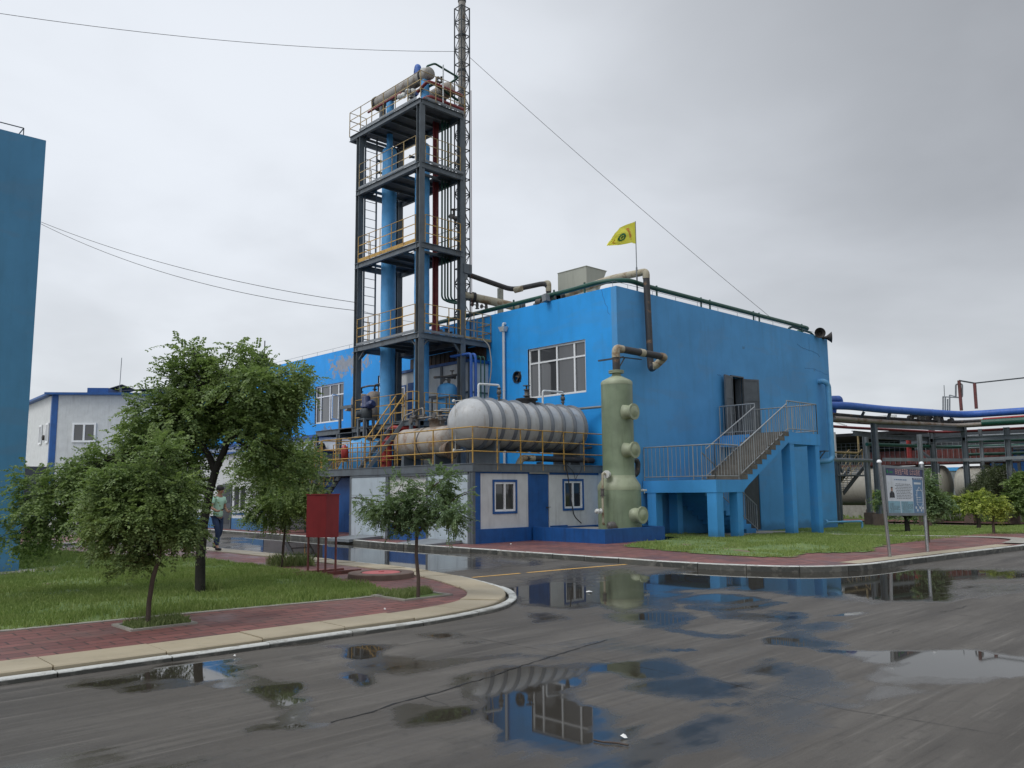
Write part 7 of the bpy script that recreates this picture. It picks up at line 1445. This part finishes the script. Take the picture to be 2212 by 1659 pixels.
tree((p.x, p.y, -.1), T7(((880, 1338), (875, 1280), (870, 1225)), b6), (.10, .08), [B7(1080, 1080, b6, .9, .9), B7(1030, 960, b6, .6, .7), B7(1130, 1120, b6, .7, .6), B7(900, 1080, b6, 1., .8, .3), B7(740, 1080, b6, .8, .7), B7(660, 1070, b6, .35, .6), B7(1060, 880, b6, .4, .35), B7(830, 1150, b6, .6, .4)], 'wide forked tree with yellow tipped crown behind the notice board', leaf='leaf_mid', n=1500, ll=.085, lw=.036, pairs=5, tw=.3, seed=23)
p = z7(1045, 1437, .05); b7 = (p.x, p.y)
tree((p.x, p.y, .05), T7(((1048, 1437), (1040, 1340), (1036, 1240), (1030, 1180)), b7), (.05, .035), [B7(1050, 1090, b7, .5, .45), B7(1010, 1000, b7, .3, .4), B7(1090, 1120, b7, .35, .3), B7(1040, 920, b7, .2, .25)], 'slim dark green tree behind the right post of the notice board', leaf='leaf_mid', n=900, ll=.07, lw=.025, pairs=6, tw=.25, seed=24, bark='bark_thin')
def bush(bx, by, blobs, label, n, leaf='leaf_olive', seed=1, ll=.16, lw=.03, tw=.5, droop=.9):
    return tree((bx, by, -.25), [(bx, by, -.25), (bx, by, .3)], (.06, .05), blobs, label, 'shrub', 'shrub', leaf, 'bark_thin', n, ll, lw, 5, tw, droop, None, seed)
c = (49.5, 13.2); bush(*c, [B7(1560, 860, c, .9, 1.0), B7(1480, 940, c, .9, .9), B7(1650, 900, c, .8, 1.1), B7(1420, 980, c, .8, .6), B7(1560, 990, c, 1.2, .9), B7(1380, 1000, c, .5, .4), B7(1700, 840, c, .5, .7)], 'tall feathery grey green shrub behind the right rack columns', 1300, seed=31, ll=.11, lw=.02, tw=.4)
c = (50.0, 10.2); bush(*c, [B7(1800, 960, c, 1.0, 1.1), B7(1780, 1080, c, 1.1, .9), B7(1860, 1000, c, 1., 1.3), B7(1720, 1090, c, .7, .6)], 'dark green bush at the right picture edge', 1600, 'leaf_dark', 32, .12, .045, .35, .2)
c = (49.3, 17.5); bush(*c, [B7(1170, 1080, c, .9, .7), B7(1110, 1120, c, .7, .5), B7(1230, 1130, c, .7, .35)], 'low green bush in front of the middle beige tank', 500, 'leaf_dark', 33, .12, .045, .3, .2)
c = (49.6, 22.0); bush(*c, [B7(650, 1040, c, .3, .5), B7(640, 1090, c, .35, .4)], 'small light green bush beside the thick rack column', 300, 'leaf_yellow', 34, .12, .04, .3, .2)
# ================================================================ PERSON
def person():
    F_ = on_z(473, 1189, .08); b_ = (F_.x, F_.y); t_ = thing('person', tuple(F_), 'person in mint green t-shirt and dark jeans walking with a phone behind the big trunk', 'person')
    fw_ = (Vector((Fh.y, -Fh.x, 0))*.86+Fh*(-.5)).normalized()       # walks to the right in the picture, slightly toward the camera
    sd_ = Vector((fw_.y, -fw_.x, 0)); O = Vector((F_.x, F_.y, .08))-fw_*.10
    P = lambda f, s, z: tuple(O+fw_*f+sd_*s+Vector((0, 0, z)))
    def skin(name, pts, edges, rad, mat, sub=2, root=0):
        me = bpy.data.meshes.new(name); me.from_pydata([tuple(Vector(p)-Vector(t_['_org'])) for p in pts], edges, []); o = bpy.data.objects.new(name, me); COL.objects.link(o); o.parent = t_
        md = o.modifiers.new('s', 'SKIN'); md.use_smooth_shade = True
        for i, r in enumerate(rad): v = me.skin_vertices[0].data[i]; v.radius = r if isinstance(r, tuple) else (r, r); v.use_root = i == root
        o.modifiers.new('u', 'SUBSURF').levels = sub; o.modifiers['u'].render_levels = sub
        me.materials.append(MATS[mat]); bpy.context.view_layer.update(); dg = bpy.context.evaluated_depsgraph_get(); m2 = bpy.data.meshes.new_from_object(o.evaluated_get(dg)); o.modifiers.clear(); o.data = m2
        if not m2.materials: m2.materials.append(MATS[mat])
        o.name = name; return o
    hip = .90
    # body: one continuous figure, head to feet with arms and hands
    V = [P(0, 0, hip), P(.01, 0, 1.1), P(.02, 0, 1.3), P(.03, 0, 1.42), P(.05, 0, 1.50), P(.09, 0, 1.60), P(.10, 0, 1.68),
         P(.02, .17, 1.38), P(.02, .24, 1.14), P(.22, .20, 1.05), P(.30, .18, 1.07),
         P(.02, -.17, 1.38), P(.0, -.24, 1.13), P(.18, -.20, 1.02), P(.26, -.18, 1.04),
         P(0, .09, .86), P(.14, .09, .50), P(.12, .09, .10), P(.22, .09, .04),
         P(0, -.09, .86), P(.02, -.09, .48), P(-.20, -.09, .16), P(-.12, -.09, .05)]
    E = [(0, 1), (1, 2), (2, 3), (3, 4), (4, 5), (5, 6), (3, 7), (7, 8), (8, 9), (9, 10), (3, 11), (11, 12), (12, 13), (13, 14), (0, 15), (15, 16), (16, 17), (17, 18), (0, 19), (19, 20), (20, 21), (21, 22)]
    Rr = [.085, .085, .105, .07, .052, .085, .075, .05, .040, .028, .028, .05, .040, .028, .028, .078, .052, .036, .03, .078, .052, .036, .03]
    skin('body', V, E, Rr, 'skin')
    for s, (wx_, wz) in ((1, (.30, 1.07)), (-1, (.26, 1.04))):     # fingers and thumb
        for k in range(4):
            a = P(wx_+.02, s*(.165+.0)+(-.02+.014*k), wz); bq = P(wx_+.065-.004*abs(k-1.5), s*.165+(-.02+.014*k), wz+.008); c = P(wx_+.085-.006*abs(k-1.5), s*.165+(-.018+.013*k), wz-.012)
            skin('finger', [a, bq, c], [(0, 1), (1, 2)], [.0085, .008, .0065], 'skin', 1)
        skin('thumb', [P(wx_, s*.165, wz+.012), P(wx_+.03, s*.165-s*.02, wz+.028), P(wx_+.055, s*.165-s*.018, wz+.026)], [(0, 1), (1, 2)], [.0095, .009, .007], 'skin', 1)
    skin('t_shirt', [P(0, 0, .86), P(.01, 0, 1.0), P(.015, 0, 1.15), P(.02, 0, 1.30), P(.025, 0, 1.40), P(.03, 0, 1.445), P(.02, .165, 1.385), P(.02, .215, 1.24), P(.02, -.165, 1.385), P(.02, -.215, 1.24)],
         [(0, 1), (1, 2), (2, 3), (3, 4), (4, 5), (4, 6), (6, 7), (4, 8), (8, 9)], [.148, .138, .138, .148, .10, .072, .072, .068, .072, .068], 'shirt_mint')
    skin('jeans', [P(0, 0, .95), P(0, .085, .84), P(.14, .09, .50), P(.115, .09, .12), P(0, -.085, .84), P(.02, -.09, .48), P(-.19, -.09, .19)], [(0, 1), (1, 2), (2, 3), (0, 4), (4, 5), (5, 6)], [.125, .10, .072, .058, .10, .072, .058], 'jeans')
    for (a, s, up_) in ((.12, .09, 0), (-.20, -.09, .06)):
        skin('shoe', [P(a-.05, s, .05+up_), P(a+.06, s, .045+up_*.5), P(a+.17, s, .035)], [(0, 1), (1, 2)], [.048, .045, .036], 'shoe', 1)
    m = MB(); hc = Vector(P(.085, 0, 1.635)); m.lathe([(.002, .125), (.06, .115), (.092, .07), (.102, .02), (.10, -.02), (.085, -.05)], hc-fw_*.018+Vector((0, 0, .0)), Vector((0, 0, 1))-fw_*.25, 18, False); m.build('hair', 'hair', t_)
    m = MB(); m.lathe([(.002, .022), (.014, .0), (.016, -.01)], Vector(P(.185, 0, 1.60)), fw_, 8); m.build('nose', 'skin', t_)
    for s in (-1, 1):
        m = MB(); m.lathe([(.001, .008), (.009, .004), (.011, -.004)], Vector(P(.168, s*.034, 1.625)), fw_+sd_*s*.4, 8); m.build('eye', 'hair', t_)
        m = MB(); m.lathe([(.004, .012), (.022, .006), (.026, -.006)], Vector(P(.08, s*.088, 1.605)), sd_*s, 10); m.build('ear', 'skin', t_)
    m = MB(); m.beam(P(.166, -.025, 1.555), P(.166, .025, 1.555), .012, .008); m.build('mouth', 'lid_pink', t_)
    m = MB(); m.beam(P(.33, .165, 1.085), P(.44, .165, 1.12), .07, .011); m.build('phone', 'phone', label='dark phone held in the walking person\'s right hand', cat='phone')
person()
